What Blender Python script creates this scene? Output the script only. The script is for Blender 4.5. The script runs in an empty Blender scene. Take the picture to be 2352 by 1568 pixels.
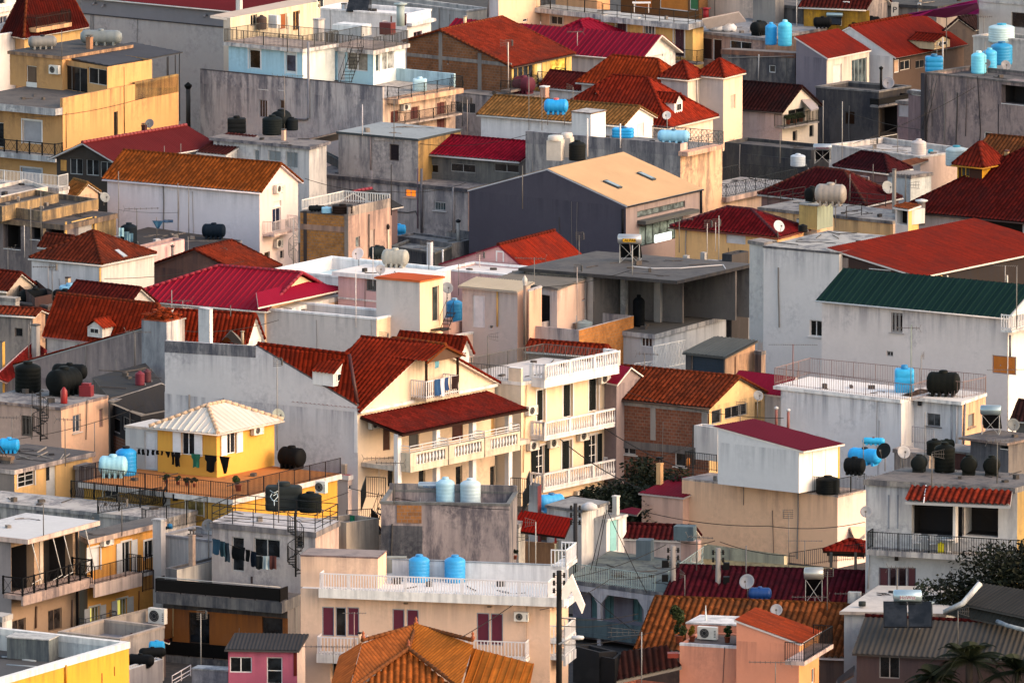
import bpy, math, random
from mathutils import Vector, Matrix
random.seed(7)
R_=math.radians
sc=bpy.context.scene
col=sc.collection
# ------------------------------------------------------------------ camera model (photo is 2352x1568 units)
F=22944.0; H=104.5; PITCH=R_(9.0)
CAM=Vector((0,0,H)); CP,SP=math.cos(PITCH),math.sin(PITCH)
OFF=[0,0,1.0]
def T(c=None,r=0):
    if c is None: OFF[:]=[0,0,1.0]
    else: OFF[:]=[588*c,392*r,.25]
def px(x,y): return OFF[0]+x*OFF[2],OFF[1]+y*OFF[2]
def ray(x,y):
    x,y=px(x,y)
    a=(x-1176)/F; b=(784-y)/F
    return Vector((a,CP+b*SP,-SP+b*CP))
def atz(x,y,z):
    d=ray(x,y); k=(z-H)/d.z
    return CAM+d*k
def scale_at(p): return F/((p-CAM).length)      # units per metre
def ln(v): return OFF[2]*v
# ------------------------------------------------------------------ materials
MC={}
def srgb(h):
    if isinstance(h,str):
        h=h.lstrip('#'); h=[int(h[i:i+2],16)/255 for i in (0,2,4)]
    return tuple((c/12.92 if c<=.04045 else ((c+.055)/1.055)**2.4) for c in h)
class NT:
    def __init__(s,name):
        s.m=bpy.data.materials.new(name); s.m.use_nodes=True; s.t=s.m.node_tree; s.t.nodes.clear()
        s.out=s.n('ShaderNodeOutputMaterial'); s.b=s.n('ShaderNodeBsdfPrincipled'); s.l(s.b.outputs[0],s.out.inputs[0])
    def n(s,k,**kw):
        x=s.t.nodes.new(k)
        for a,b in kw.items(): setattr(x,a,b)
        return x
    def l(s,a,b): s.t.links.new(a,b)
    def v(s,x,val):
        if hasattr(val,'links') or isinstance(val,bpy.types.NodeSocket): s.l(val,x)
        else: x.default_value=val
    def math(s,op,a,b=0,c=0,clamp=False):
        x=s.n('ShaderNodeMath',operation=op); x.use_clamp=clamp
        s.v(x.inputs[0],a); s.v(x.inputs[1],b)
        if op in('MULTIPLY_ADD',): s.v(x.inputs[2],c)
        return x.outputs[0]
    def noise(s,vec,sc_=1,det=4,rough=.6,dim='3D'):
        x=s.n('ShaderNodeTexNoise'); s.l(vec,x.inputs['Vector']); x.inputs['Scale'].default_value=sc_
        x.inputs['Detail'].default_value=det; x.inputs['Roughness'].default_value=rough
        return x.outputs[0]
    def mapr(s,x,a,b,c=0,d=1):
        m=s.n('ShaderNodeMapRange'); s.v(m.inputs[0],x)
        for i,q in enumerate((a,b,c,d)): m.inputs[i+1].default_value=q
        return m.outputs[0]
    def mix(s,f,a,b,bt='MIX'):
        m=s.n('ShaderNodeMix',data_type='RGBA',blend_type=bt)
        s.v(m.inputs[0],f)
        for i,q in ((6,a),(7,b)):
            if isinstance(q,bpy.types.NodeSocket): s.l(q,m.inputs[i])
            else: m.inputs[i].default_value=(*q[:3],1)
        return m.outputs[2]
    def vmul(s,vec,k):
        x=s.n('ShaderNodeVectorMath',operation='MULTIPLY'); s.l(vec,x.inputs[0]); x.inputs[1].default_value=k
        return x.outputs[0]
    def bump(s,h,st=.3,d=.02):
        b=s.n('ShaderNodeBump'); b.inputs['Strength'].default_value=st; b.inputs['Distance'].default_value=d
        s.l(h,b.inputs['Height']); s.l(b.outputs[0],s.b.inputs['Normal'])
def darker(c,k): return tuple(x*k for x in c)
def plaster(h,stain=.25,rough=.9):
    stain=min(1,stain*1.25+.05); key=('pl',h,round(stain,2))
    if key in MC: return MC[key]
    c=srgb(h); t=NT('plaster')
    if max(c)-min(c)<.16 and min(c)>.28: g_=sum(c)/3; c=tuple(min(.86,(x*.5+g_*.5)*1.17*k) for x,k in zip(c,(1.0,.985,.96)))
    if max(c)>.45 and c[1]>.55*c[0] and c[2]<.62*c[0]: c=(c[0],c[1]*.985,c[2]*1.05)
    geo=t.n('ShaderNodeNewGeometry').outputs['Position']; uv=t.n('ShaderNodeUVMap').outputs[0]
    sep=t.n('ShaderNodeSeparateXYZ'); t.l(uv,sep.inputs[0])
    big=t.noise(geo,.35,5,.62); fine=t.noise(geo,3.5,5,.7)
    st=t.noise(t.vmul(geo,(2.2,2.2,.16)),1.0,5,.65)
    base=t.mix(t.mapr(big,.3,.7,0,1),darker(c,.90-.10*stain),c)
    base=t.mix(t.mapr(fine,.35,.7,.0,.16+.3*stain),base,darker(c,.72))
    pt=t.mapr(t.noise(t.vmul(geo,(1,1,1.3)),.42,2,.4),.57,.585,0,1)
    base=t.mix(t.math('MULTIPLY',pt,.10+.25*stain),base,tuple(x*.85+.025 for x in c))
    grime=(c[0]*.16+.012,c[1]*.17+.014,c[2]*.21+.02)
    # grime that runs down from the top edge
    top=t.mapr(sep.outputs[1],0,1.6+1.6*stain,1,0)
    k=t.math('MULTIPLY',t.mapr(st,.42,.66,0,1),top,clamp=True)
    base=t.mix(t.math('MULTIPLY',k,min(1,.30+.9*stain),clamp=True),base,grime)
    # blotches
    k2=t.math('MULTIPLY',t.mapr(big,.50,.66,0,1),t.mapr(fine,.38,.6,0,1),clamp=True)
    base=t.mix(t.math('MULTIPLY',k2,min(1,.05+.85*stain)),base,grime)
    if stain>.5:
        k3=t.mapr(t.noise(t.vmul(geo,(1,1,.3)),.8,6,.75),.47,.6,0,1)
        base=t.mix(t.math('MULTIPLY',k3,(stain-.45)*1.5,clamp=True),base,grime)
    t.l(base,t.b.inputs['Base Color']); t.b.inputs['Roughness'].default_value=rough
    t.b.inputs['Specular IOR Level'].default_value=.2
    t.bump(fine,.35,.03)
    MC[key]=t.m; return t.m
def concrete(h='6b6560',stain=.6): return plaster(h,stain)
def brick(h='8a5232',mort='8f8078'):
    key=('br',h)
    if key in MC: return MC[key]
    t=NT('brick'); uv=t.n('ShaderNodeUVMap').outputs[0]; geo=t.n('ShaderNodeNewGeometry').outputs['Position']
    b=t.n('ShaderNodeTexBrick'); t.l(uv,b.inputs[0]); c=srgb(h)
    b.inputs['Color1'].default_value=(*c,1); b.inputs['Color2'].default_value=(*darker(c,.62),1); b.inputs['Mortar'].default_value=(*darker(srgb(mort),.6),1)
    b.inputs['Scale'].default_value=1; b.inputs['Brick Width'].default_value=.32; b.inputs['Row Height'].default_value=.2; b.inputs['Mortar Size'].default_value=.016; b.inputs['Bias'].default_value=-.1
    n=t.noise(geo,.9,6,.7); base=t.mix(t.mapr(n,.42,.68,0,.75),b.outputs[0],darker(c,.4))
    n3=t.noise(geo,5,4,.7); base=t.mix(t.mapr(n3,.45,.7,0,.5),base,(c[0]*1.25,c[1]*1.25,c[2]*1.1))
    t.l(base,t.b.inputs['Base Color']); t.b.inputs['Roughness'].default_value=.95; t.bump(b.outputs[1],-.5,.02)
    MC[key]=t.m; return t.m
def tiles(h,var=.35,old=.3):
    """roof tiles; the UV counts tiles"""
    key=('ti',h,var,old)
    if key in MC: return MC[key]
    c=srgb(h); c=(c[0]*.60,c[1]*.67,c[2]*.80); t=NT('roof_tile'); uv=t.n('ShaderNodeUVMap').outputs[0]; geo=t.n('ShaderNodeNewGeometry').outputs['Position']
    fl=t.n('ShaderNodeVectorMath',operation='FLOOR'); t.l(uv,fl.inputs[0])
    wn=t.n('ShaderNodeTexWhiteNoise'); t.l(fl.outputs[0],wn.inputs[0]); r=wn.outputs[0]
    base=t.mix(t.mapr(r,0,1,0,1),darker(c,1-var),(min(1,c[0]*(1+var*.9)),min(1,c[1]*(1+var*.85)),c[2]*(1+var*.8)))
    big=t.noise(geo,.5,6,.7)
    base=t.mix(t.mapr(big,.45,.72,0,.35+old*.9),base,(c[0]*.28,c[1]*.42+.008,c[2]*.5+.01))
    fine=t.noise(geo,6,3,.6)
    base=t.mix(t.mapr(fine,.4,.75,0,.35+old*.5),base,darker(c,.4))
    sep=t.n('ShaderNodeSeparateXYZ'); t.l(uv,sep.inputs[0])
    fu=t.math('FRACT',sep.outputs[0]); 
    # shade of the channels between tile columns, painted into the base colour
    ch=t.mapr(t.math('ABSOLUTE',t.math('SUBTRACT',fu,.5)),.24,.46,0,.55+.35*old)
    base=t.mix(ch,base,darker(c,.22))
    t.l(base,t.b.inputs['Base Color']); t.b.inputs['Roughness'].default_value=.9; t.b.inputs['Specular IOR Level'].default_value=.06
    t.bump(fine,.3,.01)
    MC[key]=t.m; return t.m
def metal_roof(h,dirt=.25,rough=.5):
    key=('mr',h,dirt)
    if key in MC: return MC[key]
    c=srgb(h); c=tuple(x*.72 for x in c); t=NT('sheet_metal'); geo=t.n('ShaderNodeNewGeometry').outputs['Position']; uv=t.n('ShaderNodeUVMap').outputs[0]
    big=t.noise(geo,.4,5,.65); s2=t.noise(t.vmul(uv,(1,.12,1)),1.2,4,.6)
    base=t.mix(t.mapr(big,.35,.7,0,.3+dirt*.6),c,darker(c,.6)); base=t.mix(t.mapr(s2,.5,.75,0,dirt),base,tuple(min(1,x*1.25+.012) for x in c))
    t.l(base,t.b.inputs['Base Color']); t.b.inputs['Roughness'].default_value=max(.7,rough); t.b.inputs['Specular IOR Level'].default_value=.05
    MC[key]=t.m; return t.m
def paint(h,rough=.55,metal=0,var=.12,emit=0,name='paint'):
    key=('pt',h,rough,metal,var,emit)
    if key in MC: return MC[key]
    c=srgb(h); t=NT(name); geo=t.n('ShaderNodeNewGeometry').outputs['Position']
    n=t.noise(geo,1.7,5,.7); base=t.mix(t.mapr(n,.35,.7,0,1),c,darker(c,1-var*1.6))
    t.l(base,t.b.inputs['Base Color']); t.b.inputs['Roughness'].default_value=rough; t.b.inputs['Metallic'].default_value=metal
    t.b.inputs['Specular IOR Level'].default_value=.35 if max(c)>.03 else .08
    if emit:
        t.b.inputs['Emission Color'].default_value=(*c,1); t.b.inputs['Emission Strength'].default_value=emit
    MC[key]=t.m; return t.m
def glass(h='14171b'):
    key=('gl',h)
    if key in MC: return MC[key]
    c=srgb(h); t=NT('window_glass'); geo=t.n('ShaderNodeNewGeometry').outputs['Position']
    n=t.noise(geo,1.3,3,.6); base=t.mix(t.mapr(n,.4,.65,0,1),darker(c,.6),tuple(min(1,x*2.2+.004) for x in c))
    t.l(base,t.b.inputs['Base Color']); t.b.inputs['Roughness'].default_value=.18; t.b.inputs['Specular IOR Level'].default_value=.35
    MC[key]=t.m; return t.m
# ------------------------------------------------------------------ mesh builder
class MB:
    def __init__(s): s.v=[]; s.f=[]; s.uv=[]; s.smooth=[]
    def quad(s,a,b,c,d,uv=None,sm=False):
        i=len(s.v); s.v+= [a,b,c,d]; s.f.append((i,i+1,i+2,i+3)); s.uv.append(uv or [(0,0)]*4); s.smooth.append(sm)
    def poly(s,pts,uv=None):
        i=len(s.v); s.v+=list(pts); s.f.append(tuple(range(i,i+len(pts)))); s.uv.append(uv or [(0,0)]*len(pts)); s.smooth.append(False)
    def box8(s,p):
        """p: 4 bottom points (ccw from above) + 4 top points"""
        i=len(s.v); s.v+=list(p)
        dx=(p[1]-p[0]).length; dy=(p[3]-p[0]).length; dz=(p[4]-p[0]).length
        for f,(a,b) in (((3,2,1,0),(dx,dy)),((4,5,6,7),(dx,dy)),((0,1,5,4),(dx,dz)),((1,2,6,5),(dy,dz)),((2,3,7,6),(dx,dz)),((3,0,4,7),(dy,dz))):
            s.f.append(tuple(i+k for k in f)); s.uv.append([(0,b),(a,b),(a,0),(0,0)]); s.smooth.append(False)
    def box(s,o,u,v,w):
        """o corner, u,v,w edge vectors"""
        s.box8([o,o+u,o+u+v,o+v,o+w,o+u+w,o+u+v+w,o+v+w])
    def cbox(s,c,sx,sy,sz,rz=0):
        u=Vector((math.cos(rz),math.sin(rz),0)); v=Vector((-math.sin(rz),math.cos(rz),0))
        s.box(c-u*sx/2-v*sy/2,u*sx,v*sy,Vector((0,0,sz)))
    def tube(s,pts,r,n=6,cap=True,r2=None):
        rings=[]
        for k,p in enumerate(pts):
            a=pts[max(0,k-1)]; b=pts[min(len(pts)-1,k+1)]; d=(b-a)
            d=d.normalized() if d.length>1e-9 else Vector((0,0,1))
            x=d.orthogonal().normalized() if abs(d.z)<.9 else (Vector((1,0,0))-d*d.x).normalized()
            if abs(d.z)<.9: x=Vector((0,0,1)).cross(d).normalized()
            y=d.cross(x); rr=r if r2 is None else r+(r2-r)*k/max(1,len(pts)-1)
            if isinstance(r,(list,tuple)): rr=r[k]
            rings.append(len(s.v))
            for j in range(n):
                t=2*math.pi*j/n; s.v.append(p+x*(rr*math.cos(t))+y*(rr*math.sin(t)))
        for a,b in zip(rings,rings[1:]):
            for j in range(n):
                s.f.append((a+j,a+(j+1)%n,b+(j+1)%n,b+j)); s.uv.append([(0,0)]*4); s.smooth.append(n>5)
        if cap and n>2:
            s.f.append(tuple(rings[0]+j for j in reversed(range(n)))); s.uv.append([(0,0)]*n); s.smooth.append(False)
            s.f.append(tuple(rings[-1]+j for j in range(n))); s.uv.append([(0,0)]*n); s.smooth.append(False)
    def lathe(s,c,prof,n=20,axis=None):
        """prof [(r,z)...]; around z (or around 'x')"""
        i0=len(s.v)
        for r,z in prof:
            for j in range(n):
                t=2*math.pi*j/n
                if axis=='x': s.v.append(c+Vector((z,r*math.cos(t),r*math.sin(t))))
                else: s.v.append(c+Vector((r*math.cos(t),r*math.sin(t),z)))
        for k in range(len(prof)-1):
            for j in range(n):
                a=i0+k*n+j; b=i0+k*n+(j+1)%n; f=(a,b,b+n,a+n)
                if axis=='x': f=f[::-1]
                s.f.append(f); s.uv.append([(0,0)]*4); s.smooth.append(True)
    def build(s,name,mat,parent=None,loc=None):
        if not s.v: return None
        me=bpy.data.meshes.new(name)
        o_=Vector(loc) if loc is not None else (root_loc(parent) if parent is not None else Vector((0,0,0)))
        me.from_pydata([tuple(Vector(v)-o_) for v in s.v],[],s.f)
        ul=me.uv_layers.new(name='UVMap'); flat=[]
        for q in s.uv:
            for a in q: flat+= [a[0],a[1]]
        ul.data.foreach_set('uv',flat)
        me.polygons.foreach_set('use_smooth',s.smooth)
        mats=mat if isinstance(mat,(list,tuple)) else [mat]
        for m in mats: me.materials.append(m)
        o=bpy.data.objects.new(name,me); col.objects.link(o)
        if parent is not None: o.parent=parent
        elif loc is not None: o.location=loc
        return o
def root_loc(o):
    p=Vector((0,0,0))
    while o is not None: p+=Vector(o.location); o=o.parent
    return p
def tag(o,label=None,cat=None,group=None,kind=None):
    if label: o['label']=label
    if cat: o['category']=cat
    if group: o['group']=group
    if kind: o['kind']=kind
    return o
def empty(name,loc,label=None,cat=None,group=None,rz=0):
    o=bpy.data.objects.new(name,None); col.objects.link(o); o.location=loc; o.rotation_euler=(0,0,rz)
    o.empty_display_size=.3
    return tag(o,label,cat,group)
KIDS={}
def kids(o): return [c for c in bpy.data.objects if c.parent==o]
def copy_tree(o,parent=None,tree=None):
    c=o.copy(); col.objects.link(c)
    if parent is not None: c.parent=parent
    for ch in tree.get(o.name,[]): copy_tree(ch,c,tree)
    return c
Z=Vector((0,0,1))
# ------------------------------------------------------------------ roof sheets
KIND={'tile':(.30,.075,.42,.03,6),'old':(.34,.12,.42,.05,6),'metal':(.42,.045,0,0,0),'fine':(.22,.02,0,0,4),'corr':(.20,.035,0,0,6),'bigcorr':(.30,.05,0,0,8),'plain':(1.2,0,0,0,1)}
def sheet(mb,pts,kind,lift=0.0):
    """covers the convex polygon pts (world) with a profiled roof sheet; the slope is found from the polygon"""
    pts=[Vector(p) for p in pts]
    n=Vector((0,0,0))
    for i in range(len(pts)):
        a=pts[i]; b=pts[(i+1)%len(pts)]; n+=Vector(((a.y-b.y)*(a.z+b.z),(a.z-b.z)*(a.x+b.x),(a.x-b.x)*(a.y+b.y)))
    n.normalize()
    if n.z<0: n=-n
    s_=Z.cross(n)
    if s_.length<1e-4: s_=Vector((1,0,0))
    s_.normalize(); t_=n.cross(s_).normalized()       # t_ points up the slope
    o=sum(pts,Vector((0,0,0)))/len(pts)
    P=[((p-o).dot(s_),(p-o).dot(t_)) for p in pts]
    s0=min(p[0] for p in P); s1=max(p[0] for p in P)
    t0=min(p[1] for p in P); t1=max(p[1] for p in P)
    pitch,amp,row,saw,seg=KIND[kind]
    # columns
    S=[]; k0=math.floor(s0/pitch); k1=math.ceil(s1/pitch)
    for k in range(k0,k1+1):
        b=k*pitch
        if kind=='metal':
            for q,hh in ((0,0),(.80,0),(.86,1),(.94,1),(.9999,0)): S.append((b+q*pitch,hh*amp,k+q))
        else:
            for j in range(seg):
                q=j/seg
                hh=(.5-.5*math.cos(2*math.pi*q)); hh=hh**.7 if kind in('tile','old') else hh
                S.append((b+q*pitch,hh*amp,k+q))
    S=[x for x in S if s0<x[0]<s1]
    S=[(s0,0,s0/pitch)]+S+[(s1,0,s1/pitch)]
    rows=[]
    if row:
        k=0
        while True:
            b=t0+k*row
            rows.append((b,saw,k+.02))
            if b>t1: break
            rows.append((b+row*.98,0,k+.98)); k+=1
    else: rows=[(t0,0,0),(t1,0,(t1-t0)/1.0)]
    def span(s):
        lo=1e9; hi=-1e9
        for i in range(len(P)):
            a=P[i]; b=P[(i+1)%len(P)]
            if abs(a[0]-b[0])<1e-9:
                if abs(s-a[0])<1e-6: lo=min(lo,a[1],b[1]); hi=max(hi,a[1],b[1])
                continue
            q=(s-a[0])/(b[0]-a[0])
            if -1e-6<=q<=1+1e-6:
                t=a[1]+(b[1]-a[1])*q; lo=min(lo,t); hi=max(hi,t)
        if lo>hi: return (0,0)
        return lo,hi
    i0=len(mb.v); m=len(rows); TT=[]
    for s,h,u in S:
        lo,hi=span(s); cl=[]
        for t,sw,vv in rows:
            tt=min(max(t,lo),hi); cl.append(tt)
            mb.v.append(o+s_*s+t_*tt+n*(h+sw+lift))
        TT.append(cl)
    for i in range(len(S)-1):
        for j in range(m-1):
            if TT[i][j+1]-TT[i][j]<1e-5 and TT[i+1][j+1]-TT[i+1][j]<1e-5: continue
            a=i0+i*m+j; b=a+m
            mb.f.append((a,b,b+1,a+1)); mb.smooth.append(True)
            u0,u1=S[i][2],S[i+1][2]
            if math.floor(u1)>math.floor(u0): u1=math.floor(u0)+.999
            v0,v1=rows[j][2],rows[j+1][2]
            if row and j%2==1: v1=v0
            mb.uv.append([(u0,v0),(u1,v0),(u1,v1),(u0,v1)])
    return n
def ridge(mb,a,b,r=.11,n=7,seg=.4):
    """a line of overlapping ridge tiles"""
    L=(b-a).length; k=max(1,int(L/seg)); d=(b-a)/k
    for i in range(k):
        mb.tube([a+d*i,a+d*(i+1)],r*1.12,n,True,r*.9)
# ------------------------------------------------------------------ openings and railings
def railing(mb,pts,h=.95,kind='bars',gap=.12,t=.022,post=1.6):
    for a,b in zip(pts,pts[1:]):
        d=b-a; L=d.length
        if L<.05: continue
        u=d/L; n=Vector((u.y,-u.x,0)).normalized() if (abs(u.x)+abs(u.y))>0 else Vector((1,0,0))
        def bar(p,hh,w=t,z0=0): mb.box(p-u*w/2-n*w/2+Z*z0,u*w,n*w,Z*(hh-z0))
        def rail(z,w=t,w2=None): mb.box(a-n*w/2+Z*z,d,n*w,Z*(w2 or w))
        if kind in('bars','curly','spear','thick'):
            w=.05 if kind=='thick' else t
            rail(h-w,max(w,.03)*1.2); rail(.08,w)
            k=max(1,int(L/(gap*(1.5 if kind=='thick' else 1))))
            for i in range(k+1):
                p=a+d*(i/k)
                if kind=='curly':
                    pp=[p+Z*.08,p+Z*.22+n*.07,p+Z*.42+n*.10,p+Z*.62+n*.0,p+Z*h]
                    mb.tube(pp,t*.55,4,False)
                elif kind=='spear': bar(p,h+.22,t); 
                else: bar(p,h,w)
            k=max(1,round(L/post))
            for i in range(k+1): bar(a+d*(i/k),h+.02,t*1.9)
        elif kind=='lattice':
            rail(h-.03,.035); rail(.05,.03); k=max(1,int(L/.32)); s=d/k
            for i in range(k):
                p=a+s*i
                for q in range(2):
                    z0=.05+q*(h-.1)/2; z1=z0+(h-.1)/2
                    mb.tube([p+Z*z0,p+s+Z*z1],.011,4,False); mb.tube([p+Z*z1,p+s+Z*z0],.011,4,False)
            for i in range(0,k+1,4): bar(a+s*i,h,.035)
        elif kind=='two':
            rail(h-.03,.04); rail(h*.5,.035); k=max(1,round(L/1.3))
            rail(h*.18,.03)
            for i in range(k+1): bar(a+d*(i/k),h,.04)
        elif kind=='cross':
            rail(h-.04,.06); rail(.08,.04); k=max(1,round(L/1.1)); s=d/k
            for i in range(k+1): bar(a+s*i,h+.05,.09)
            for i in range(k*2):
                p=a+s*(i/2); e=s/2
                mb.tube([p+Z*.1,p+e+Z*(h-.06)],.014,4,False); mb.tube([p+Z*(h-.06),p+e+Z*.1],.014,4,False)
        elif kind=='balu':
            mb.box(a-n*.09+Z*(h-.10),d,n*.18,Z*.10); mb.box(a-n*.08,d,n*.16,Z*.10)
            k=max(1,round(L/2.1))
            for i in range(k+1): bar(a+d*(i/k),h,.2)
            k=max(1,int(L/.23))
            for i in range(k):
                p=a+d*((i+.5)/k)
                i0=len(mb.v)
                mb.lathe(p,[(.045,.1),(.045,.16),(.075,.30),(.07,.38),(.03,h*.68),(.045,h-.1)],7)
        elif kind=='panel':
            mb.box(a-n*.03+Z*.06,d,n*.05,Z*(h-.12)); rail(h-.05,.06); 
            k=max(1,round(L/1.4))
            for i in range(k+1): bar(a+d*(i/k),h,.05)
        elif kind=='solid':
            mb.box(a-n*.07,d,n*.14,Z*h)
def hex_(c): return c
DOORW='d9d6d2'
class Face:
    def __init__(s,o,e):
        s.o=o; d=(e-o); s.L=Vector((d.x,d.y,0)).length; s.u=Vector((d.x,d.y,0)).normalized(); s.n=Vector((s.u.y,-s.u.x,0))
    def hit(s,x,y,off=0):
        d=ray(x,y); o=s.o+s.n*off; k=(o-CAM).dot(s.n)/d.dot(s.n); p=CAM+d*k
        return (p-s.o).dot(s.u),p.z
    def P(s,u,z,n=0): return Vector((s.o.x,s.o.y,0))+s.u*u+s.n*n+Z*z
class Bld:
    def __init__(s,name,label,cat='house',group=None):
        s.name=name; s.label=label; s.cat=cat; s.group=group; s.root=None; s.vols=[]
    def vol(s,Lp,Cp,Rp,z,base=-.5,**k):
        v=Vol(s,Lp,Cp,Rp,z,base,**k)
        s.vols.append(v); return v
ALLV=[]
class Vol:
    def __init__(s,b,Lp,Cp,Rp,z,base,wall='d8d0cc',wallB=None,stain=.25,deco=None):
        s.b=b; s.z=z; s.base=base
        def g(p): return Vector(p) if len(p)==3 else atz(p[0],p[1],z)
        s.L=g(Lp); s.C=g(Cp); s.R=g(Rp); s.D=s.L+s.R-s.C
        if b.root is None:
            c=(s.L+s.R)/2; b.root=empty(b.name,(c.x,c.y,max(0,base)),b.label,b.cat,b.group)
        s.root=b.root
        s.A=Face(s.L,s.C); s.B=Face(s.C,s.R); s.E=Face(s.D,s.L); s.G=Face(s.R,s.D)
        s.fc={'A':s.A,'B':s.B,'E':s.E,'G':s.G}; s.holes={k:[] for k in s.fc}; s.gab=[]
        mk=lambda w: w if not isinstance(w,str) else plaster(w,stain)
        s.wm=mk(wall); s.wmB=mk(wallB) if wallB else s.wm  # many wall/wallB pairs paint cool shade and warm light into one plaster
        s.wtop=z; s.roofz=z; s.la=s.A.L; s.lb=s.B.L; s.openface=set()
        ALLV.append(s)
        s.topoff={}
    def p(s,a,b,z=None):
        q=s.L+(s.C-s.L)*a+(s.R-s.C)*b; q.z=s.z if z is None else z; return q
    # metres inside the plan: from L along A, from C along B
    def pm(s,a,b,z=None): return s.p(a/s.la,b/s.lb,z)
    def part(s,name): return MB()
    # ---- walls
    def done(s):
        for key in ('A','B','E','G'):
            if key in s.openface: continue
            f=s.fc[key]; mb=MB(); L=f.L; z0,z1=s.base,s.wtop
            hs=[(max(.02,a),min(L-.02,b),max(z0+.02,c),min(z1-.02,d),dp) for a,b,c,d,dp in s.holes[key]]
            hs=[h for h in hs if h[1]-h[0]>.05 and h[3]-h[2]>.05]
            us=sorted({0,L}|{h[0] for h in hs}|{h[1] for h in hs}); zs=sorted({z0,z1}|{h[2] for h in hs}|{h[3] for h in hs})
            for i in range(len(us)-1):
                for j in range(len(zs)-1):
                    uc=(us[i]+us[i+1])/2; zc=(zs[j]+zs[j+1])/2
                    if any(h[0]<uc<h[1] and h[2]<zc<h[3] for h in hs): continue
                    a,b,c,d=us[i],us[i+1],zs[j],zs[j+1]
                    mb.quad(f.P(a,c),f.P(b,c),f.P(b,d),f.P(a,d),[(a,z1-c),(b,z1-c),(b,z1-d),(a,z1-d)])
            for a,b,c,d,dp in hs:
                if dp<=0: continue
                q=lambda u,z,n:f.P(u,z,-n)
                uvq=[(a,z1-c),(a+dp,z1-c),(a+dp,z1-d),(a,z1-d)]
                mb.quad(q(a,c,0),q(a,c,dp),q(a,d,dp),q(a,d,0),uvq); mb.quad(q(b,c,dp),q(b,c,0),q(b,d,0),q(b,d,dp),uvq)
                mb.quad(q(a,c,dp),q(a,c,0),q(b,c,0),q(b,c,dp),uvq); mb.quad(q(a,d,0),q(a,d,dp),q(b,d,dp),q(b,d,0),uvq)
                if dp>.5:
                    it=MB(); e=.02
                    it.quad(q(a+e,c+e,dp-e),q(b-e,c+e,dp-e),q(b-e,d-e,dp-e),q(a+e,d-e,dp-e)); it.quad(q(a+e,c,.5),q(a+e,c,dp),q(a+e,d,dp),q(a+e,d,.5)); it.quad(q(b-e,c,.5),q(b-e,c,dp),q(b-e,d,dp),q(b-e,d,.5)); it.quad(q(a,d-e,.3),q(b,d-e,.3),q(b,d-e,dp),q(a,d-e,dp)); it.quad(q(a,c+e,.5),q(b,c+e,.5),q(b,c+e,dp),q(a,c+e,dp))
                    it.build('interior',plaster('2c2726',.2),s.root)  # near-black lining: the shade of a deep room painted into the opening
            for g in s.gab:
                if g[0]==key: mb.poly(g[1],[((p-f.o).dot(f.u),max(0,s.z+2-p.z)) for p in g[1]])
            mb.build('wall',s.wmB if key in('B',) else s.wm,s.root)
    # ---- openings: x,y = centre in photo units, w,h size in photo units
    def rect(s,face,x,y,w,h):
        f=s.fc[face]; u0,z=f.hit(x-w/2,y); u1,_=f.hit(x+w/2,y); uc,zc=f.hit(x,y)
        p=f.P(uc,zc); hh=ln(h)/scale_at(p)
        return min(u0,u1),max(u0,u1),zc-hh/2,zc+hh/2
    def opn(s,face,x,y,w,h,fill='glass',fc='d8d8d8',sc=None,cols=2,sh=None,shf=.5,dp=.14,name='window',fillc=None,sill=False,lit=False,rows=1,bars=False):
        f=s.fc[face]; a,b,c,d=s.rect(face,x,y,w,h)
        s.holes[face].append((a,b,c,d,dp if fill!='void' else 1.6))
        W=b-a; Hh=d-c; fr=MB(); t=.06
        q=lambda u,z,n:f.P(u,z,n)
        def bx(u0,u1,z0,z1,n0,n1,m): m.box(q(u0,z0,n0),f.u*(u1-u0),f.n*(n1-n0) if n1>n0 else f.n*(n1-n0),Z*(z1-z0))
        nb=-dp+.01; nf=-dp+.06
        if fill!='void':
            bx(a+.004,a+t,c+.004,d-.004,nb,nf,fr); bx(b-t,b-.004,c+.004,d-.004,nb,nf,fr); bx(a+t,b-t,c+.004,c+t,nb,nf,fr); bx(a+t,b-t,d-t,d-.004,nb,nf,fr)
            for i in range(1,cols):
                u=a+W*i/cols; bx(u-t*.5,u+t*.5,c+t,d-t,nb,nf-.006,fr)
            for i in range(1,rows):
                z=c+Hh*i/rows; bx(a+t,b-t,z-.02,z+.02,nb,nf-.012,fr)
        else: bx(a,b,c-.04,c-.004,-.1,.03,fr)
        if sc:
            k=.10
            bx(a-k,a-.003,c-k*.4,d+k,-.02,.035,fr); bx(b+.003,b+k,c-k*.4,d+k,-.02,.035,fr); bx(a-.003,b+.003,d+.003,d+k,-.02,.034,fr)
        if sill: bx(a-.12,b+.12,c-.07,c-.005,-.05,.10,fr)
        if bars:
            k=int(W/.13)
            for i in range(1,k): bx(a+W*i/k-.009,a+W*i/k+.009,c,d,.0,.018,fr)
            for zz in (c+Hh*.1,c+Hh*.9): bx(a,b,zz-.01,zz+.01,-.003,.021,fr)
        fo=fr.build(name,paint(sc or fc,.6),s.root)
        pn=MB(); m=None; pname='pane'
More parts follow.
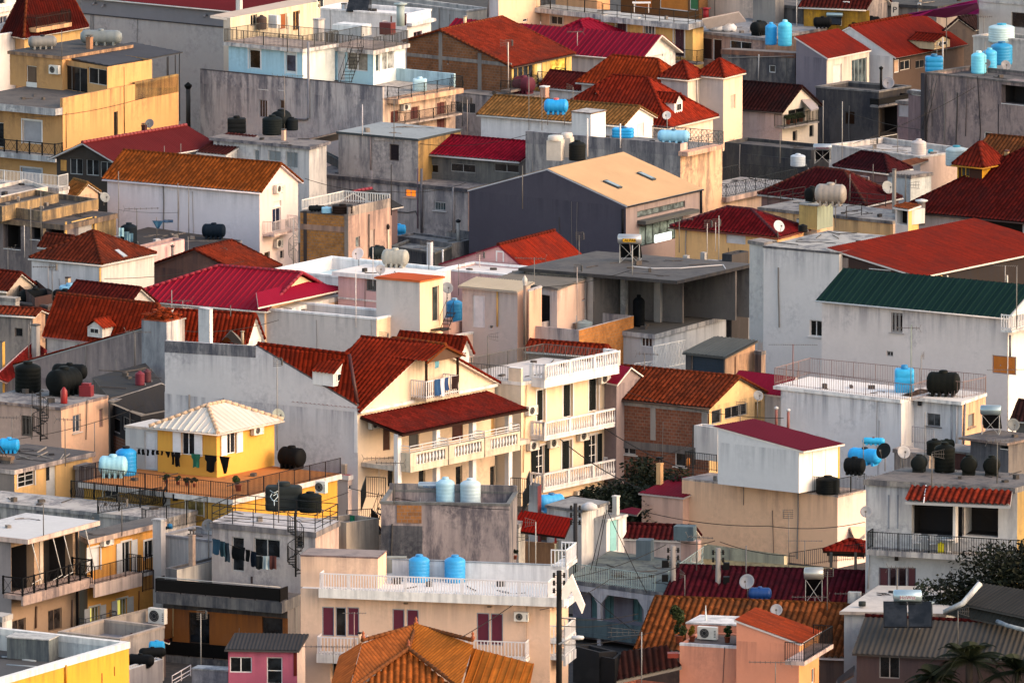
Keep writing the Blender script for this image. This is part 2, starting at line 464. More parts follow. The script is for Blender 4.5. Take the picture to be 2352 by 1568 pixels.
        if fill=='glass': m=glass(fillc or '15181c'); bx(a+.01,b-.01,c+.01,d-.01,nb-.02,nb+.02,pn)
        elif fill=='lit':
            m=paint(fillc or 'f5e070',.5,0,.15,1.6); bx(a+.01,b-.01,c+.01,d-.01,nb-.02,nb+.02,pn)
        elif fill in('louvre','roller'):
            pname='shutter'; m=paint(fillc or '5a3a34',.7); st=.07 if fill=='louvre' else .055
            k=max(2,int((Hh-.1)/st))
            for i in range(k):
                z=c+.05+(Hh-.1)*i/k; zz=(Hh-.1)/k
                o=q(a+.04,z,nf-.02); pn.box8([o,o+f.u*(W-.08),o+f.u*(W-.08)+f.n*-.03,o+f.n*-.03,o+Z*zz*.97+f.n*-.028,o+f.u*(W-.08)+Z*zz*.97+f.n*-.028,o+f.u*(W-.08)+Z*zz*.97+f.n*-.04,o+Z*zz*.97+f.n*-.04])
            if fill=='louvre':
                for i in range(1,max(2,cols)): u=a+W*i/max(2,cols); bx(u-.035,u+.035,c+.03,d-.03,nf-.02,nf+.012,pn)
        elif fill=='panel':
            pname='door_panel'; m=paint(fillc or 'dcd8d4',.6); bx(a+.01,b-.01,c+.01,d-.01,nb-.02,nb+.03,pn)
            for z0,z1 in ((.08,.42),(.5,.92)): bx(a+W*.2,b-W*.2,c+Hh*z0,c+Hh*z1,nb+.03,nb+.045,pn)
        if m: pn.build(pname,m,fo)
        if sh:
            hw=(b-a)*shf; m2=paint(sh,.65)
            for sx in (0,1):
                mb=MB(); u0=(a-hw-.02) if sx==0 else b+.02
                bx(u0,u0+hw,c,d,.036,.075,mb); k=int(Hh/.09)
                for i in range(k): 
                    z=c+.06+(Hh-.12)*i/k; bx(u0+.05,u0+hw-.05,z,z+.045,.075,.088,mb)
                mb.build('shutter',m2,fo)
        if lit:pass
        return (a,b,c,d)
    # ---- balcony on a wall: (x0,y0) = photo point of the front slab top-left edge, x1 its right end
    def balcony(s,face,x0,y0,x1,d=1.1,th=.18,kind='bars',rc='2a2826',slabc='cfc6c2',rh=.95,ends=(1,1),stain=.4,gap=.12,drop=0,rdrop=0):
        f=s.fc[face]; u0,z=f.hit(x0,y0,d); u1,_=f.hit(x1,y0,d)
        mb=MB(); mb.box(f.P(u0,z-th-drop,.01),f.u*(u1-u0),f.n*(d-.01),Z*(th+drop)) if not drop else None
        if drop:
            mb.box(f.P(u0,z-th,.01),f.u*(u1-u0),f.n*(d-.01),Z*th)
            mb.box(f.P(u0,z-drop,d-.12),f.u*(u1-u0),f.n*.12,Z*(drop-th-.002))
        o=mb.build('balcony',plaster(slabc,stain) if isinstance(slabc,str) else slabc,s.root)
        rb=MB(); e=.05; pts=[]
        if ends[0]: pts.append(f.P(u0+e,z,.0))
        pts+= [f.P(u0+e,z,d-e),f.P(u1-e,z,d-e)]
        if ends[1]: pts.append(f.P(u1-e,z,.0))
        if kind: 
            railing(rb,pts,rh,kind,gap); rb.build('railing',paint(rc,.6) if isinstance(rc,str) else rc,o)
        return (u0,u1,z,o)
    # ---- roofs
    def flat(s,par=.3,th=.16,top='8d8682',cap=None,stain=.7,pw=.18,caph=.1,inner=None):
        """parapet up to z, roof surface par below"""
        s.roofz=s.z-par
        rf=MB(); e=pw
        P=[s.pm(e,e,s.roofz),s.pm(s.la-e,e,s.roofz),s.pm(s.la-e,s.lb-e,s.roofz),s.pm(e,s.lb-e,s.roofz)]
        rf.poly(P,[(0,9),(s.la,9),(s.la,9+s.lb),(0,9+s.lb)]); rf.build('roof',plaster(top,stain) if isinstance(top,str) else top,s.root)
        pb=MB(); o=.0
        def seg(a0,b0,a1,b1,z0=s.roofz-.02):
            P=[s.pm(a0,b0,z0),s.pm(a1,b0,z0),s.pm(a1,b1,z0),s.pm(a0,b1,z0)]
            pb.box8(P+[Vector((p.x,p.y,s.z+.03)) for p in P])
        i=.003
        seg(i-o,i-o,s.la+o-i,e); seg(i-o,s.lb-e,s.la+o-i,s.lb+o-i); seg(i-o,e,e,s.lb-e); seg(s.la-e,e,s.la+o-i,s.lb-e)
        s.wtop=s.z if not cap else s.z-.0
        pb.build('parapet',plaster(inner,.3) if inner else s.wm,s.root)
        if cap:
            pb=MB(); k=.05
            def sg(a0,b0,a1,b1):
                P=[s.pm(a0,b0,s.z+.034-caph),s.pm(a1,b0,s.z+.034-caph),s.pm(a1,b1,s.z+.034-caph),s.pm(a0,b1,s.z+.034-caph)]; pb.box8(P+[Vector((p.x,p.y,s.z+.07)) for p in P])
            sg(-k,-k,s.la+k,e+.02); sg(-k,s.lb-e-.02,s.la+k,s.lb+k); sg(-k,e+.02,e+.02,s.lb-e-.02); sg(s.la-e-.02,e+.02,s.la+k,s.lb-e-.02)
            pb.build('coping',plaster(cap,stain*.5),s.root)
        if cap: s.wtop=s.z-.001
    def slab(s,over=.4,th=.22,top='8d8682',edge=None,stain=.6,sides=(1,1,1,1),rail=None,rc='2e2c2a',rh=.95,rs=(1,1,1,1),rin=.12):
        """slab whose upper face is at z; over = overhang (A,B,back,left)"""
        o=over if isinstance(over,(tuple,list)) else [over]*4
        oA,oB,oG,oE=o
        def cr(z,i=0): return [s.pm(-oE+i,-oA+i,z),s.pm(s.la+oB-i,-oA+i,z),s.pm(s.la+oB-i,s.lb+oG-i,z),s.pm(-oE+i,s.lb+oG-i,z)]
        mb=MB(); mb.box8(cr(s.z-th)+cr(s.z)); 
        so=mb.build('roof_slab',plaster(edge or top,stain),s.root)
        t=MB(); t.poly(cr(s.z+.012,.04),[(0,9),(s.la,9),(s.la,9+s.lb),(0,9+s.lb)]); t.build('roof',plaster(top,stain) if isinstance(top,str) else top,s.root)
        s.wtop=s.z-th; s.roofz=s.z+.012; s.th=th
        if rail:
            c=cr(s.z+.012,rin); segs=[]
            names=[(0,1),(1,2),(2,3),(3,0)]
            rb=MB()
            for k,(i,j) in enumerate(names):
                if rs[k]: railing(rb,[c[i],c[j]],rh,rail)
            rb.build('railing',paint(rc,.6),s.root)
        s.slabc=cr
    def gable(s,axis='A',rh=1.6,kind='tile',mat=None,over=.3,frac=.5,lo=0,hi=0,verge=.2,edge='cfc8c4',ridgec=None,gut=True,soff=True):
        """axis: which wall the ridge runs along. lo/hi: extra height of the eaves on the near/far side"""
        ax=axis=='A'
        def P(t,w,z):   # t along the ridge 0..1, w across 0 (near/left) .. 1
            return s.p(t,w,z) if ax else s.p(w,t,z)
        Lr=s.la if ax else s.lb; Wd=s.lb if ax else s.la
        # for axis B: w runs along A from L(0) to C(1): visible side is w=1
        zr=s.z+rh; e0=s.z+lo; e1=s.z+hi
        vt=verge/Lr
        s0=(zr-e0)/(frac*Wd); s1=(zr-e1)/((1-frac)*Wd); ov=over/Wd
        k=-ov; k2=1+ov
        near=[P(-vt,k,e0-s0*over),P(1+vt,k,e0-s0*over),P(1+vt,frac,zr),P(-vt,frac,zr)]
        far=[P(1+vt,k2,e1-s1*over),P(-vt,k2,e1-s1*over),P(-vt,frac,zr),P(1+vt,frac,zr)]
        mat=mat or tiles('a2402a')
        rb=MB()
        for pl in (near,far): sheet(rb,pl,kind,.09)
        ro=rb.build('roof',mat,s.root)
        dk=MB()
        for pl in (near,far):
            lowr=[p+Z*-.02 for p in pl]; up=[p+Z*.07 for p in pl]
            dk.box8(lowr+up)
        dk.build('fascia',paint(edge,.7),ro)
        if kind in('tile','old') or ridgec:
            cp=MB(); ridge(cp,P(-vt,frac,zr+.13),P(1+vt,frac,zr+.13),.12)
            if kind in('tile','old'):
                for t in (-vt,1+vt):
                    ridge(cp,P(t,k,e0-s0*over+.13),P(t,frac,zr+.13),.085); ridge(cp,P(t,k2,e1-s1*over+.13),P(t,frac,zr+.13),.085)
            cp.build('ridge_cap',ridgec or mat,ro)
        if gut:
            for (w,zz) in ((k,e0-s0*over),(k2,e1-s1*over)):
                g=MB()
                a=P(-vt,w,zz); b=P(1+vt,w,zz); d=(P(.5,0,0)-P(.5,1,0)).normalized()*(.05 if w<0 else -.05)
                g.tube([a+d+Z*.02,b+d+Z*.02],.055,6)
                g.build('gutter',paint('c9c4c0' if gut is True else gut,.5),ro)
        ends=(('E',0),('B',1)) if ax else (('A',0),('G',1))
        for fk,t in ends:
            s.gab.append((fk,[P(t,0,s.z),P(t,0,e0),P(t,frac,zr-.02),P(t,1,e1),P(t,1,s.z)] if (lo or hi) else [P(t,0,s.z),P(t,frac,zr-.02),P(t,1,s.z)]))
        if hi:
            fk='G' if ax else 'B'; s.gab.append((fk,[P(0,1,s.z),P(1,1,s.z),P(1,1,e1),P(0,1,e1)]))
        if lo:
            fk='A' if ax else 'E'; s.gab.append((fk,[P(0,0,s.z),P(1,0,s.z),P(1,0,e0),P(0,0,e0)]))
        s.rp=P; s.zr=zr
        return ro
    def hip(s,rh=1.8,axis='A',inset=None,kind='tile',mat=None,over=.35,edge='cfc8c4',gut=True,ridgec=None,inset2=None):
        ax=axis=='A'
        Lr=s.la if ax else s.lb; Wd=s.lb if ax else s.la
        def P(t,w,z): return s.pm(t,w,z) if ax else s.pm(w,t,z)
        ins=inset if inset is not None else Wd/2
        ins2=inset2 if inset2 is not None else ins
        ins=min(ins,Lr*.499); ins2=min(ins2,Lr*.499)
        zr=s.z+rh; sl=rh/(Wd/2); o=over; ze=s.z-sl*o
        c=[P(-o,-o,ze),P(Lr+o,-o,ze),P(Lr+o,Wd+o,ze),P(-o,Wd+o,ze)]
        r0=P(ins,Wd/2,zr); r1=P(Lr-ins2,Wd/2,zr)
        mat=mat or tiles('a2402a')
        if inset2==0:   # a gable instead of a hip at the far end
            r1=P(Lr,Wd/2,zr); s.gab.append(('B' if ax else 'G',[P(Lr,0,s.z),P(Lr,Wd/2,zr-.03),P(Lr,Wd,s.z)]))
            r1=P(Lr+o,Wd/2,zr)
        rb=MB(); planes=[[c[0],c[1],r1,r0],[c[1],c[2],r1],[c[2],c[3],r0,r1],[c[3],c[0],r0]]
        if inset2==0: planes.pop(1)
        for pl in planes: sheet(rb,pl,kind,.09)
        ro=rb.build('roof',mat,s.root)
        dk=MB(); dk.box8([p+Z*-.05 for p in c]+[p+Z*.06 for p in c]); dk.build('fascia',paint(edge,.7),ro)
        cp=MB()
        for a,b in ((c[0],r0),(c[1],r1),(c[2],r1),(c[3],r0),(r0,r1)):
            if (a-b).length>.3: ridge(cp,a+Z*.14,b+Z*.14,.11)
        cp.build('ridge_cap',ridgec or mat,ro)
        if gut:
            g=MB(); q=[x+ (x-(c[0]+c[2])/2).normalized()*.05 for x in c]; g.tube([q[0],q[1],q[2],q[3],q[0]],.055,6); g.build('gutter',paint('c9c4c0' if gut is True else gut,.5),ro)
        s.zr=zr; return ro
    def shed(s,rise,low='B',kind='tile',mat=None,over=.25,edge='cfc8c4',verge=.15):
        """mono-pitch; low = face whose eave is at z, the opposite wall is higher by rise"""
        c={'A':[(0,0),(1,0),(1,1),(0,1)],'B':[(1,0),(1,1),(0,1),(0,0)],'E':[(0,1),(0,0),(1,0),(1,1)],'G':[(1,1),(0,1),(0,0),(1,0)]}[low]
        Wd=s.lb if low in'AG' else s.la; Lr=s.la if low in 'AG' else s.lb
        k=over/Wd; v=verge/Lr
        def P(t,w,z):
            p0=s.p(*c[0],z)*(1-t)+s.p(*c[1],z)*t; p1=s.p(*c[3],z)*(1-t)+s.p(*c[2],z)*t
            q=p0+(p1-p0)*w; q.z=z; return q
        sl=rise/Wd
        pl=[P(-v,-k,s.z-sl*over),P(1+v,-k,s.z-sl*over),P(1+v,1+k,s.z+rise+sl*over),P(-v,1+k,s.z+rise+sl*over)]
        rb=MB(); sheet(rb,pl,kind,.09); ro=rb.build('roof',mat or tiles('a2402a'),s.root)
        dk=MB(); dk.box8([p+Z*-.03 for p in pl]+[p+Z*.07 for p in pl]); dk.build('fascia',paint(edge,.7),ro)
        opp={'A':'G','G':'A','B':'E','E':'B'}[low]
        a,b=P(0,1,s.z),P(1,1,s.z); s.gab.append((opp,[a,b,P(1,1,s.z+rise),P(0,1,s.z+rise)]))
        sides={'A':(('E',0),('B',1)),'B':(('A',0),('G',1)),'G':(('B',0),('E',1)),'E':(('G',0),('A',1))}[low]
        for fk,t in sides: s.gab.append((fk,[P(t,0,s.z),P(t,1,s.z),P(t,1,s.z+rise)]))
        s.zr=s.z+rise; return ro
    def band(s,face,z0,z1,mat,out=.04,u0=0,u1=None,name='cornice'):
        f=s.fc[face]; u1=f.L if u1 is None else u1
        mb=MB(); mb.box(f.P(u0,z0,-.02),f.u*(u1-u0),f.n*(out+.02),Z*(z1-z0)); return mb.build(name,plaster(mat,.3) if isinstance(mat,str) else mat,s.root)
    def bandpx(s,face,x,y,hpx,mat,out=.04,x1=None,name='cornice'):
        f=s.fc[face]; u,z=f.hit(x,y); h=ln(hpx)/scale_at(f.P(u,z))
        u0=0 if x1 is None else u; uu=None if x1 is None else f.hit(x1,y)[0]
        return s.band(face,z-h,z,mat,out,u0,uu,name)
    def vbar(s,face,x,y0,y1,wpx,mat,out=.04,name='pillar'):
        f=s.fc[face]; u,z=f.hit(x,y0); _,z2=f.hit(x,y1); w=ln(wpx)/scale_at(f.P(u,z))
        mb=MB(); mb.box(f.P(u-w/2,z2,-.02),f.u*w,f.n*(out+.02),Z*(z-z2)); return mb.build(name,plaster(mat,.3) if isinstance(mat,str) else mat,s.root)
    def pipe(s,face,pts,r=.05,mat='8d8a88',off=.08,name='drainpipe'):
        f=s.fc[face]; mb=MB(); L=[]
        for x,y in pts:
            u,z=f.hit(x,y); L.append(f.P(u,z,off))
        mb.tube(L,r,6); return mb.build(name,paint(mat,.6),s.root)
    def parrail(s,kind='bars',h=.9,rc='2e2c2a',rs=(1,1,1,1),z=None,e=.09,name='railing'):
        z=s.z+.03 if z is None else z
        c=[s.pm(e,e,z),s.pm(s.la-e,e,z),s.pm(s.la-e,s.lb-e,z),s.pm(e,s.lb-e,z)]; mb=MB()
        for k in range(4):
            if rs[k]: railing(mb,[c[k],c[(k+1)%4]],h,kind)
        return mb.build(name,paint(rc,.6) if isinstance(rc,str) else rc,s.root)
    def dormer(s,x,y,w,h,axis,rz=1.5,wall='d5cdc9',mat=None,face='B',depth=3.0,rise=.45,win=True,kind='tile',z=None,off=0.0):
        """a dormer whose front face is centred at photo point x,y (bottom) on a plane parallel to 'face'"""
        f0=s.fc[face]
        p=atz(x,y,z); f=Face(p,p+f0.u); wm=ln(w)/(scale_at(p)*abs(f0.u.x)) ; hm=ln(h)/scale_at(p)
        n=-f0.n; a=p-f0.u*wm/2; b=p+f0.u*wm/2
        mb=MB(); mb.box8([a-Z*.2,b-Z*.2,b+n*depth-Z*.2,a+n*depth-Z*.2,a+Z*hm,b+Z*hm,b+n*depth+Z*hm,a+n*depth+Z*hm])
        m=(a+b)/2+Z*(hm+rise); mb.poly([a+Z*hm,b+Z*hm,m])
        d=mb.build('dormer',plaster(wall,.15),s.root)
        rb=MB(); o=.15; uu=f0.u*o; dn=Z*(-rise/(wm/2)*o)
        f_=f0.n*.2
        for (e,sgn) in ((a,-1),(b,1)):
            q=[e+Z*hm+uu*sgn+dn+f_,e+Z*hm+uu*sgn+dn+n*depth,m+n*depth,m+f_]
            sheet(rb,q if sgn<0 else q,kind,.06)
        ridge(rb,m+f_+Z*.1,m+n*depth+Z*.1,.09); rb.build('dormer_roof',mat,d)
        wn=MB(); wn.box(a+f0.u*wm*.2+Z*hm*.12+f0.n*.0,f0.u*wm*.6,f0.n*.05,Z*hm*.75); wf=wn.build('window',paint('dddad6',.6),d)
        for k in range(2):
            pn=MB(); pn.box(a+f0.u*wm*(.24+.27*k)+Z*hm*.2+f0.n*.04,f0.u*wm*.24,f0.n*.02,Z*hm*.58); pn.build('pane',glass(),wf)
        return d
def roofpoly(root,pts,kind,mat,name='roof',th=.12,edge='6a6460',sup=None):
    """free roof plane from [(x,y,z)] in photo units + height"""
    P=[atz(x,y,z) for x,y,z in pts]
    if len(P)==4:   # keep the four corners in one plane
        n=(P[1]-P[0]).cross(P[2]-P[0]).normalized(); d=(P[3]-CAM).normalized(); q=d.dot(n)
        if abs(q)>1e-3:
            c=CAM+d*((P[0]-CAM).dot(n)/q)
            if (c-P[3]).length<3.5: P[3]=c
    mb=MB(); sheet(mb,P,kind,.05); ro=mb.build(name,mat,root)
    dk=MB(); dk.box8([p-Z*th for p in P]+[p+Z*.035 for p in P]) if len(P)==4 else None
    if len(P)==4: dk.build('fascia',paint(edge,.7),ro)
    return P,ro
def clutter():
    rd=random.Random(11)
    for v in ALLV:
        if v.roofz!=v.z and v.base<6 and v.la*v.lb>9:
            mb=MB(); n=int(min(9,v.la*v.lb/6))
            for i in range(n):
                p=v.p(rd.uniform(.12,.85),rd.uniform(.12,.85),v.roofz); k=rd.random(); a=rd.uniform(0,3.1)
                if k<.4: mb.cbox(p,rd.uniform(.2,.5),rd.uniform(.15,.35),rd.uniform(.08,.3),a)
                elif k<.7: mb.tube([p+Z*.05,p+Vector((math.cos(a),math.sin(a),.04))*rd.uniform(.8,2)],.03,5)
                else:
                    L=[p+Z*.03]
                    for j in range(6): L.append(L[-1]+Vector((rd.uniform(-.5,.9),rd.uniform(-.6,.6),0)))
                    mb.tube([q if .02<(q-v.L).dot(v.A.u)/v.la<.98 else p+Z*.03 for q in L],.018,4,False)
            o=mb.build('roof_debris',plaster(rd.choice(['5a524c','8a8078','3c3836']),.3),v.root); o['kind']='stuff'
        if v.base<3 and v.la>5 and len(v.holes['A'])<3:
            for i in range(int(v.la/4)):
                u=rd.uniform(.3,v.la-.3); f=v.A; mb=MB(); z=v.wtop-rd.choice([.02,.4,1.2]); L=[f.P(u,z,.05)]
                w=u
                for j in range(3): w+=rd.uniform(-.06,.06); L.append(f.P(w,z-(j+1)*1.3,.05))
                mb.tube(L,rd.choice([.015,.02,.045]),5,False); mb.build('wall_cable',paint(rd.choice(['3c3a3a','6c6866','8a8480']),.7),v.root)
def finish():
    clutter()
    for v in ALLV:
        if not getattr(v,'_d',0): v.done(); v._d=1
# ------------------------------------------------------------------ rooftop things
def zof(s): return s.roofz if isinstance(s,Vol) else s
def base(s,x,y): return atz(x,y,zof(s))
def plastic(h): return paint(h,.5 if srgb(h)[2]>.03 else .7,0,.14)
TG='water tanks on the roofs'
def tank(s,kind,x,y,w,h,hue,label,rz=0,grp=TG,lidc=None,name='water_tank'):
    """x,y = photo point under the middle of the tank, w,h its size there"""
    p=base(s,x,y); k=scale_at(p); W=ln(w)/k; Hh=ln(h)/k
    m=plastic(hue); lm=plastic(lidc) if lidc else m
    rt=empty(name,p,label,'water tank',grp,0); mb=MB()
    if kind=='v':
        r=W/2; hb=Hh*.80
        prof=[(0,0),(r*.97,0),(r*.97,.03)]
        nr=6
        for i in range(nr):
            z0=.03+(hb-.03)*i/nr; z1=.03+(hb-.03)*(i+1)/nr
            prof+= [(r*.985,z0+(z1-z0)*.08),(r,z0+(z1-z0)*.25),(r,z0+(z1-z0)*.85),(r*.985,z1)]
        prof+= [(r*.93,hb+Hh*.03),(r*.7,hb+Hh*.085),(r*.34,hb+Hh*.13)]
        mb.lathe(p,prof,22); mb.build('body',m,rt)
        l=MB(); l.lathe(p,[(r*.34,hb+Hh*.10),(r*.36,hb+Hh*.13),(r*.36,hb+Hh*.19),(r*.30,Hh),(0,Hh)],14); l.build('lid',lm,rt)
        pp=MB(); pp.tube([p+Vector((r*.98,-.15,.12)),p+Vector((r*1.14,-.15,.12)),p+Vector((r*1.14,-.15,.0))],.025,5); pp.build('outlet_pipe',paint('8a8a88'),rt)
    elif kind=='h':
        r=Hh*.42; hw=W/2; c=Vector((0,0,Hh*.50))
        n=22; prof=[(0,-hw),(r*.55,-hw*.97),(r*.85,-hw*.88),(r,-hw*.74)]
        for q in (-.45,-.1,.25,.6): prof+= [(r,hw*(q-.08)),(r*.985,hw*(q-.02)),(r*.985,hw*(q+.02)),(r,hw*(q+.08))]
        prof+= [(r,hw*.74),(r*.85,hw*.88),(r*.55,hw*.97),(0,hw)]
        mb.lathe(c,prof,n,'x')
        for q in (-.6,-.2,.2,.6): mb.box(Vector((hw*q-.07,-r*.75,0)),Vector((.14,0,0)),Vector((0,r*1.5,0)),Z*(Hh*.35))
        rot=Matrix.Rotation(rz,3,'Z'); mb.v=[p+rot@Vector(v) for v in mb.v]; mb.build('body',m,rt)
        l=MB(); l.lathe(p+Z*(Hh*.5),[(r*.42,r*.9),(r*.42,r*1.08),(r*.34,r*1.16),(0,r*1.16)],14); l.build('lid',lm,rt)
    else:
        hw=W/2; d=min(hw*.8,.5); hb=Hh*.86; b=min(.12,hw*.3)
        prof=[(.9,0),(1,.06),(1,.30),(.95,.34),(1,.38),(1,.62),(.95,.66),(1,.7),(1,.93),(.88,1)]
        i0=len(mb.v); n=20
        for f,z in prof:
            for j in range(n):
                t=2*math.pi*j/n; cx=math.copysign(abs(math.cos(t))**.35,math.cos(t)); cy=math.copysign(abs(math.sin(t))**.35,math.sin(t))
                mb.v.append(Vector((hw*f*cx,d*f*cy,z*hb)))
        for a in range(len(prof)-1):
            for j in range(n):
                q=i0+a*n+j; q2=i0+a*n+(j+1)%n; mb.f.append((q,q2,q2+n,q+n)); mb.uv.append([(0,0)]*4); mb.smooth.append(True)
        mb.f.append(tuple(i0+(len(prof)-1)*n+j for j in range(n))); mb.uv.append([(0,0)]*n); mb.smooth.append(False)
        rot=Matrix.Rotation(rz,3,'Z'); mb.v=[p+rot@Vector(v) for v in mb.v]; mb.build('body',m,rt)
        l=MB(); l.lathe(p,[(hw*.34,hb*.98),(hw*.36,hb+.03),(hw*.36,Hh*.97),(hw*.3,Hh),(0,Hh)],14); l.build('lid',lm,rt)
    return rt
AG='television antennas on the roofs'
def antenna(s,x,y,ytop,label,kind='yagi',boom=1.3,az=20,r=.024,mc='6f6a66',tilt=0,n=12,grp=AG,lowb=False):
    p=base(s,x,y); hh=ln(y-ytop)/scale_at(p)
    rt=empty('antenna',p,label,'antenna',grp)
    mb=MB(); mb.tube([p,p+Z*hh],r,6); mb.build('mast',paint(mc,.6),rt)
    d=Vector((math.cos(R_(az)),math.sin(R_(az)),tilt)); s_=Vector((-d.y,d.x,0)).normalized(); t=p+Z*(hh*.985)
    b=MB(); m2=paint('55504d' if kind!='light' else 'b8aea4',.55)
    if kind in('yagi','light'):
        a=t-d*boom*.35; b.tube([a,a+d*boom],.02,5)
        for i in range(n):
            q=a+d*boom*(i+.5)/n; w=.13 if i>n*.25 else .2
            b.tube([q-Z*w*.6,q+Z*w*.6],.014,4) if kind=='yagi' and i%2 else b.tube([q-s_*w,q+s_*w],.013,4)
        e=a
        for k in(-1,1): b.tube([e,e-d*.12+Z*.25*k],.01,4); b.tube([e-d*.12+Z*.25*k-s_*.15,e-d*.12+Z*.25*k+s_*.15],.008,4)
    elif kind=='grid':
        for k in (-1,1):
            for j in range(5): b.tube([t-d*.25+Z*(-.25+j*.12)+s_*.0,t+d*.35+Z*(-.25+j*.12)],.013,4)
        b.box(t-s_*.12-Z*.22+d*.3,s_*.24,d*.04,Z*.4)
        for j in range(6): b.tube([t-d*.2+d*.09*j-Z*.28,t-d*.2+d*.09*j+Z*.28],.007,4)
    elif kind=='long':
        a=t-d*boom*.5; b.tube([a,a+d*boom],.014,5)
        for i in range(n):
            q=a+d*boom*(i+.3)/n; w=.35-.2*i/n; b.tube([q-s_*w,q+s_*w],.009,4)
    elif kind=='fork':
        for k in(-1,0,1): b.tube([t+Z*.1*k,t+d*boom*.7+Z*.26*k],.012,4)
        for j in range(5): b.tube([t+d*boom*(.15+.12*j)-Z*(.08+.03*j),t+d*boom*(.15+.12*j)+Z*(.08+.03*j)],.008,4)
    if kind!='pole': b.build('elements',m2,rt)
    return rt
DG='satellite dishes on the roofs'
def dish(s,x,y,yc,dia,label,az=200,el=25,c='c9c3c0',grp=DG):
    """y base of its pole, yc centre of the reflector, dia its size in photo units"""
    p=base(s,x,y); k=scale_at(p); hh=ln(y-yc)/k; r=ln(dia)/k/2
    rt=empty('satellite_dish',p,label,'satellite dish',grp)
    mb=MB(); mb.tube([p,p+Z*hh],.03,6); mb.build('pole',paint('6b6866',.5),rt)
    f=Vector((math.sin(R_(az))*math.cos(R_(el)),math.cos(R_(az))*math.cos(R_(el)),math.sin(R_(el))))
    q=f.to_track_quat('Z','Y').to_matrix(); c0=p+Z*hh+f*.08
    d=MB(); d.lathe(Vector((0,0,0)),[(0,0),(r*.35,r*.03),(r*.7,r*.12),(r,r*.26),(r*1.02,r*.25),(r*.7,r*.09),(0,-.02)],22)
    d.v=[c0+q@Vector(v) for v in d.v]; d.build('reflector',paint(c,.6),rt)
    a=MB(); e=c0+q@Vector((0,-r*.2,r*.95)); a.tube([c0+q@Vector((0,-r*.98,r*.22)),e],.014,5); a.box(e-Vector((.05,.05,.05)),Vector((.1,0,0)),Vector((0,.1,0)),Z*.1); a.build('receiver_arm',paint('565350',.5),rt)
    return rt
CG='chimneys on the roofs'
def chimney(s,x,y,w,h,label,hue='d8b48c',kind='box',rz=-35,cap='4a4644',name='chimney',cat='chimney'):
    p=base(s,x,y); k=scale_at(p); W=ln(w)/k; Hh=ln(h)/k
    rt=empty(name,p,label,cat,CG); mb=MB()
    if kind=='box':
        W*=.75; mb.cbox(p-Z*.2,W,W,Hh*.82+.2,R_(rz)); mb.cbox(p+Z*Hh*.78,W*1.15,W*1.15,.06,R_(rz)); mb.build('stack',plaster(hue,.3),rt)
        c=MB(); 
        for a in (-1,1):
            for b in (-1,1): c.cbox(p+Z*Hh*.84+Vector((a*W*.3,b*W*.3,0)),.05,.05,Hh*.1,R_(rz))
        c.cbox(p+Z*Hh*.94,W*1.1,W*1.1,Hh*.05,R_(rz)); c.build('cowl',paint(cap,.7),rt)
    elif kind=='pipe':
        mb.tube([p-Z*.2,p+Z*Hh*.86],W/2,12); mb.build('stack',paint(hue,.6),rt)
        c=MB(); c.lathe(p,[(W*.5,Hh*.84),(W*.85,Hh*.9),(W*.85,Hh*.93),(0,Hh)],12); c.build('cowl',paint(cap,.4),rt)
    else:
        mb.cbox(p-Z*.3,W*.8,W*.8,Hh+.3,R_(rz)); mb.build('stack',plaster(hue,.3),rt); c=MB(); c.cbox(p+Z*Hh,W*.95,W*.95,.08,R_(rz)); c.build('cowl',paint(cap,.7),rt)
    return rt
ACG='air conditioning units'
def ac_body(p,u,n,W,Hh,D,label,c='d2ccc4',brand=None,fanc='2a2a2c'):
    rt=empty('air_conditioner',p,label,'air conditioner',ACG)
    mb=MB(); mb.box(p-u*W/2,u*W,-n*D,Z*Hh) ; mb.build('casing',paint(c,.55),rt)
    f=MB(); r=Hh*.38; cc=p-u*W*.13+Z*Hh*.5+n*.004
    ring=[cc+u*(r*math.cos(t*math.pi/9))+Z*(r*math.sin(t*math.pi/9)) for t in range(18)]; f.poly(ring); 
    for i in range(5): f.box(p+u*W*.36+Z*Hh*(.2+.12*i),u*W*.1,n*.006,Z*Hh*.05)
    f.build('fan',paint(fanc,.6),rt)
    g=MB()
    for rr in (r*.45,r*.75,r): g.tube([cc+n*.012+u*(rr*math.cos(t*math.pi/9))+Z*(rr*math.sin(t*math.pi/9)) for t in range(19)],.008,4,False)
    g.build('fan_guard',paint('8f8a86',.5),rt)
    b=MB()
    for q in(-.35,.35): b.box(p+u*W*q-n*D-Z*.04,u*.04,n*(D),Z*.038)
    b.build('bracket',paint('5b5856',.6),rt)
    return rt
def ac(v,face,x,y,w,h,label,**k):
    """on a wall: x,y centre"""
    f=v.fc[face]; D=.28; u_,z=f.hit(x,y,D); p=f.P(u_,z,D+.06); kk=scale_at(p); Hh=ln(h)/kk; W=max(.75,min(.9,ln(w)/kk/max(.5,abs(f.u.x))))
    return ac_body(p-Z*Hh/2,f.u,f.n,W,Hh,D,label,**k)
def ac_floor(s,x,y,w,h,label,face=None,az=None,**k):
    p=base(s,x,y); kk=scale_at(p); f=face
    u=f.u if f else Vector((1,-.2,0)).normalized(); n=f.n if f else Vector((u.y,-u.x,0))
    return ac_body(p+Z*.05,u,n,ln(w)/kk/abs(u.x),ln(h)/kk,.32,label,**k)
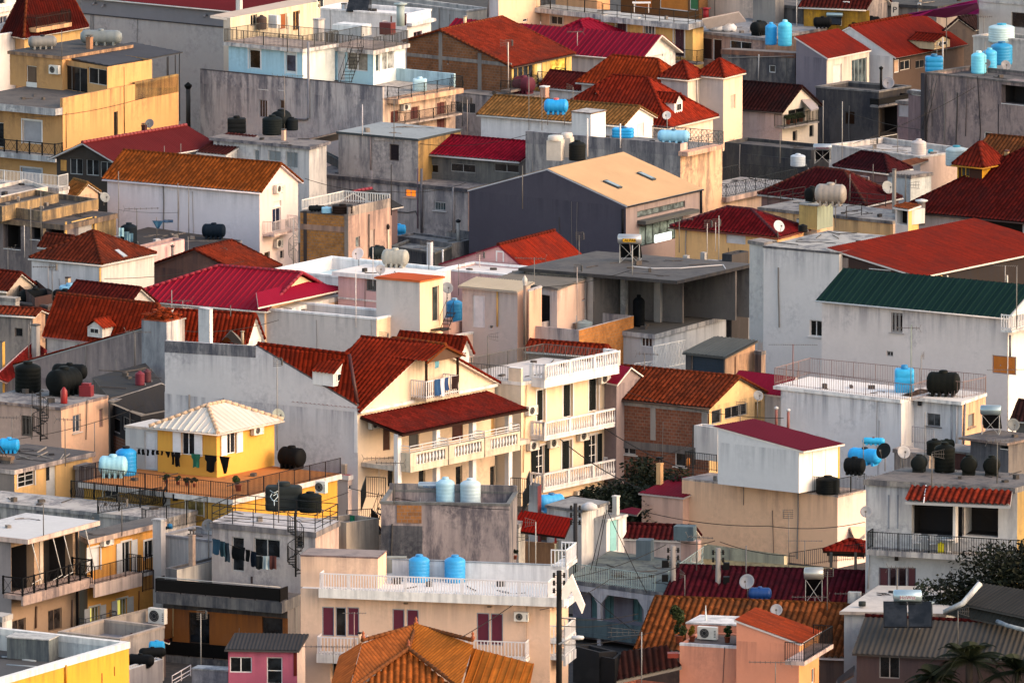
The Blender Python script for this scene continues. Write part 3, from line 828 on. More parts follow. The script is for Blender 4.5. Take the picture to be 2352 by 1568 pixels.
def letters(text,p,u,up,h,mat,parent,name='lettering',n=None):
    cu=bpy.data.curves.new(name,'FONT'); cu.body=text; cu.size=h*1.35; cu.align_x='CENTER'; cu.align_y='CENTER'; cu.extrude=.004
    o=bpy.data.objects.new(name,cu); col.objects.link(o)
    n=u.cross(up).normalized(); m=Matrix((u,up,n)).transposed().to_4x4()
    dg=bpy.context.evaluated_depsgraph_get(); me=bpy.data.meshes.new_from_object(o.evaluated_get(dg)); bpy.data.objects.remove(o)
    me.transform(Matrix.Translation(p-root_loc(parent))@m); me.materials.clear(); me.materials.append(mat)
    o=bpy.data.objects.new(name,me); col.objects.link(o); o.parent=parent; return o
SG='solar water heaters'
def zY(x,y,Y): d=ray(x,y); return H+d.z*Y/d.y
def solar(s,x,y,w,h,label,text=None,tc='2a2a3a',panels=1,rot=-25,tankc='b9bcc0',side=1,bandc=None,wide=.95):
    """x,y = photo point under the frame's middle; w tank length; h overall height"""
    p=base(s,x,y); k=scale_at(p); W=ln(w)/k; Hh=ln(h)/k
    u=Vector((math.cos(R_(rot)),math.sin(R_(rot)),0)); n=Vector((u.y,-u.x,0))   # n towards the viewer
    rt=empty('solar_water_heater',p,label,'solar water heater',SG)
    r=Hh*.17; tc_=p+Z*(Hh-r)
    t=MB(); t.lathe(Vector((0,0,0)),[(0,-W/2-.03),(r*.8,-W/2),(r,-W/2+.05),(r,W/2-.05),(r*.8,W/2),(0,W/2+.03)],20,'x')
    mt=Matrix((u,Vector((-u.y,u.x,0)),Z)).transposed(); t.v=[tc_+mt@Vector(v) for v in t.v]; t.build('tank',paint(tankc,.28,.55),rt)
    # panels lean from the tank down and away to the side "side*n"
    for i in range(panels):
        pw=W*wide/panels; a0=-W*wide/2+i*pw
        dn=n*side
        top=tc_+u*(a0+.03)-Z*r*1.0+dn*r*.3; bot=p+u*(a0+.03)+Z*.12+dn*Hh*.75
        pn=MB(); ww=u*(pw-.06); up=(top-bot); nn=ww.cross(up).normalized()*.07
        if nn.z<0: nn=-nn
        pn.box(bot,ww,up,nn); po=pn.build('panel_frame',paint('1b1d21',.5,.2),rt)
        g=MB(); e=.05; b2=bot+ww*.04+up*.03+nn*1.03; g.quad(b2,b2+ww*.92,b2+ww*.92+up*.94,b2+up*.94); g.build('collector',glass('0c0e12'),po)
    fr=MB()
    for q in (-.42,.42):
        a=p+u*W*q
        fr.tube([a-n*side*.25,tc_+u*W*q-Z*r*.9],.02,5); fr.tube([a+n*side*Hh*.3,tc_+u*W*q-Z*r*.9],.02,5); fr.tube([a-n*side*.25,a+n*side*Hh*.78+Z*.08],.018,5)
    fr.tube([p-u*W*.42-n*side*.25,tc_+u*W*.42-Z*r],.014,5); fr.tube([p+u*W*.42-n*side*.25,tc_-u*W*.42-Z*r],.014,5)
    fr.build('stand',paint('a3a2a0',.5,.3),rt)
    if text:
        up=Z; pl=MB(); pp=tc_+n*(r+.012)-Z*r*.15
        letters(text,pp,u,up,r*.62,paint(tc,.5),rt)
        if bandc: pl.box(pp-u*W*.28-Z*r*.36-n*.03,u*W*.56,n*.022,Z*r*.72); pl.build('label_plate',paint(bandc,.5),rt)
    return rt
WG='overhead cables'
def cable(p,label,sag=.6,r=.022,hue='262423',n=14,grp=WG):
    P=[atz(*q) for q in p]; pts=[]
    for a,b in zip(P,P[1:]):
        for i in range(n): t=i/n; pts.append(a+(b-a)*t-Z*(sag*4*t*(1-t)))
    pts.append(P[-1]); mb=MB(); c=P[0]
    mb.tube(pts,r,5,False); o=mb.build('cable',paint(hue,.7),None,loc=P[0]); return tag(o,label,'cable',grp)
def cloth(P,w,h,hue,name,label,u,cat=None,kind='rect',grp='laundry on the lines'):
    """a garment pegged at P (top centre), hanging down"""
    n=Vector((u.y,-u.x,0)); mb=MB(); NX,NY=8,7; vs=[]
    ph=random.random()*6
    i0=0
    def wd(t):
        if kind=='trousers': return 1-.08*t
        if kind=='shirt': return 1.0 if t<.3 else .72
        if kind=='tri': return 1-.8*t
        return 1-.05*t
    for j in range(NY+1):
        t=j/NY
        for i in range(NX+1):
            s=(i/NX-.5)
            q=P+u*(s*w*wd(t))-Z*(t*h*(1+.05*math.sin(ph+i)))+n*(.04*math.sin(s*9+ph)*(.4+t)+.03*math.sin(t*5+ph))
            mb.v.append(q)
    for j in range(NY):
        for i in range(NX):
            if kind=='trousers' and j>2 and i in(3,4): continue
            a=j*(NX+1)+i; mb.f.append((a,a+1,a+NX+2,a+NX+1)); mb.uv.append([(0,0)]*4); mb.smooth.append(True)
    o=mb.build(name,paint(hue,.9),None,loc=P); return tag(o,label,cat or name.replace('_',' '),grp)
def leafmesh(mb,c,rx,ry,rz,n,size,seedd=1,hollow=.35):
    rd=random.Random(seedd)
    cl=[(Vector((rd.gauss(0,.5),rd.gauss(0,.5),rd.gauss(0,.45)))) for _ in range(max(5,n//260))]
    for i in range(n):
        q=rd.choice(cl); v=Vector((rd.gauss(0,1),rd.gauss(0,1),rd.gauss(0,1))).normalized()*(rd.random()**.4)*.48
        d=q+v
        if d.length>1.25: d=d.normalized()*1.25*rd.random()**.3
        p=c+Vector((d.x*rx,d.y*ry,d.z*rz))
        a=Vector((rd.gauss(0,1),rd.gauss(0,1),rd.gauss(0,.6))).normalized(); b=a.cross(Vector((rd.gauss(0,1),rd.gauss(0,1),rd.gauss(0,1)))).normalized()
        s=size*rd.uniform(.6,1.3)
        mb.quad(p-a*s,p+b*s*.45,p+a*s,p-b*s*.45)
def leafmat(h='1d2a14'):
    key=('lf',h)
    if key in MC: return MC[key]
    c=srgb(h); t=NT('foliage'); geo=t.n('ShaderNodeNewGeometry').outputs['Position']
    n=t.noise(geo,1.1,4,.7); n2=t.noise(geo,9,2,.5)
    base=t.mix(t.mapr(n,.4,.65,0,1),darker(c,.5),tuple(x*1.6 for x in c)); base=t.mix(t.mapr(n2,.4,.7,0,.5),base,(c[0]*2.4,c[1]*1.9,c[2]))
    t.l(base,t.b.inputs['Base Color']); t.b.inputs['Roughness'].default_value=.7; t.b.inputs['Specular IOR Level'].default_value=.2
    MC[key]=t.m; return t.m
def tree(p,rx,ry,rz,label,n=6000,size=.16,hue='1d2a14',trunk=3.0,cat='tree',grp=None,name='tree',sd=3):
    p=Vector(p); rt=empty(name,p,label,cat,grp)
    tr=MB(); c=p+Z*(trunk+rz*.75); rd=random.Random(sd)
    tr.tube([p-Z*.1,p+Z*trunk*.5+Vector((.1,0,0)),p+Z*trunk,c],[.26,.2,.16,.06],8)
    for i in range(7):
        a=rd.uniform(0,6.28); e=c+Vector((math.cos(a)*rx*.7,math.sin(a)*ry*.7,rd.uniform(-.3,.6)*rz)); s0=p+Z*(trunk*rd.uniform(.7,1.1))
        tr.tube([s0,(s0+e)/2+Z*.3,e],[.09,.06,.02],6)
    tr.build('trunk',plaster('4a3d33',.3),rt)
    cr=MB(); leafmesh(cr,c,rx,ry,rz,n,size,sd); cr.build('crown',leafmat(hue),rt); return rt
def potplant(s,x,y,h,w,label,hue='26351a',pot='8a4630',kind='bush'):
    p=base(s,x,y); k=scale_at(p); Hh=ln(h)/k; W=ln(w)/k
    rt=empty('potted_plant',p,label,'potted plant','potted plants on the terraces')
    ph=min(.4,Hh*.35); m=MB(); m.lathe(p,[(0,0),(ph*.4,0),(ph*.55,ph),(ph*.6,ph),(ph*.6,ph*1.08),(0,ph)],12); m.build('pot',paint(pot,.8),rt)
    f=MB(); leafmesh(f,p+Z*(ph+(Hh-ph)*.5),W*.42,W*.42,(Hh-ph)*.42,max(140,int(Hh*900)),.085,int(x)); f.build('foliage',leafmat(hue),rt); return rt
def thing(name,label,cat,loc,grp=None): return empty(name,loc,label,cat,grp)
def stairs_spiral(v,x,y,ytop,wpx,turns=1.4,steps=16,hue='1f1e1e',name='spiral_staircase',s=None):
    p=base(s if s is not None else v,x,y); k=scale_at(p); hh=ln(y-ytop)/k; R=ln(wpx)/k/2
    mb=MB(); mb.tube([p,p+Z*(hh+.9)],.05,8); hr=[]
    for i in range(steps):
        a=2*math.pi*turns*i/steps+.6; z=hh*(i+1)/steps; d=Vector((math.cos(a),math.sin(a),0)); e=Vector((-d.y,d.x,0))
        q=p+Z*z; w=.2*R/.8
        mb.box8([q+d*.05-e*.05-Z*.03,q+d*R-e*w-Z*.03,q+d*R+e*w-Z*.03,q+d*.05+e*.05-Z*.03,q+d*.05-e*.05,q+d*R-e*w,q+d*R+e*w,q+d*.05+e*.05])
        mb.tube([q+d*R,q+d*R+Z*.9],.014,4); mb.tube([q+d*R+e*w,q+d*R+e*w+Z*.9],.010,4); hr.append(q+d*R+Z*.9)
    mb.tube(hr,.022,5,False); mb.tube([q-Z*.9 for q in hr],.02,5,False)
    return mb.build(name,paint(hue,.6),v.root)
def stairs_straight(v,a,b,w,side,steps=12,hue='242222',name='metal_staircase'):
    """from world point a (bottom) to b (top)"""
    mb=MB(); d=b-a; s_=side*w
    for i in range(steps):
        q=a+d*((i+.5)/steps); h=Vector((d.x,d.y,0))/steps; mb.box(q,h,s_,Z*.03)
    for o in (Vector((0,0,0)),s_):
        mb.tube([a+o,b+o],.035,4); mb.tube([a+o+Z*.9,b+o+Z*.9],.02,4)
        for i in range(0,steps+1,2): mb.tube([a+o+d*(i/steps),a+o+d*(i/steps)+Z*.9],.012,4)
    return mb.build(name,paint(hue,.6),v.root)
def wallon(v,face,h,th=.16,u0=0,u1=None,mat=None,stain=.3,name='parapet',z=None,h1=None,cap=None):
    """a parapet standing on the volume's edge above 'face'"""
    f=v.fc[face]; u1=f.L if u1 is None else u1; z=v.roofz if z is None else z; h1=h if h1 is None else h1
    dz=getattr(v,'th',0)+.02; z-=dz; h+=dz; h1+=dz
    mb=MB(); a,b=f.P(u0,z),f.P(u1,z); n=-f.n*th
    mb.box8([a,b,b+n,a+n,a+Z*h,b+Z*h1,b+n+Z*h1,a+n+Z*h])
    m=mat if mat is not None and not isinstance(mat,str) else plaster(mat,stain) if mat else (v.wmB if face=='B' else v.wm)
    # move a hair outward so it never shares the wall's plane
    mb.v=[Vector(q)+f.n*.012 for q in mb.v]
    o=mb.build(name,m,v.root)
    if cap:
        c=MB(); c.box(a+f.n*.04+Z*h,f.u*(u1-u0),n-f.n*.06,Z*.05); c.build('coping',plaster(cap,.2),o)
    return o
def sign(label,p,u,w,h,text,bg='d8d4d0',fg='20242c',name='sign'):
    rt=empty(name,p,label,'sign'); n=Vector((u.y,-u.x,0)); mb=MB(); mb.box(p-u*w/2,u*w,n*.06,Z*h); mb.build('board',paint(bg,.5),rt)
    letters(text,p+Z*h*.5+n*.07,u,Z,h*.4,paint(fg,.5),rt); return rt
def posts(v,pts,z0,z1,r=.04,hue='5a5552',name='post',sq=True):
    for x,y in pts:
        p=atz(x,y,z1); mb=MB(); mb.cbox(Vector((p.x,p.y,z0)),r*2,r*2,z1-z0,-.6); mb.build(name,paint(hue,.7),v.root)
SUNAZ=112; SKYTINT=(1.0,.855,.69); SKYS=.62; SUNE=.28; SUNC=(1,.58,.42)
# =================================================================== far left, top
T(0,0)
b=Bld('apartment_building','tall white apartment house cut off by the top left corner of the photo','building')
v=b.vol((-1000,60),(-700,90),(215,-80),11.3,wall='cfc6c8',wallB='dccfca',stain=.1); v.slab(.3,top='b8b2ae')
v.opn('B',35,235,70,175,'glass',fc='b9b4b6',cols=2,fillc='202430'); v.opn('B',15,20,70,50,'glass',cols=1)
v.bandpx('B',-650,190,45,'d9cfcb',.25)
v=b.vol((-900,360),(-600,415),(285,280),10,wall='cfc8ca',wallB='d8ccca',stain=.15); v.flat(.7,top='9a9491',cap='ded4d0')
dish(v,330-290,330,255,90,'small satellite dish on the white terrace by the top left corner',az=170)
b=Bld('house','dark red hipped roof house with yellow wall behind the tank roof, top left corner','house')
v=b.vol((60,215),(222,245),(760,150),10.6,wall='c9a070',wallB='c8a468',stain=.3); v.hip(3.0,'B',kind='tile',mat=tiles('5c1812',.25,.3),ridgec=tiles('a8502c'),inset=1.6)
v.balcony('B',335,265,660,.9,.3,'spear',slabc='d9a878',rc='2a2422',rh=.8)
b=Bld('warehouse','long grey windowless warehouse with dark red metal roof at the top left','warehouse')
v=b.vol((750,-38),(2560,134),(3300,10),11.0,wall='a39c9c',stain=.34); v.gable('A',1.8,'fine',metal_roof('6e2024',.1),over=.35,edge='b5b3b5')
v.bandpx('A',750,-38,158,metal_roof('8d8c92',.12),.07,name='cladding')
v.bandpx('A',750,120,8,'3c3a3d',.1,name='flashing')
for q in (885,968,1905): 
    f=v.A; u,z=f.hit(q,{885:28,968:48,1905:140}[q]); m=MB(); m.tube([f.P(u,z,.07),f.P(u,z,.3),f.P(u,z-.12,.42)],.09,8); m.build('vent_outlet',paint('77757a'),v.root)
chimney(v,2198,110,60,150,'white flue with black cowl above the blue house terrace','cfc8c4','box',-30,'1c1a1a')
# ------------------------------------------------------------------- yellow block
b=Bld('apartment_building','ochre yellow apartment block with a bright blank side wall, grey awning on its roof','building')
v=b.vol((-250,912),(575,990),(1640,782),8.5,wall='b98e5c',wallB='cf9c66',stain=.22)
v.slab((.9,0,0,.9),.5,top='5b5552',edge='b9b6b8',stain=.5)
wallon(v,'B',.66,.22,mat='cf9c66',stain=.3,h1=.66)
wallon(v,'B',.8,.22,u0=v.lb*.62,mat='a88652',stain=.95,name='stained_parapet')
v.opn('A',295,1215,175,215,'roller',fc='c9c6c6',sc='cfcccc',fillc='9d9ba1',cols=1)
v.opn('A',5,1240,60,230,'glass',fc='c4c0be',cols=1)
v.opn('A',290,1640,190,190,'roller',fc='b9b6b6',sc='b9b6b8',fillc='8c93a0',cols=1)
v.balcony('A',-200,1372,505,.95,.42,'cross',slabc='b5b2b5',rc='1f2022',rh=.9)
v.opn('B',1065,1145,38,240,'glass',fc='4a4038',fillc='1c1713',cols=1)
v.pipe('B',[(1135,620),(1140,1240)],.03,'7a6038',.05,'cable_duct'); v.pipe('B',[(605,1030),(605,1360)],.025,'9a7a48',.05,'cable_duct')
v.band('A',v.base,.1,'b98e5c',.03)
u1=b.vol((90,470),(572,520),(1215,412),11.0,base=8.5,wall='b98e5c',wallB='cf9c66',stain=.2); u1.slab((.12,.12,0,.15),.22,top='4a4543',edge='b58f6a',stain=.8)
u1.opn('A',290,740,95,270,'panel',fc='c9c0b8',fillc='5c4738',cols=1,name='door')
f=u1.A; a,z=f.hit(245,870); c,_=f.hit(340,870); m=MB(); m.box(f.P(a,z,.0),f.u*(c-a),f.n*.03,Z*.95); m.build('door_panel',paint('c9c6c4'),u1.root)
ac(u1,'A',495,642,105,80,'air conditioner beside the brown glass door of the ochre block')
u2=b.vol((572,545),(985,615),(1397,548),10.7,base=8.5,wall='b98e5c',wallB='d0a066',stain=.15)
u2.opn('A',690,740,225,255,'glass',fc='6e6a68',cols=3,fillc='0c0c10',name='door'); u2.opn('A',895,705,170,150,'glass',fc='b0a8a0',cols=2,fillc='0d0d10')
roofpoly(b.root,[(575,528,10.72),(1003,612,10.55),(1680,486,10.55),(1215,396,11.0)],'corr',metal_roof('55565c',.3),'awning_roof',.03,'3a3a3d')
for q in ((1545,520,8.5),(1610,505,8.5),(1648,495,8.5),(1535,525,8.5)):
    p=atz(q[0],q[1],10.5); m=MB(); m.tube([Vector((p.x,p.y,5.5 if q[0]==1648 else 8.6)),p],.035,6); m.build('post',paint('2c2c30'),b.root)
tank(u1,'h',390,450,265,130,'6f6f70','weathered grey horizontal tank with dark ends on the ochre block',rz=.25,lidc='24262c')
tank(u1,'h',930,415,390,150,'70777a','long grey horizontal tank with a pale end on the ochre block',rz=-.1)
chimney(u1,822,450,62,130,'square chimney in orange light on the ochre block roof','a0765a','box',-35,'4a4038')
antenna(u1,568,520,280,'thin mast at the front edge of the ochre block roof','pole')
chimney(3.2,1730,1160,42,410,'dark tall flue pipe standing right of the ochre block','3a3633','pipe',cap='191919')
# ------------------------------------------------------------------- dark red gable porch house
b=Bld('house','dark red seamed roof house with a glazed gable porch below the ochre block','house')
v=b.vol((520,1445),(1075,1485),(1950,1335),6.2,wall='3a3430',wallB='b3aeb0',stain=.2)
v.gable('B',1.15,'fine',metal_roof('5a1a1c',.25,.6),over=.3,edge='a9a9ad',ridgec=paint('7a2a2c'),verge=.5)
for x,y in ((700,1470),(850,1480),(980,1500)): v.opn('A',x,y+60,120,150,'glass',fc='8f9396',cols=2,fillc='15171a')
v.vbar('A',585,1470,1568,60,'b98a4a',.03)
chimney(v,1325,1240,50,110,'small dark chimney beside the grey dish on the dark red seamed roof','4a2a28','box',-30)
dish(v,1380,1210,1140,85,'grey satellite dish above the dark red seamed roof',az=200,c='77777a')
for x,y,t in ((1510,1450,1340,),(1662,1465,1320)): antenna(v,x,y,t,('left' if x<1600 else 'right')+' of two bare poles at the eave of the dark red seamed roof','pole')
# small white house
b=Bld('house','small white house with tiled awning and grey shutters under the black tanks','house')
v=b.vol((1838,1400),(2085,1425),(2330,1385),6.0,wall='c8c4cc',wallB='d0c8c4',stain=.2); v.shed(.9,'A',mat=tiles('5a2620',.3,.5)); v.opn('A',1970,1450,65,65,'glass',cols=1,fc='bdbabb')
v=b.vol((1960,1262),(2840,1345),(3000,1300),7.0,wall='b9b6b8',stain=.5); v.slab(.25,.2,top='7d7674',edge='8c8688',stain=.8)
T(1,0)
roofpoly(b.root,[(-400,1330,6.3),(400,1395,6.3),(412,1345,6.75),(-380,1262,6.75)],'tile',tiles('6a2a22',.35,.4))
v.opn('A',170,1435,115,100,'louvre',fc='a9a9a9',fillc='7f8486',cols=2); v.opn('A',328,1470,110,150,'louvre',fc='b0b0b0',fillc='7f8486',cols=3); v.opn('A',5,1450,50,150,'louvre',fillc='7f8486')
f=v.A
tank(v,'c',-177,1222,170,160,'16181a','black square tank beside the stained wall')
tank(v,'v',150,1235,185,180,'141a1c','round black tank, largest of the black tanks under the stained wall')
tank(v,'h',230,1190,170,190,'12171a','black horizontal tank behind the round black one',rz=1.0)
tank(v,'v',330,1195,115,120,'151a1e','smaller black tank right of the round black tank')
chimney(v,255,1290,40,95,'peach chimney stub at the edge of the small white house roof','d0a890','plain',-35)
antenna(v,262,1200,690,'tall mottled mast with yagi over the black tanks','yagi',boom=2.2,az=5,r=.03)
# =================================================================== light blue building
b=Bld('apartment_building','pale blue two part rooftop house with railed terraces above a stained blank wall','building')
g=b.vol((-512,742),(1165,907),(1832,790),8.4,wall='b0a3a6',wallB='e2c4a6',stain=.62); g.slab((0,0,0,0),.2,top='b5a79c',edge='c9b09a')
wallon(g,'A',.82,.2,mat='b0a3a6',stain=.8,cap='4a4648')
wallon(g,'G',.9,.2,mat='a9c6d4',stain=.2); 
g.balcony('B',1310,917,1908,1.05,.35,'curly',slabc='dcb08a',rc='1e2224',rh=.9)
m=MB(); 
for x,y,w,h in ((1278,1075,82,125),(1460,1045,82,135)): g.opn('B',x,y,w,h,'louvre',fc='c8a890',fillc='5a2a26',cols=2)
g.opn('B',1705,1065,84,260,'louvre',fc='c8a890',fillc='5a2a26',cols=2,name='door')
g.balcony('B',1370,1135,1900,1.0,.12,'curly',slabc='c9b4a4',rc='232426',rh=.75)
ac(g,'B',1385,985,80,60,'air conditioner under the terrace between the brown shutters')
g.opn('A',65,1000,75,165,'glass',fc='8a8890',cols=3,fillc='15161a'); g.opn('A',238,960,45,85,'glass',fc='8a8890',cols=1)
g.opn('A',65,765,95,115,'void'); g.opn('A',235,775,60,110,'void')
g.pipe('A',[(490,385),(492,1080),(475,1095),(375,1095)],.09,'77757c',.12)
for y,xx in ((640,-252),): pass
u=b.vol((-252,385),(427,447),(725,398),11.3,base=8.4,wall='9fc4d6',wallB='bcc9cc',stain=.12); u.slab((.35,.3,.2,.3),.26,top='b09c90',edge='c9c4c4',rail='bars',rc='3a3836')
u.opn('A',-12,545,105,175,'glass',fc='c9cbd0',sc='c9cbd0',cols=1,fillc='14120f',name='window')
u.opn('A',320,580,95,200,'panel',fc='c9cfd4',sc='c9cfd4',cols=1,fillc='c4ccd2',name='door'); f=u.A
a,z=f.hit(283,650); c,_=f.hit(358,650); m=MB(); m.box(f.P(a,z,-.08),f.u*(c-a),f.n*.03,Z*1.15); m.build('pane',glass('1c2838'),u.root)
r=b.vol((695,425),(1077,462),(1372,402),11.0,base=8.4,wall='9fc4d6',wallB='bccdd2',stain=.12); r.slab((.4,.3,.2,.4),.28,top='b09c90',edge='d0c4bc',rail='bars',rc='33312f')
r.opn('A',780,610,72,265,'panel',fc='d4d4d8',fillc='d0cfd2',cols=1,name='door'); r.opn('A',930,568,190,170,'glass',fc='d8d6da',cols=2,fillc='5c5a56')
r.opn('B',1120,580,40,165,'glass',fc='d6d6d8',cols=1,fillc='3c4a50'); r.opn('B',1215,555,112,175,'glass',fc='d6d6d8',cols=2,fillc='6c6f70')
a=g.A; p0=a.P(*a.hit(560,735),-2.6); 
stairs_straight(u,Vector((p0.x,p0.y,8.5)),Vector((p0.x+1.0,p0.y+1.6,11.3)),.8,Vector((1,0,0)),12)
ph=b.vol((-300,159),(-235,165),(590,12),12.5,wall='c9b8a8',wallB='d9c9a8',stain=.15)
roofpoly(b.root,[(-420,150,12.55),(-250,175,12.4),(590,22,12.4),(400,-10,12.8)],'plain',metal_roof('c4b4a8',.1),'canopy_roof',.14,'cfc4bc')
ph.opn('B',252,200,62,150,'panel',fc='d0c4b4',fillc='8a4a20',cols=1,name='door'); ph.opn('B',372,192,64,180,'glass',fc='b58a50',cols=2,fillc='2a1a10',name='door')
ph.opn('B',-20,190,60,110,'glass',fc='c9b8a4'); ph.opn('B',600,30,60,90,'glass',cols=1)
p=atz(398,268,11.3)
for x,y in ((398,268),(300,265)): p=atz(x,y-140,12.4); m=MB(); m.tube([p,p-Z*2.4],.035,6); m.build('post',paint('d0ccc8'),b.root)
tank(u,'v',52,270,95,130,'3a2a26','dark round tank on the upper terrace of the pale blue house')
m=MB(); p=atz(170,258,11.33); m.cbox(p,.8,.5,.95,-.6); tag(m.build('cabinet',plaster('c9c6c4',.3),None,loc=p),'white plastered cabinet on the upper terrace of the pale blue house','cabinet')
b2=Bld('roof_hut','cream masonry pier beside the upper terrace of the pale blue house','hut'); q=b2.vol((525,172),(575,180),(628,172),12.0,base=-.5,wall='c8bcb8'); q.slab(.05,.1,top='c9c0bc')
T(1,0)
m=MB(); p=atz(880,320,11.02); m.cbox(p,2.6,1.3,.75,-.55); m.cbox(p+Vector((.1,.1,.75)),2.4,1.2,.06,-.55); tag(m.build('storage_bench',plaster('c9cdd2',.15),None,loc=p),'long white covered bench on the right terrace of the pale blue house','bench')
m=MB(); p=atz(1208,318,11.02); m.cbox(p,1.0,.7,.9,-.55); tag(m.build('awning_box',paint('5a1418'),None,loc=p),'crimson covered stall on the right terrace of the pale blue house','awning')
for x,t in ((1243,150),(1372,128)): antenna(r,x,235,t,('left' if x<1300 else 'right')+' of two dark red poles on the terrace of the pale blue house','pole',r=.06,mc='3a1418')
tank(g,'c',1505,835,130,130,'a8c8d6','pale covered square tank on the beige terrace of the pale blue house')
dish(r,1180,245,225,70,'grey dish behind the crimson stall',az=160,c='8f9098')
# white low building behind
b=Bld('house','white flat roofed house with a ribbed metal chimney behind the pale blue house','house')
v=b.vol((560,80),(1385,142),(1608,92),11.4,wall='cfcbd0',wallB='d8d2d2',stain=.1); v.flat(.25,top='cdcbd0',cap='d8d4d8',stain=.1)
v.bandpx('B',1385,215,28,'d2ccd0',.45,name='canopy'); v.opn('B',1487,320,78,60,'glass',fc='8a6a78',cols=2)
chimney(12.2,1328,215,75,195,'tall ribbed metal chimney on the white flat roof','8d9a9c','pipe',cap='8d9a9c')
chimney(v,808,110,42,70,'short white chimney left of the dark skylight','c4c2c8','plain')
p=atz(940,100,v.roofz+.2); m=MB(); m.box8([p+Vector((-.9,-.8,0)),p+Vector((.7,-.8,0)),p+Vector((1.0,.8,0)),p+Vector((-.6,.8,0)),p+Vector((-.9,-.8,.1)),p+Vector((.7,-.8,.1)),p+Vector((1.0,.8,1.3)),p+Vector((-.6,.8,1.3))]); m.build('skylight',glass('121418'),v.root)
v2=b.vol((615,108),(1000,140),(1130,120),10.6,wall='a89890',stain=.8); v2.flat(.3,top='b5a090')
v3=b.vol((890,175),(1200,200),(1385,170),10.4,wall='d8c0ac',stain=.2); v3.slab(.1)
b=Bld('building','plain grey block with a beige end behind the white flat roofed house','building')
v=b.vol((560,-70),(1935,104),(2120,80),9.5,wall='a09b98',wallB='c9bcac',stain=.15); v.flat(.3,cap='aaa5a2',top='9a9694')
b=Bld('apartment_building','tall plain building with pale grey and peach walls at the top edge','building')
v=b.vol((2135,-90),(2228,-80),(2610,-150),11.5,wall='b9b8bc',wallB='e3bf9c',stain=.08); v.slab(.2); v.pipe('A',[(2138,-60),(2138,160)],.06,'5c5a5c')
v.opn('B',2475,188,45,30,'glass',cols=1)
# =================================================================== brick house
b=Bld('house','bare brick gable house with concrete frame and worn red tile roof','house')
v=b.vol((1385,520),(2350,618),(2900,498),8.9,wall=brick('80512f'),wallB='d6b468',stain=.3)
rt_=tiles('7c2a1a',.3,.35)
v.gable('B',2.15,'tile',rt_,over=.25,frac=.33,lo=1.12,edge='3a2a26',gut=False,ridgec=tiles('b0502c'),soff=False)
v.bandpx('A',1385,484,32,'8a8480',.05); 
for x,y0,y1,w in ((1697,275,650,38),(2057,490,850,40)): v.vbar('A',x,y0,y1,w,'8a8480',.055)
v.opn('A',1765,570,9,36,'void')
c_=b.vol((1820,845),(2370,905),(2700,850),6.95,wall='b8a09a',wallB='c0a890',stain=.6); c_.slab(0,.1)
c_.opn('A',1922,990,185,100,'glass',fc='a8a09c',cols=3,fillc='4a4c50'); 
T(2,0)
v.opn('B',110,665,190,150,'glass',fc='c9a25a',cols=4,fillc='20242a'); v.opn('B',425,635,150,230,'glass',fc='2a2c22',cols=2,fillc='d9a850')
v.opn('B',255,660,50,150,'panel',fillc='d8c8a0')
v.balcony('B',-10,835,245,.9,.15,'curly',slabc='7d7068',rc='26282a',rh=.7)
v.balcony('B',330,740,500,.9,.15,'curly',slabc='8d8078',rc='26282a',rh=.6)
tank(c_,'h',108,860,205,170,'5a1c2c','dark crimson round tank below the yellow window frames',rz=-.6)
solar(6.9,170,560,150,245,'solar water heater with a white tank standing by the brick house',text='NOBEL',tc='22242c',rot=-12,tankc='d4cfd4',side=-1)
T(1,0)
chimney(9.6,1920,222,30,78,'thin white flue on the crimson roof ridge','d8b898','pipe',cap='8a8078')
antenna(7.0,2318,860,385,'white mast with a light comb antenna by the brick wall','grid',mc='c9b8ac',r=.035)
antenna(3.8,1942,1265,915,'light pole with a grid antenna under the brick wall','grid',mc='c4b4a8')
# =================================================================== crimson ribbed roof
T(2,0)
b=Bld('house','long house with a bright crimson ribbed metal roof and a pale open gable end','house')
v=b.vol((-640,390),(1158,540),(1502,470),8.2,wall='c8b8b0',wallB='d8ccc4',stain=.3)
crim=metal_roof('86142e',.12,.45)
v.gable('A',1.45,'metal',crim,over=.25,edge='cfc4bc',verge=.5,gut='b4aeb0')
v.opn('B',1320,470,140,130,'panel',fc='cfc8c4',fillc='c4bcba',cols=1)
w=b.vol((330,330),(690,362),(1000,300),8.5,wall='c8b8b0'); w.hip(1.0,'B',kind='metal',mat=crim,gut=False)
antenna(v,262,340,200,'bare pole at the left of the crimson ribbed roof','pole',mc='b4a8a4')
antenna(v,600,480,290,'pole with thin antenna in front of the crimson ribbed roof','yagi',boom=1.2,az=190,mc='b4a8a4')
tank(4.8,'v',525,735,115,165,'1592d2','blue upright tank half hidden behind its twin, below the crimson ribbed roof',lidc='0e5a90')
tank(4.8,'v',634,748,128,178,'1187c6','dark blue upright tank with black cap below the crimson ribbed roof',lidc='1a2a3c')
pp=[atz(700,700,4.8),atz(890,725,4.8)]; m=MB(); railing(m,[p for p in pp],1.0,'curly'); tag(m.build('garden_railing',paint('1f2224'),None,loc=pp[0]),'black scrolled railing right of the two blue upright tanks','railing')
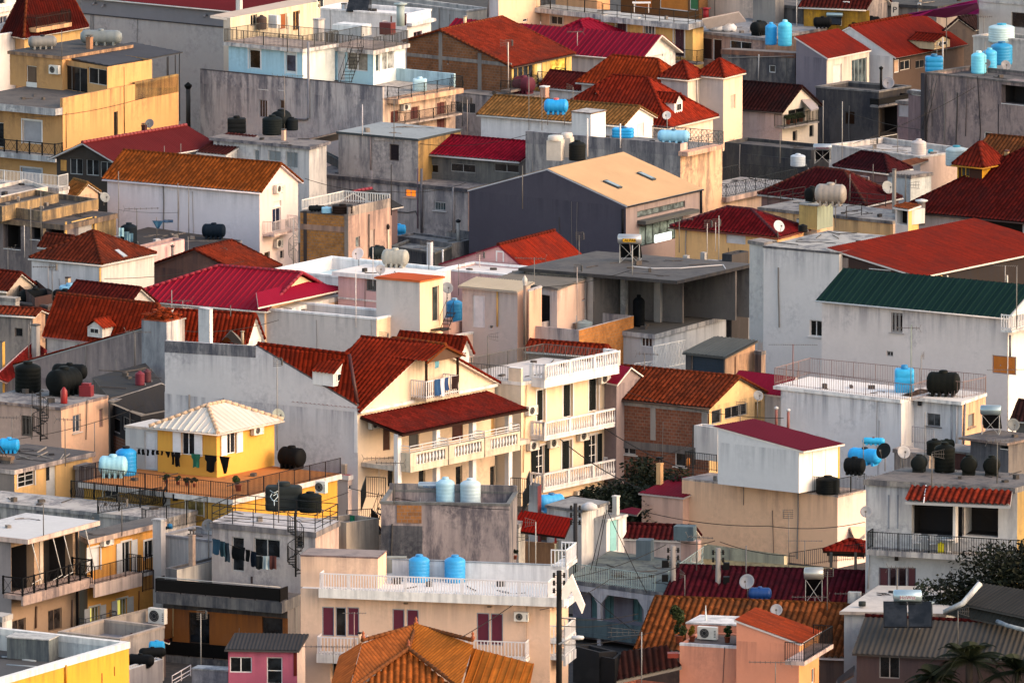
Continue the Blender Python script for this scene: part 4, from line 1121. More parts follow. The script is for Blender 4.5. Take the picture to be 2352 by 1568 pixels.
# yellow apartment building top
b=Bld('apartment_building','yellow apartment house with two projecting white terraces and brown shutters, top edge','building')
v=b.vol((240,60),(885,130),(1000,110),9.7,wall='d9b08c',stain=.12); v.slab((.8,0,0,.1),.36,top='a9a49c',edge='cfc4bc',rail='bars',rc='2c2a28',rs=(1,0,0,1)); 
v.opn('A',410,190,110,80,'glass',fc='c4bcb4',sc='cbbcae',cols=2); v.opn('A',718,235,105,75,'glass',fc='c4bcb4',sc='cbbcae',cols=2)
v2=b.vol((885,140),(1662,215),(1760,190),9.7,wall='d8ae66',stain=.1); v2.slab((.9,.1,0,.2),.42,top='a9a8a4',edge='c9c2bc',rail='two',rc='2c2a28',rs=(1,1,0,0))
v2.opn('A',1003,245,95,95,'louvre',fc='cfc8c0',sc='cfc8c0',fillc='5a3038'); v2.opn('A',1262,275,95,90,'glass',fc='cfc8c0',sc='cfc8c0',cols=3,fillc='3c4448'); v2.opn('A',1535,395,95,260,'louvre',fc='cfc8c0',sc='cfc8c0',fillc='4c262c',cols=2,name='door')
v2.balcony('A',1480,560,1700,.9,.15,'curly',rc='1f1f20',slabc='8a807a')
ac(v2,'A',1125,190,80,60,'left air conditioner of two on the yellow wall at the top'); ac(v2,'A',1385,222,85,60,'right air conditioner of two on the yellow wall at the top')
up=b.vol((400,-310),(780,-270),(900,-290),12.2,wall='dba878'); up.slab(.1)
up=b.vol((1000,-330),(1720,-250),(1800,-270),12.2,wall='6a4a2c',stain=.3); up.slab(.1)
up.opn('A',1485,30,260,130,'panel',fillc='b0702c',cols=1,name='door'); up.opn('A',1205,20,160,110,'panel',fillc='a05c20',cols=1,name='door')
up.opn('A',1670,20,80,150,'panel',fillc='2c6a44',cols=1,name='door')
m=MB(); p=atz(1190,115,v2.roofz); 
for a,c in ((-.55,-.3),(.55,-.3),(-.55,.3),(.55,.3)): m.cbox(p+Vector((a,c,0)),.06,.06,.72)
m.cbox(p+Z*.72,1.4,.8,.05); tag(m.build('table',paint('cfc8c4'),None,loc=p),'white table on the top terrace of the yellow apartment house','table')
# =================================================================== red tile complex
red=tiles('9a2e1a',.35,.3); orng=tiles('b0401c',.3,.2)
b=Bld('house','peach house with a tall stair tower, steep red hipped roofs and two dormers','house')
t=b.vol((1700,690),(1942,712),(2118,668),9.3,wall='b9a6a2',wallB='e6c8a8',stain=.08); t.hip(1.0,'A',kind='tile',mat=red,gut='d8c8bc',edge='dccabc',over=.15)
t.opn('B',2030,935,46,130,'panel',fc='d0b8a8',fillc='bca496',cols=1); t.opn('B',2020,1345,46,130,'panel',fc='d0b8a8',fillc='bca496',cols=1)
l=b.vol((1370,706),(1615,728),(1775,692),9.2,wall='b5a09c',wallB='d8c8b8',stain=.1); l.hip(1.0,'A',kind='tile',mat=red,gut='d8c8bc',edge='dccabc',over=.15)
l.pipe('B',[(1693,735),(1693,950)],.05,'d0c8c4')
h=b.vol((330,1062),(1430,1150),(1845,1050),6.9,wall='bda9a4',wallB='e8cdb4',stain=.08); ro=h.hip(2.7,'A',inset=3.6,kind='tile',mat=red,over=.3,gut='d8c8bc')
o=b.vol((640,735),(1390,800),(1620,745),8.2,wall='bda9a4'); o.hip(1.6,'A',kind='tile',mat=orng,over=.3,inset=1.6)
h.dormer(775,975,120,62,'A',face='A',z=h.z+.7,mat=red,wall='c9bcb8',depth=2.6,rise=.5)
h.dormer(1530,1030,75,95,'B',face='B',z=h.z+.6,mat=red,wall='d6cad0',depth=2.6,rise=.5)
p=b.vol((280,800),(820,850),(1000,800),7.3,wall='c9c0c0'); p.gable('A',.9,'tile',tiles('7c2a22'),over=.2)
# tan roof cottage
b=Bld('house','low white cottage with an ochre tan tile roof and small tiled porch hood','house')
v=b.vol((-285,1052),(1015,1152),(1297,1075),7.7,wall='c9c6cc',wallB='dcd4d0',stain=.1); tan=tiles('a8713c',.4,.35)
v.gable('A',.95,'tile',tan,over=.25,edge='c9bcb0')
T(2,0)
roofpoly(b.root,[(1112,1120,7.0),(1200,1162,6.75),(1285,1128,6.75),(1195,1092,7.0)],'tile',tan,'porch_roof')
v.opn('B',1180,1200,70,130,'panel',fillc='d0ccc8',cols=1,name='door')
chimney(v,300,930,75,130,'short peach chimney with a white cap behind the ochre tile roof','c99a80','plain',-35,cap='d8d0cc')
w=Bld('roof_hut','white boxy stair hut with a sloping top on the stained terrace','hut'); q=w.vol((548,1022),(724,1040),(860,1012),10.1,base=8,wall='bdbbc2',wallB='dad8dc',stain=.1); q.slab(.06,.08,top='a9a2a0',edge='8a7468')
# stained terrace with the blue tanks
b=Bld('house','grey stained terrace building with a peach corner and latticed balcony, blue tanks on top','building')
v=b.vol((125,1287),(1548,1405),(1932,1322),8.0,wall='9a9292',wallB='e2ba92',stain=.66); v.slab((0,.15,0,0),.22,top='8d8682',edge='dcb89c')
wallon(v,'A',.62,.18,mat='8f8a8c',stain=.7); m_=wallon(v,'B',.62,.18,u1=.9,mat='d0b4a4')
mb=MB(); fb=v.B; railing(mb,[fb.P(.95,v.roofz,.08),fb.P(fb.L,v.roofz,.08)],.9,'lattice'); railing(mb,[fb.P(fb.L,v.roofz,.08),fb.P(fb.L,v.roofz,-4)],.9,'lattice'); railing(mb,[v.p(.55,1,v.roofz),v.p(1,1,v.roofz)],.9,'lattice'); mb.build('railing',paint('3a4448'),v.root)
v.balcony('B',1615,1400,1935,.8,.3,None,slabc='dcae90',stain=.4)
mb=MB(); sp=base(v,405,1145)
for a_ in(-.6,.6):
    for c in(-.3,.3): mb.cbox(sp+Vector((a_,c,0)),.05,.05,.78)
mb.cbox(sp+Z*.74,1.4,.8,.05); tag(mb.build('tank_stand',paint('5c5856'),None,loc=sp),'rusty four legged stand under the bright blue ribbed tank','stand')
tank(v.roofz+.8,'h',405,1048,225,150,'1d8fd0','bright blue ribbed horizontal tank raised on a stand by the white stair hut',rz=-.1,lidc='c0504c')
tank(v,'c',1020,1262,195,100,'1c96d6','bright blue low square tank behind the grey parapet',lidc='1a4a70',rz=-.2)
tank(v,'h',1485,1318,300,135,'7fb6d6','pale sky blue horizontal tank at the corner of the stained terrace',rz=-.15,lidc='3a5a70')
tank(v,'v',600,1470,155,185,'17191a','black upright tank with a tan patch beside the beige outdoor units')
for x,y,w_,h_,lb in ((400,1470,165,225,'front beige heat pump cabinet on the terrace beside the black upright tank'),(505,1440,120,220,'rear beige heat pump cabinet half hidden by the front one')):
    p=base(v,x,y); k=scale_at(p); rt=empty('heat_pump',p,lb,'heat pump'); a=MB(); W=ln(w_)/k; Hh=ln(h_)/k; a.cbox(p,W*.85,.75,Hh*.82,-.35); a.build('casing',paint('bdb4ac',.5),rt)
    c=MB(); c.lathe(p,[(W*.42,Hh*.82),(W*.44,Hh*.9),(W*.40,Hh),(0,Hh)],20); c.build('fan_hood',paint('c4bab2',.5),rt)
dish(v,1425,1290,1065,80,'white round dish on a pole over the pale sky blue tank',az=195)
for x,t,b_ in ((592,1080,1290),(693,1085,1440),(995,1135,1360)): antenna(v,x,b_,t,{592:'leftmost',693:'middle',995:'rightmost'}[x]+' of three thick white vent poles on the stained terrace','pole',r=.05,mc='cfc8c8')
antenna(v,155,1200,690,'slim pole left of the bright blue horizontal tank','pole'); antenna(v,275,1200,820,'slim pole at the tan cottage roof','pole')
antenna(v,560,1000,800,'short mast with crossed aerial above the white stair hut','fork',boom=.8,az=150)
T(2,1)
b=Bld('house','cream house wing with a wrought iron railed balcony left of the dark red tile roofs','house')
v=b.vol((1440,200),(1900,240),(2560,95),4.2,wall='e2bc92',wallB='dcc0a4',stain=.2); v.slab((.1,.7,0,0),.34,top='a59a92',edge='cfb4a0',rail='lattice',rc='2c2f30')
# =================================================================== top right
T(2,0)
b=Bld('house','low grey terrace house with brown doors, rubble bags on its slab','house')
v=b.vol((1600,270),(2330,352),(2900,250),8.8,wall='b59888',wallB='6a5a52',stain=.4); v.slab((.2,.1,0,.1),.2,top='8f8e90',edge='9a9290',stain=.5)
v.opn('A',1790,450,90,200,'panel',fc='a8a09c',fillc='3a2420',cols=1,name='door'); v.opn('A',1885,460,80,200,'panel',fillc='30201e',cols=1,name='door'); v.opn('A',2100,420,200,80,'glass')
roofpoly(b.root,[(1745,178,10.2),(1790,262,9.3),(2150,195,9.3),(2085,110,10.2)],'fine',metal_roof('5a141c',.1),'awning_roof',.05,'8a8486')
for x,y,w_,h_,lb in ((1880,285,150,80,'larger white rubble sack with ragged top'),(2000,288,130,62,'lower white rubble sack, right of the ragged one')):
    p=base(v,x,y); k=scale_at(p); m=MB(); r=ln(w_)/k/2; i0=0
    m.lathe(p,[(0,0),(r*.95,0),(r,.15),(r*.9,ln(h_)/k*.7),(r*.5,ln(h_)/k),(0,ln(h_)/k*.85)],14)
    m.v=[Vector(q)+Vector((random.uniform(-.07,.07),random.uniform(-.07,.07),random.uniform(0,.09))) for q in m.v]; tag(m.build('rubble_sack',plaster('c9c6ca',.1),None,loc=p),lb,'sack','rubble sacks')
p=base(v,1800,150); 
tank(v,'h',2270,325,170,140,'15181a','black horizontal tank left of the two tall blue tanks at the top right',rz=.9)
chimney(v,1778,160,60,90,'red metal flue at the red awning','8a1420','pipe',cap='8a1420')
T(3,0)
tank(8.4,'v',28,410,108,205,'2a9ad6','left tall blue tank of the pair on the brick ledge, top right',lidc='3aa4dc')
tank(8.4,'v',155,420,128,238,'4ab6dc','right paler tall tank of the pair on the brick ledge, top right',lidc='8ad0e4')
m=MB(); a=atz(-60,425,8.4); c=atz(245,470,8.4)
b=Bld('retaining_wall','high grey concrete wall with a rusty brick ledge under the two tall blue tanks','wall')
v=b.vol((-425,455),(247,492),(330,478),8.4,wall='77726f',stain=.75); v.slab(.05,.35,top='7a706a',edge='7d5a4a',stain=.4)
v.opn('A',38,635,60,70,'panel',fillc='3c3836',cols=1); v.pipe('A',[(-80,500),(-85,760)],.05,'aaa6a4'); v.pipe('A',[(-360,530),(240,515)],.03,'8a8684')
antenna(v,262,300,0,'tall mast beside the two tall blue tanks','pole',r=.03,mc='a8a4a2')
# white house with red shed roof
b=Bld('house','white house with a bright red mono pitch roof and grey flank wall, top right','house')
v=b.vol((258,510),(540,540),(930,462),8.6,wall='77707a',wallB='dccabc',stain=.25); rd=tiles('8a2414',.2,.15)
v.shed(1.25,'B','fine',rd,over=.15,edge='cfc8c6',verge=.06)
v.opn('B',638,700,80,215,'roller',fc='d8d4d0',fillc='cfccca',cols=1,name='door'); v.opn('B',838,670,140,260,'glass',fc='8a9496',cols=4,fillc='3a4448',name='door')
v=b.vol((330,455),(1150,522),(1800,398),8.1,wall='cfccd0',wallB='5a4a42',stain=.12); v.gable('B',1.95,'fine',rd,over=.3,edge='cfc8c6',frac=.52,verge=.1,gut='2c2826',ridgec=tiles('a03a1c'))
v.opn('B',1262,600,95,90,'glass',fc='b8b0a8',cols=2); v.opn('B',1400,590,90,80,'glass',fc='7a706a',cols=2); v.opn('B',1185,610,50,120,'panel',fillc='b89a84',cols=1)
v.dormer(1600,420,150,40,'B',face='B',z=8.5,mat=rd,wall='c9b48c',depth=2.4,rise=.4)
dish(6.2,1378,640,575,60,'rust coloured small dish under the red gable roof',az=160,c='8a4a34')
# dark tile house with a planted balcony
b=Bld('house','pink grey house with a dark brown tile roof and planted, awning shaded balcony','house')
v=b.vol((-400,978),(130,1022),(458,962),6.4,wall='ab9196',wallB='c9bcae',stain=.2); v.gable('A',1.5,'tile',tiles('3e1c1a',.3,.5),over=.25,edge='3a2a28',ridgec=tiles('3e1c1a'),gut='3a3230')
v.balcony('B',150,1172,470,.9,.12,'bars',slabc='8a8480',rc='20241e',rh=.9)
v.opn('B',262,1085,150,170,'glass',fc='6a6460',fillc='0d100f'); v.opn('B',247,1250,42,100,'glass',fc='9a8a80',cols=1); v.opn('B',400,1205,40,110,'glass',fc='6c6864',cols=1)
roofpoly(b.root,[(270,885,7.2),(395,1020,6.3),(465,1000,6.3),(345,862,7.2)],'fine',metal_roof('b0a4a4',.1),'awning',.05,'8a8482')
for i,(x,l_) in enumerate(((185,'leftmost bushy potted plant on the awning balcony'),(245,'middle potted plant on the awning balcony'),(300,'rightmost potted plant on the awning balcony'))):
    f=v.B; u_,z=f.hit(x,1160-x*.05,.6); p=f.P(u_,z,.6); potplant(p.z,x,1165-int(x*.12),110,80,l_)
# dark concrete
b=Bld('building','weathered dark grey concrete block with one brown window, right of the awning balcony','building')
v=b.vol((440,800),(1018,845),(1310,795),6.9,wall='55504f',wallB='3c3836',stain=.7); v.flat(.35,top='5a5654',cap='7a7674')
v.opn('A',752,1085,88,120,'panel',fc='3a2c22',fillc='2c1a10',cols=1); v.balcony('B',1015,975,1300,.8,.15,'panel',slabc='7d7876',rc='1c1c1d',rh=.5)
v.opn('B',1130,1110,200,260,'void')
dish(v,1108,835,770,110,'large grey dish on the dark grey concrete block',az=190,c='8e8b90')
chimney(v,1038,830,24,225,'thin black flue beside the large grey dish','2c2a2a','pipe',cap='1a1a1a')
m=MB(); 
b=Bld('building','narrow pink plastered bay with a white cloth screen beside the tall pink wall','building')
v=b.vol((1190,925),(1310,935),(1450,915),6.6,wall='9a7f80',wallB='8a7678',stain=.4); v.slab(.1); v.opn('A',1245,1020,100,110,'roller',fc='b8b4b4',fillc='b8b0b2',cols=1)
w_=b.vol((1290,830),(1420,845),(1470,835),7.6,wall='8a7678',stain=.5); w_.slab(.1); w_.opn('A',1358,855,90,50,'glass')
# tall pink grey wall
b=Bld('apartment_building','tall blotchy pink grey blank building with a shadowed loggia at the right edge','building')
v=b.vol((1452,672),(2700,800),(3100,740),9.6,wall='968480',stain=.72); v.flat(.25,top='5e5856',cap='6a6462',stain=.9)
v.opn('A',2260,840,230,240,'void'); v.opn('A',2022,1250,78,72,'panel',fillc='2c2626',cols=1)
v.vbar('A',1440,672,1300,42,'3c3a40',.25,'downpipe_casing')
v.pipe('A',[(1470,700),(1462,1290)],.03,'4a4648'); v.pipe('A',[(1590,690),(1475,1190)],.035,'3c3a3c',.4,'cable_duct'); v.pipe('A',[(1560,690),(1440,1190)],.03,'3c3a3c',.4,'cable_duct')
v.pipe('A',[(1835,690),(1820,1250)],.03,'4a4446'); v.pipe('A',[(1930,700),(1958,1200),(1950,1310)],.035,'2c2a2c'); v.vbar('A',2118,960,1300,9,'3a3234',.02)
tank(v,'c',1525,660,165,165,'1a7fb4','blue square tank at the left end of the tall pink wall roof',lidc='1a5a80')
tank(v,'v',1935,672,140,205,'6ac0dc','front pale cyan tank of the three blue ones on the tall pink building',lidc='bcd8dc')
tank(v,'v',2035,640,135,200,'3f9fcc','middle blue tank of the three on the tall pink building',lidc='5aa8c8')
tank(v,'v',2145,590,200,210,'1f7fb0','rear broad blue tank of the three on the tall pink building',lidc='155a80')
dish(v,2012,670,590,80,'brownish dish before the cyan tanks',az=200,c='7a7074'); dish(v,2180,665,605,90,'grey dish right of the cyan tanks',az=170,c='7a7a80')
antenna(v,1605,660,345,'thick white pole standing on the tall pink wall','pole',r=.05,mc='b0acac'); antenna(v,1550,655,400,'comb antenna on the tall pink wall','grid'); antenna(v,1992,700,380,'thin pole before the cyan tanks','pole')
antenna(v,1980,470,150,'mast with a short yagi left of the white top right building','yagi',boom=1.0,az=0)
b=Bld('apartment_building','white apartment building with a dark window at the top right corner','building')
v=b.vol((1940,-100),(2900,-20),(3200,-60),12.8,wall='b0a9a8',stain=.1); v.slab(.2); v.opn('A',2310,187,150,140,'glass',fc='6a6664',cols=1,fillc='0e0f12'); v.bandpx('A',1940,0,14,'b9b2b0',.1)
v=b.vol((1885,335),(2700,400),(2900,370),10.6,wall='a9a29e',stain=.3); v.flat(.3,cap='b8aea6',top='8a8480')
tank(v,'v',2145,385,240,170,'a9c4cc','squat white tank with a cyan lid on the top right terrace',lidc='1f8fb4')
# background rows at the top right
b=Bld('house','old house with a mustard yellow plaster patch and red tile eaves, top right','house')
v=b.vol((330,40),(900,62),(1100,20),10.5,wall='8f8480',stain=.6); v.gable('A',1.2,'tile',tiles('5a201a'),over=.4)
v.band('A',8.2,10.2,plaster('b98a2c',.5),.03,0,5.2,'plaster_patch'); v.opn('A',715,110,62,190,'roller',fillc='b5b0ac',cols=1,name='door')
b=Bld('house','dim grey house behind the twin solar heaters, at the top edge','house')
v=b.vol((900,20),(1550,60),(1800,20),10.2,wall='8c8078',stain=.4); v.slab(.2,top='4a4644'); v.opn('A',960,60,60,80,'glass'); v.opn('A',1385,90,30,120,'panel',fillc='b08a6a')
v=b.vol((-100,30),(320,60),(500,30),10.0,wall='7a7472',stain=.5); v.slab(.2,top='6a6664'); v.opn('A',60,100,60,120,'roller',fillc='9a9896')
f=v.A
p=atz(1165,165,9.3); sign('white parking sign with a letter P hanging on a grey wall, top right',p,Vector((1,-.1,0)).normalized(),.55,1.2,'P',bg='aaa6a2')
b=Bld('market_stall','bright magenta cloth canopy spread at the top right','canopy')
b.root=empty('canopy',atz(1600,150,10.8),b.label,'canopy')
roofpoly(b.root,[(1290,130,11.3),(1630,165,10.8),(1945,110,10.8),(1925,25,12.4)],'plain',paint('d022a4',.8),'cloth_canopy',.02,'6a1058')
for x,y in ((1640,165),(1930,112)): p=atz(x,y,10.8); m=MB(); m.tube([p,p-Z*3],.04,6); m.build('post',paint('5a5450'),b.root)
b=Bld('building','beige and grey blank walls beyond the terrace with the white sacks, top edge','building')
T(2,0); w=b.vol((1730,-150),(2220,-95),(2500,-160),11.0,wall='dcc4b4'); w.slab(.05); w=b.vol((2215,-100),(2420,-80),(2500,-100),11.3,wall='8a8480',stain=.4); w.slab(.05); T(3,0)
b=Bld('house','small grey gabled hut with pale verge boards beside the top right terrace','house')
v=b.vol((1640,280),(1885,262),(2000,240),9.0,wall='4c4544',stain=.4); v.gable('B',.8,'tile',tiles('3a2626'),over=.3,edge='8a8a8c')
for x,y,lb in ((612,235,'left shiny solar water heater at the top right'),(850,228,'right shiny solar water heater at the top right')):
    solar(9.0,x,y,150,120,lb,rot=-8,tankc='9ab0b8')
tank(9.0,'h',500,260,170,110,'111214','black horizontal tank behind the white ledge, top right'); tank(9.0,'h',950,235,160,90,'111214','black horizontal tank right of the shiny heaters')
tree(atz(940,330,2.0),2.2,2.2,2.2,'small dark tree by the grey wall at the top right edge',1600,.15,'1a2012',3.5,sd=5)
tree(atz(1750,300,3),4.5,3,2.0,'dark clump of trees behind the magenta canopy',3500,.2,'12180e',3.0,sd=8)
tree(atz(1500,130,4),9,4,3.0,'wide dark tree at the top edge above the magenta canopy',4500,.25,'10160c',4.5,sd=9)
# =================================================================== second row
T(1,0)
b=Bld('apartment_building','long stained beige building with cables on its wall and a small orange lit window','building')
v=b.vol((-58+480,1580),(1948,1736),(2350,1650),4.3,wall='b09c98',wallB='a08c88',stain=.55); v.slab((.12,0,0,.1),.25,top='8d8480',edge='756c6a',stain=.9)
u=b.vol((757,1208),(1490,1276),(1880,1190),7.4,base=4.3,wall='b09a92',wallB='a5824e',stain=.6); u.slab((.15,.1,.1,.1),.14,top='8b9194',edge='3f4446',stain=.25)
u.opn('A',1270,1402,86,155,'panel',fc='5c4c48',fillc='241c20',cols=1)
u.pipe('A',[(1055,1230),(1060,1560)],.05,'8a7a78')
cr2=tiles('9a1428',.3,.15)
q=b.vol((1505,1405),(2420,1482),(2800,1405),6.1,base=4.3,wall='6c6864',wallB='8a8480',stain=.5); q.gable('A',.9,'tile',cr2,over=.3,edge='c0bcbe',ridgec=cr2,gut='bdb9bb')
for x in (1560,1900,2300): q.opn('A',x,1545,230,80,'glass',fc='8c8886',cols=2,fillc='14110f')
roofpoly(b.root,[(415,1300,6.4),(500,1335,5.7),(775,1275,5.7),(760,1218,6.4)],'fine',metal_roof('7c1c2c',.15),'awning_roof',.05)
w=b.vol((480,1330),(770,1480),(800,1470),4.9,base=4.3,wall='5c6468',stain=.4); w.flat(.1)
antenna(u,978,1240,960,'white mast with a crimson flag on the stained beige building','pole',mc='c4bcc0',r=.03)
antenna(u,1250,1330,1295,'short comb antenna over the dark window of the stained building','yagi',boom=2,az=180)
T(1,1)
v.opn('A',912,208,105,66,'glass',fc='5c646c',cols=1,bars=True,fillc='1a2430'); v.opn('A',1418,208,98,72,'lit',fc='c0a090',cols=2,fillc='d06a10',sill=True); v.opn('A',1687,325,105,84,'glass',fc='b8b4b4',bars=True,fillc='10282c',cols=1,sill=True)
v.pipe('A',[(1530,-20),(1530,600)],.09,'55535a',.12); v.pipe('A',[(1820,140),(1820,650)],.07,'77757a',.12); v.pipe('A',[(1492,-20),(1492,530)],.045,'6a5060',.08); v.pipe('A',[(458,20),(470,330)],.05,'4c4848'); v.pipe('A',[(545,0),(560,120),(575,200),(620,290)],.08,'3c4650',.1,'cable_bundle'); v.pipe('A',[(1255,370),(1400,385),(1470,370),(1492,420)],.04,'4a4646'); v.pipe('A',[(1070,0),(1070,230)],.04,'8a8286'); v.pipe('A',[(980,0),(980,190)],.025,'8a8286')
tank(1.5,'h',1315,595,130,110,'1f86c0','bright blue tank low behind the grey roofs beside the stained building'); tank(1.5,'c',1262,700,60,110,'2a8cc4','blue crate shaped tank beneath the bright blue tank')
# dark warehouse
b=Bld('warehouse','dark slate grey gabled hall with a cream metal roof and two skylights, in the centre','warehouse')
T(2,1)
v=b.vol((-395,185),(1047,330),(1740,172),6.5,wall=plaster('46434e',.06),wallB='8f7f7c',stain=.12)
v.gable('B',2.0,'fine',metal_roof('d2ac84',.06,.6),over=.12,verge=.02,edge='b0aeb4',frac=.5,gut='22242a')
v.pipe('A',[(1022,350),(1022,600)],.08,'17181c'); v.pipe('B',[(1730,185),(1730,390)],.08,'24262c')
v.opn('B',1370,355,440,60,'glass',fc='3c4040',cols=3,fillc='4c5456'); v.opn('B',1370,560,400,190,'glass',fc='2c3030',cols=6,fillc='5c6c6c')
f=v.B; a,z=f.hit(1150,465,.0); c,_=f.hit(1640,400,0); m=MB(); m.box(f.P(a,z-.2,.0),f.u*(c-a),f.n*.7,Z*.25); m.build('canopy',paint('4a4c4c'),v.root)
m=MB(); 
u_,z=f.hit(1390,610); lb_=paint('dff0f2',.5,0,.1,1.3); m.box(f.P(u_-1.0,z-.3,-.1),f.u*2.2,f.n*.02,Z*.55); m.build('lit_shop_window',lb_,v.root)
for x,y,w_,h_ in ((920,130,190,75),(1230,55,190,75)):
    P4=[(x-w_*.45,y-h_*.45),(x+w_*.32,y+h_*.42),(x+w_*.5,y+h_*.33),(x-w_*.25,y-h_*.55)]
    # on the right hand roof plane
    A0=v.rp(0,1,v.z); A1=v.rp(1,1,v.z); A2=v.rp(0,.5,v.zr); nn=(A1-A0).cross(A2-A0).normalized()
    if nn.z<0: nn=-nn
    pts=[]
    for X,Y in P4:
        d=ray(X,Y); k=(A0+nn*.16-CAM).dot(nn)/d.dot(nn); pts.append(CAM+d*k)
    m=MB(); m.box8([p-nn*.12 for p in pts]+[p+nn*.06 for p in pts]); fo=m.build('skylight',paint('3c4246',.5),v.root); m=MB(); c=sum(pts,Vector((0,0,0)))/4; m.poly([c+(p-c)*.8+nn*.075 for p in pts]); m.build('pane',paint('7d8d94',.25),fo)
m=MB(); 
# =================================================================== lilac house
T(0,1)
b=Bld('house','long lilac white house with an orange tile roof and balconies on its cream gable','house')
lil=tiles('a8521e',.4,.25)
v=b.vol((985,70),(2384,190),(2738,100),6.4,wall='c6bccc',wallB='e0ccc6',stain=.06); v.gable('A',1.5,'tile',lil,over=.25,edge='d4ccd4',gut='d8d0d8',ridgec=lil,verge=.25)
T(1,1)
v.opn('B',190,450,78,215,'glass',fc='c8c4c8',cols=2,fillc='10182c',name='door'); v.opn('B',195,305,75,55,'roller',fillc='d4c8c4',cols=1)
v.balcony('B',165,592,395,.9,.14,'bars',slabc='dcc0b4',rc='c4b8b4',rh=.9)
v.opn('B',240,770,36,80,'glass',fc='c9b8ac',cols=1); v.opn('B',103,830,50,170,'glass',fc='6c6460',cols=1,fillc='3a2c18'); v.opn('B',282,487,26,58,'panel',fillc='3c3c44',cols=1)
ac(v,'B',215,165,82,75,'upper air conditioner on the cream gable of the lilac house'); ac(v,'B',215,665,95,80,'lower air conditioner on the cream gable of the lilac house')
stairs_spiral(v,345,890,560,90,1.3,14,'a8a4a2',s=.8)
T(0,1)
for x,b_,t,k,l in ((1092,590,0,'pole','tall dark mast left of the lilac wall'),(1637,600,110,'pole','tall dark mast before the lilac wall'),(1735,620,130,'pole','mast right of the middle of the lilac wall'),(1258,560,345,'yagi','aerial with wide arms before the lilac wall'),(1440,620,425,'pole','short post of the clothesline before the lilac wall')):
    antenna(3.5,x,b_,t,l,k,boom=2.4,az=10,r=.028)
r0=Bld('house','low dark roofed building with white edged slab in front of the lilac house','house')
v=r0.vol((930,640),(1790,765),(2215,640),3.5,wall='8a8280',wallB='c4bab6',stain=.5); v.slab((.1,.1,0,0),.25,top='3a3635',edge='c0b4ae',stain=.5)
tank(v,'h',1965,625,220,150,'0f1a26','black horizontal tank before the lilac wall',rz=-.1); tank(v,'v',950,590,100,125,'1c2022','dark tank at the left end of the lilac wall'); tank(v,'v',1185,665,150,190,'161e26','black tank with laundry hung beside the lilac wall')
for i,(x,y) in enumerate(((1115,525),(1165,560),(1200,575))): cloth(atz(x,y,5.0),.35,.6,'5c7c8c' if i else '8ab0c0','towel',('pale blue towel','small grey sock cloth','light grey vest')[i]+' on the black tank by the lilac wall',Vector((1,0,0)),'laundry')
cloth(atz(1450,460,5.1),.8,.55,'28506c','shirt','dark blue shirt on the line before the lilac wall',Vector((1,-.1,0)).normalized(),'laundry',kind='tri'); cloth(atz(1545,452,5.3),.7,.2,'28405c','trousers','rolled navy trousers on the line before the lilac wall',Vector((1,.1,0)).normalized(),'laundry')
cable([(1092,360,5.6),(1637,385,5.6)],'clothesline across the lilac wall',sag=.1,r=.012)
for x,y,w_,h_,lb in ((1080,655,50,50,'left white concrete block on the dark roof'),(1442,680,50,40,'right white concrete block on the dark roof')):
    p=base(v,x,y); m=MB(); m.cbox(p,.4,.4,.4,.5); tag(m.build('concrete_block',plaster('c9bebc',.2),None,loc=p),lb,'block')
q=Bld('parapet_wall','pink painted parapet wall in front of the dark roof','wall'); w=q.vol((1250,695),(1355,712),(1694,632),4.6,wall='a88c88',wallB='e2b4aa',stain=.15); w.flat(.6,top='5a5452')
w=q.vol((1440,790),(1560,815),(1780,768),3.6,wall='c0a8a0',wallB='d8bca8'); w.slab(.05,top='cfc0b8')
b=Bld('house','small cream hut with a shady terrace right of the white hip roofed house','house')
w=b.vol((1395,900),(1425,925),(1660,848),3.4,wall='b8947c',wallB='c8a070',stain=.3); w.slab((.1,.3,0,0),.2,top='76706e',edge='b09070',stain=.6); w.opn('B',1505,990,130,110,'void'); w.opn('B',1620,990,40,80,'glass')
w=b.vol((1610,800),(1690,1000),(1800,975),2.9,wall='dcb4a4',wallB='dcb4a4')
chimney(3.4,1585,835,26,160,'thin grey flue by the pink parapet','6c6866','pipe')
for x,b_,t,l in ((1730,1000,600,'mast with a yellow box right of the pink parapet'),(1432,960,700,'thin pole at the cream hut')): antenna(2.5,x,b_,t,l,'pole',r=.03)
# white hip roof house
b=Bld('house','square white house with a dark orange hipped roof and one roof window','house')
v=b.vol((290,805),(932,864),(1415,765),5.5,wall='beb8be',wallB='c4b6ac',stain=.22); hr=tiles('722e1c',.35,.35); ro=v.hip(1.6,'A',kind='tile',mat=hr,over=.12,ridgec=tiles('8a3a20'),gut='c4bcb8')
v.vbar('B',918,890,1090,22,'d8a860',.03)
f=v; A0=v.pm(v.la,0); A1=v.pm(v.la,v.lb); A2=v.pm(v.la-v.lb/2,v.lb/2,v.z+1.6); nn=(A1-A0).cross(A2-A0).normalized(); nn=nn if nn.z>0 else -nn
pts=[]
for X,Y in ((1052,735),(1130,797),(1168,790),(1085,730)):
    d=ray(X,Y); k=(A0+nn*.15-CAM).dot(nn)/d.dot(nn); pts.append(CAM+d*k)
m=MB(); m.box8([p-nn*.1 for p in pts]+[p+nn*.08 for p in pts]); m.build('skylight',paint('9aa0a8',.3),v.root)
w=b.vol((380,700),(600,722),(720,700),5.0,wall='6a5a54'); w.gable('A',.7,'tile',hr,over=.1)
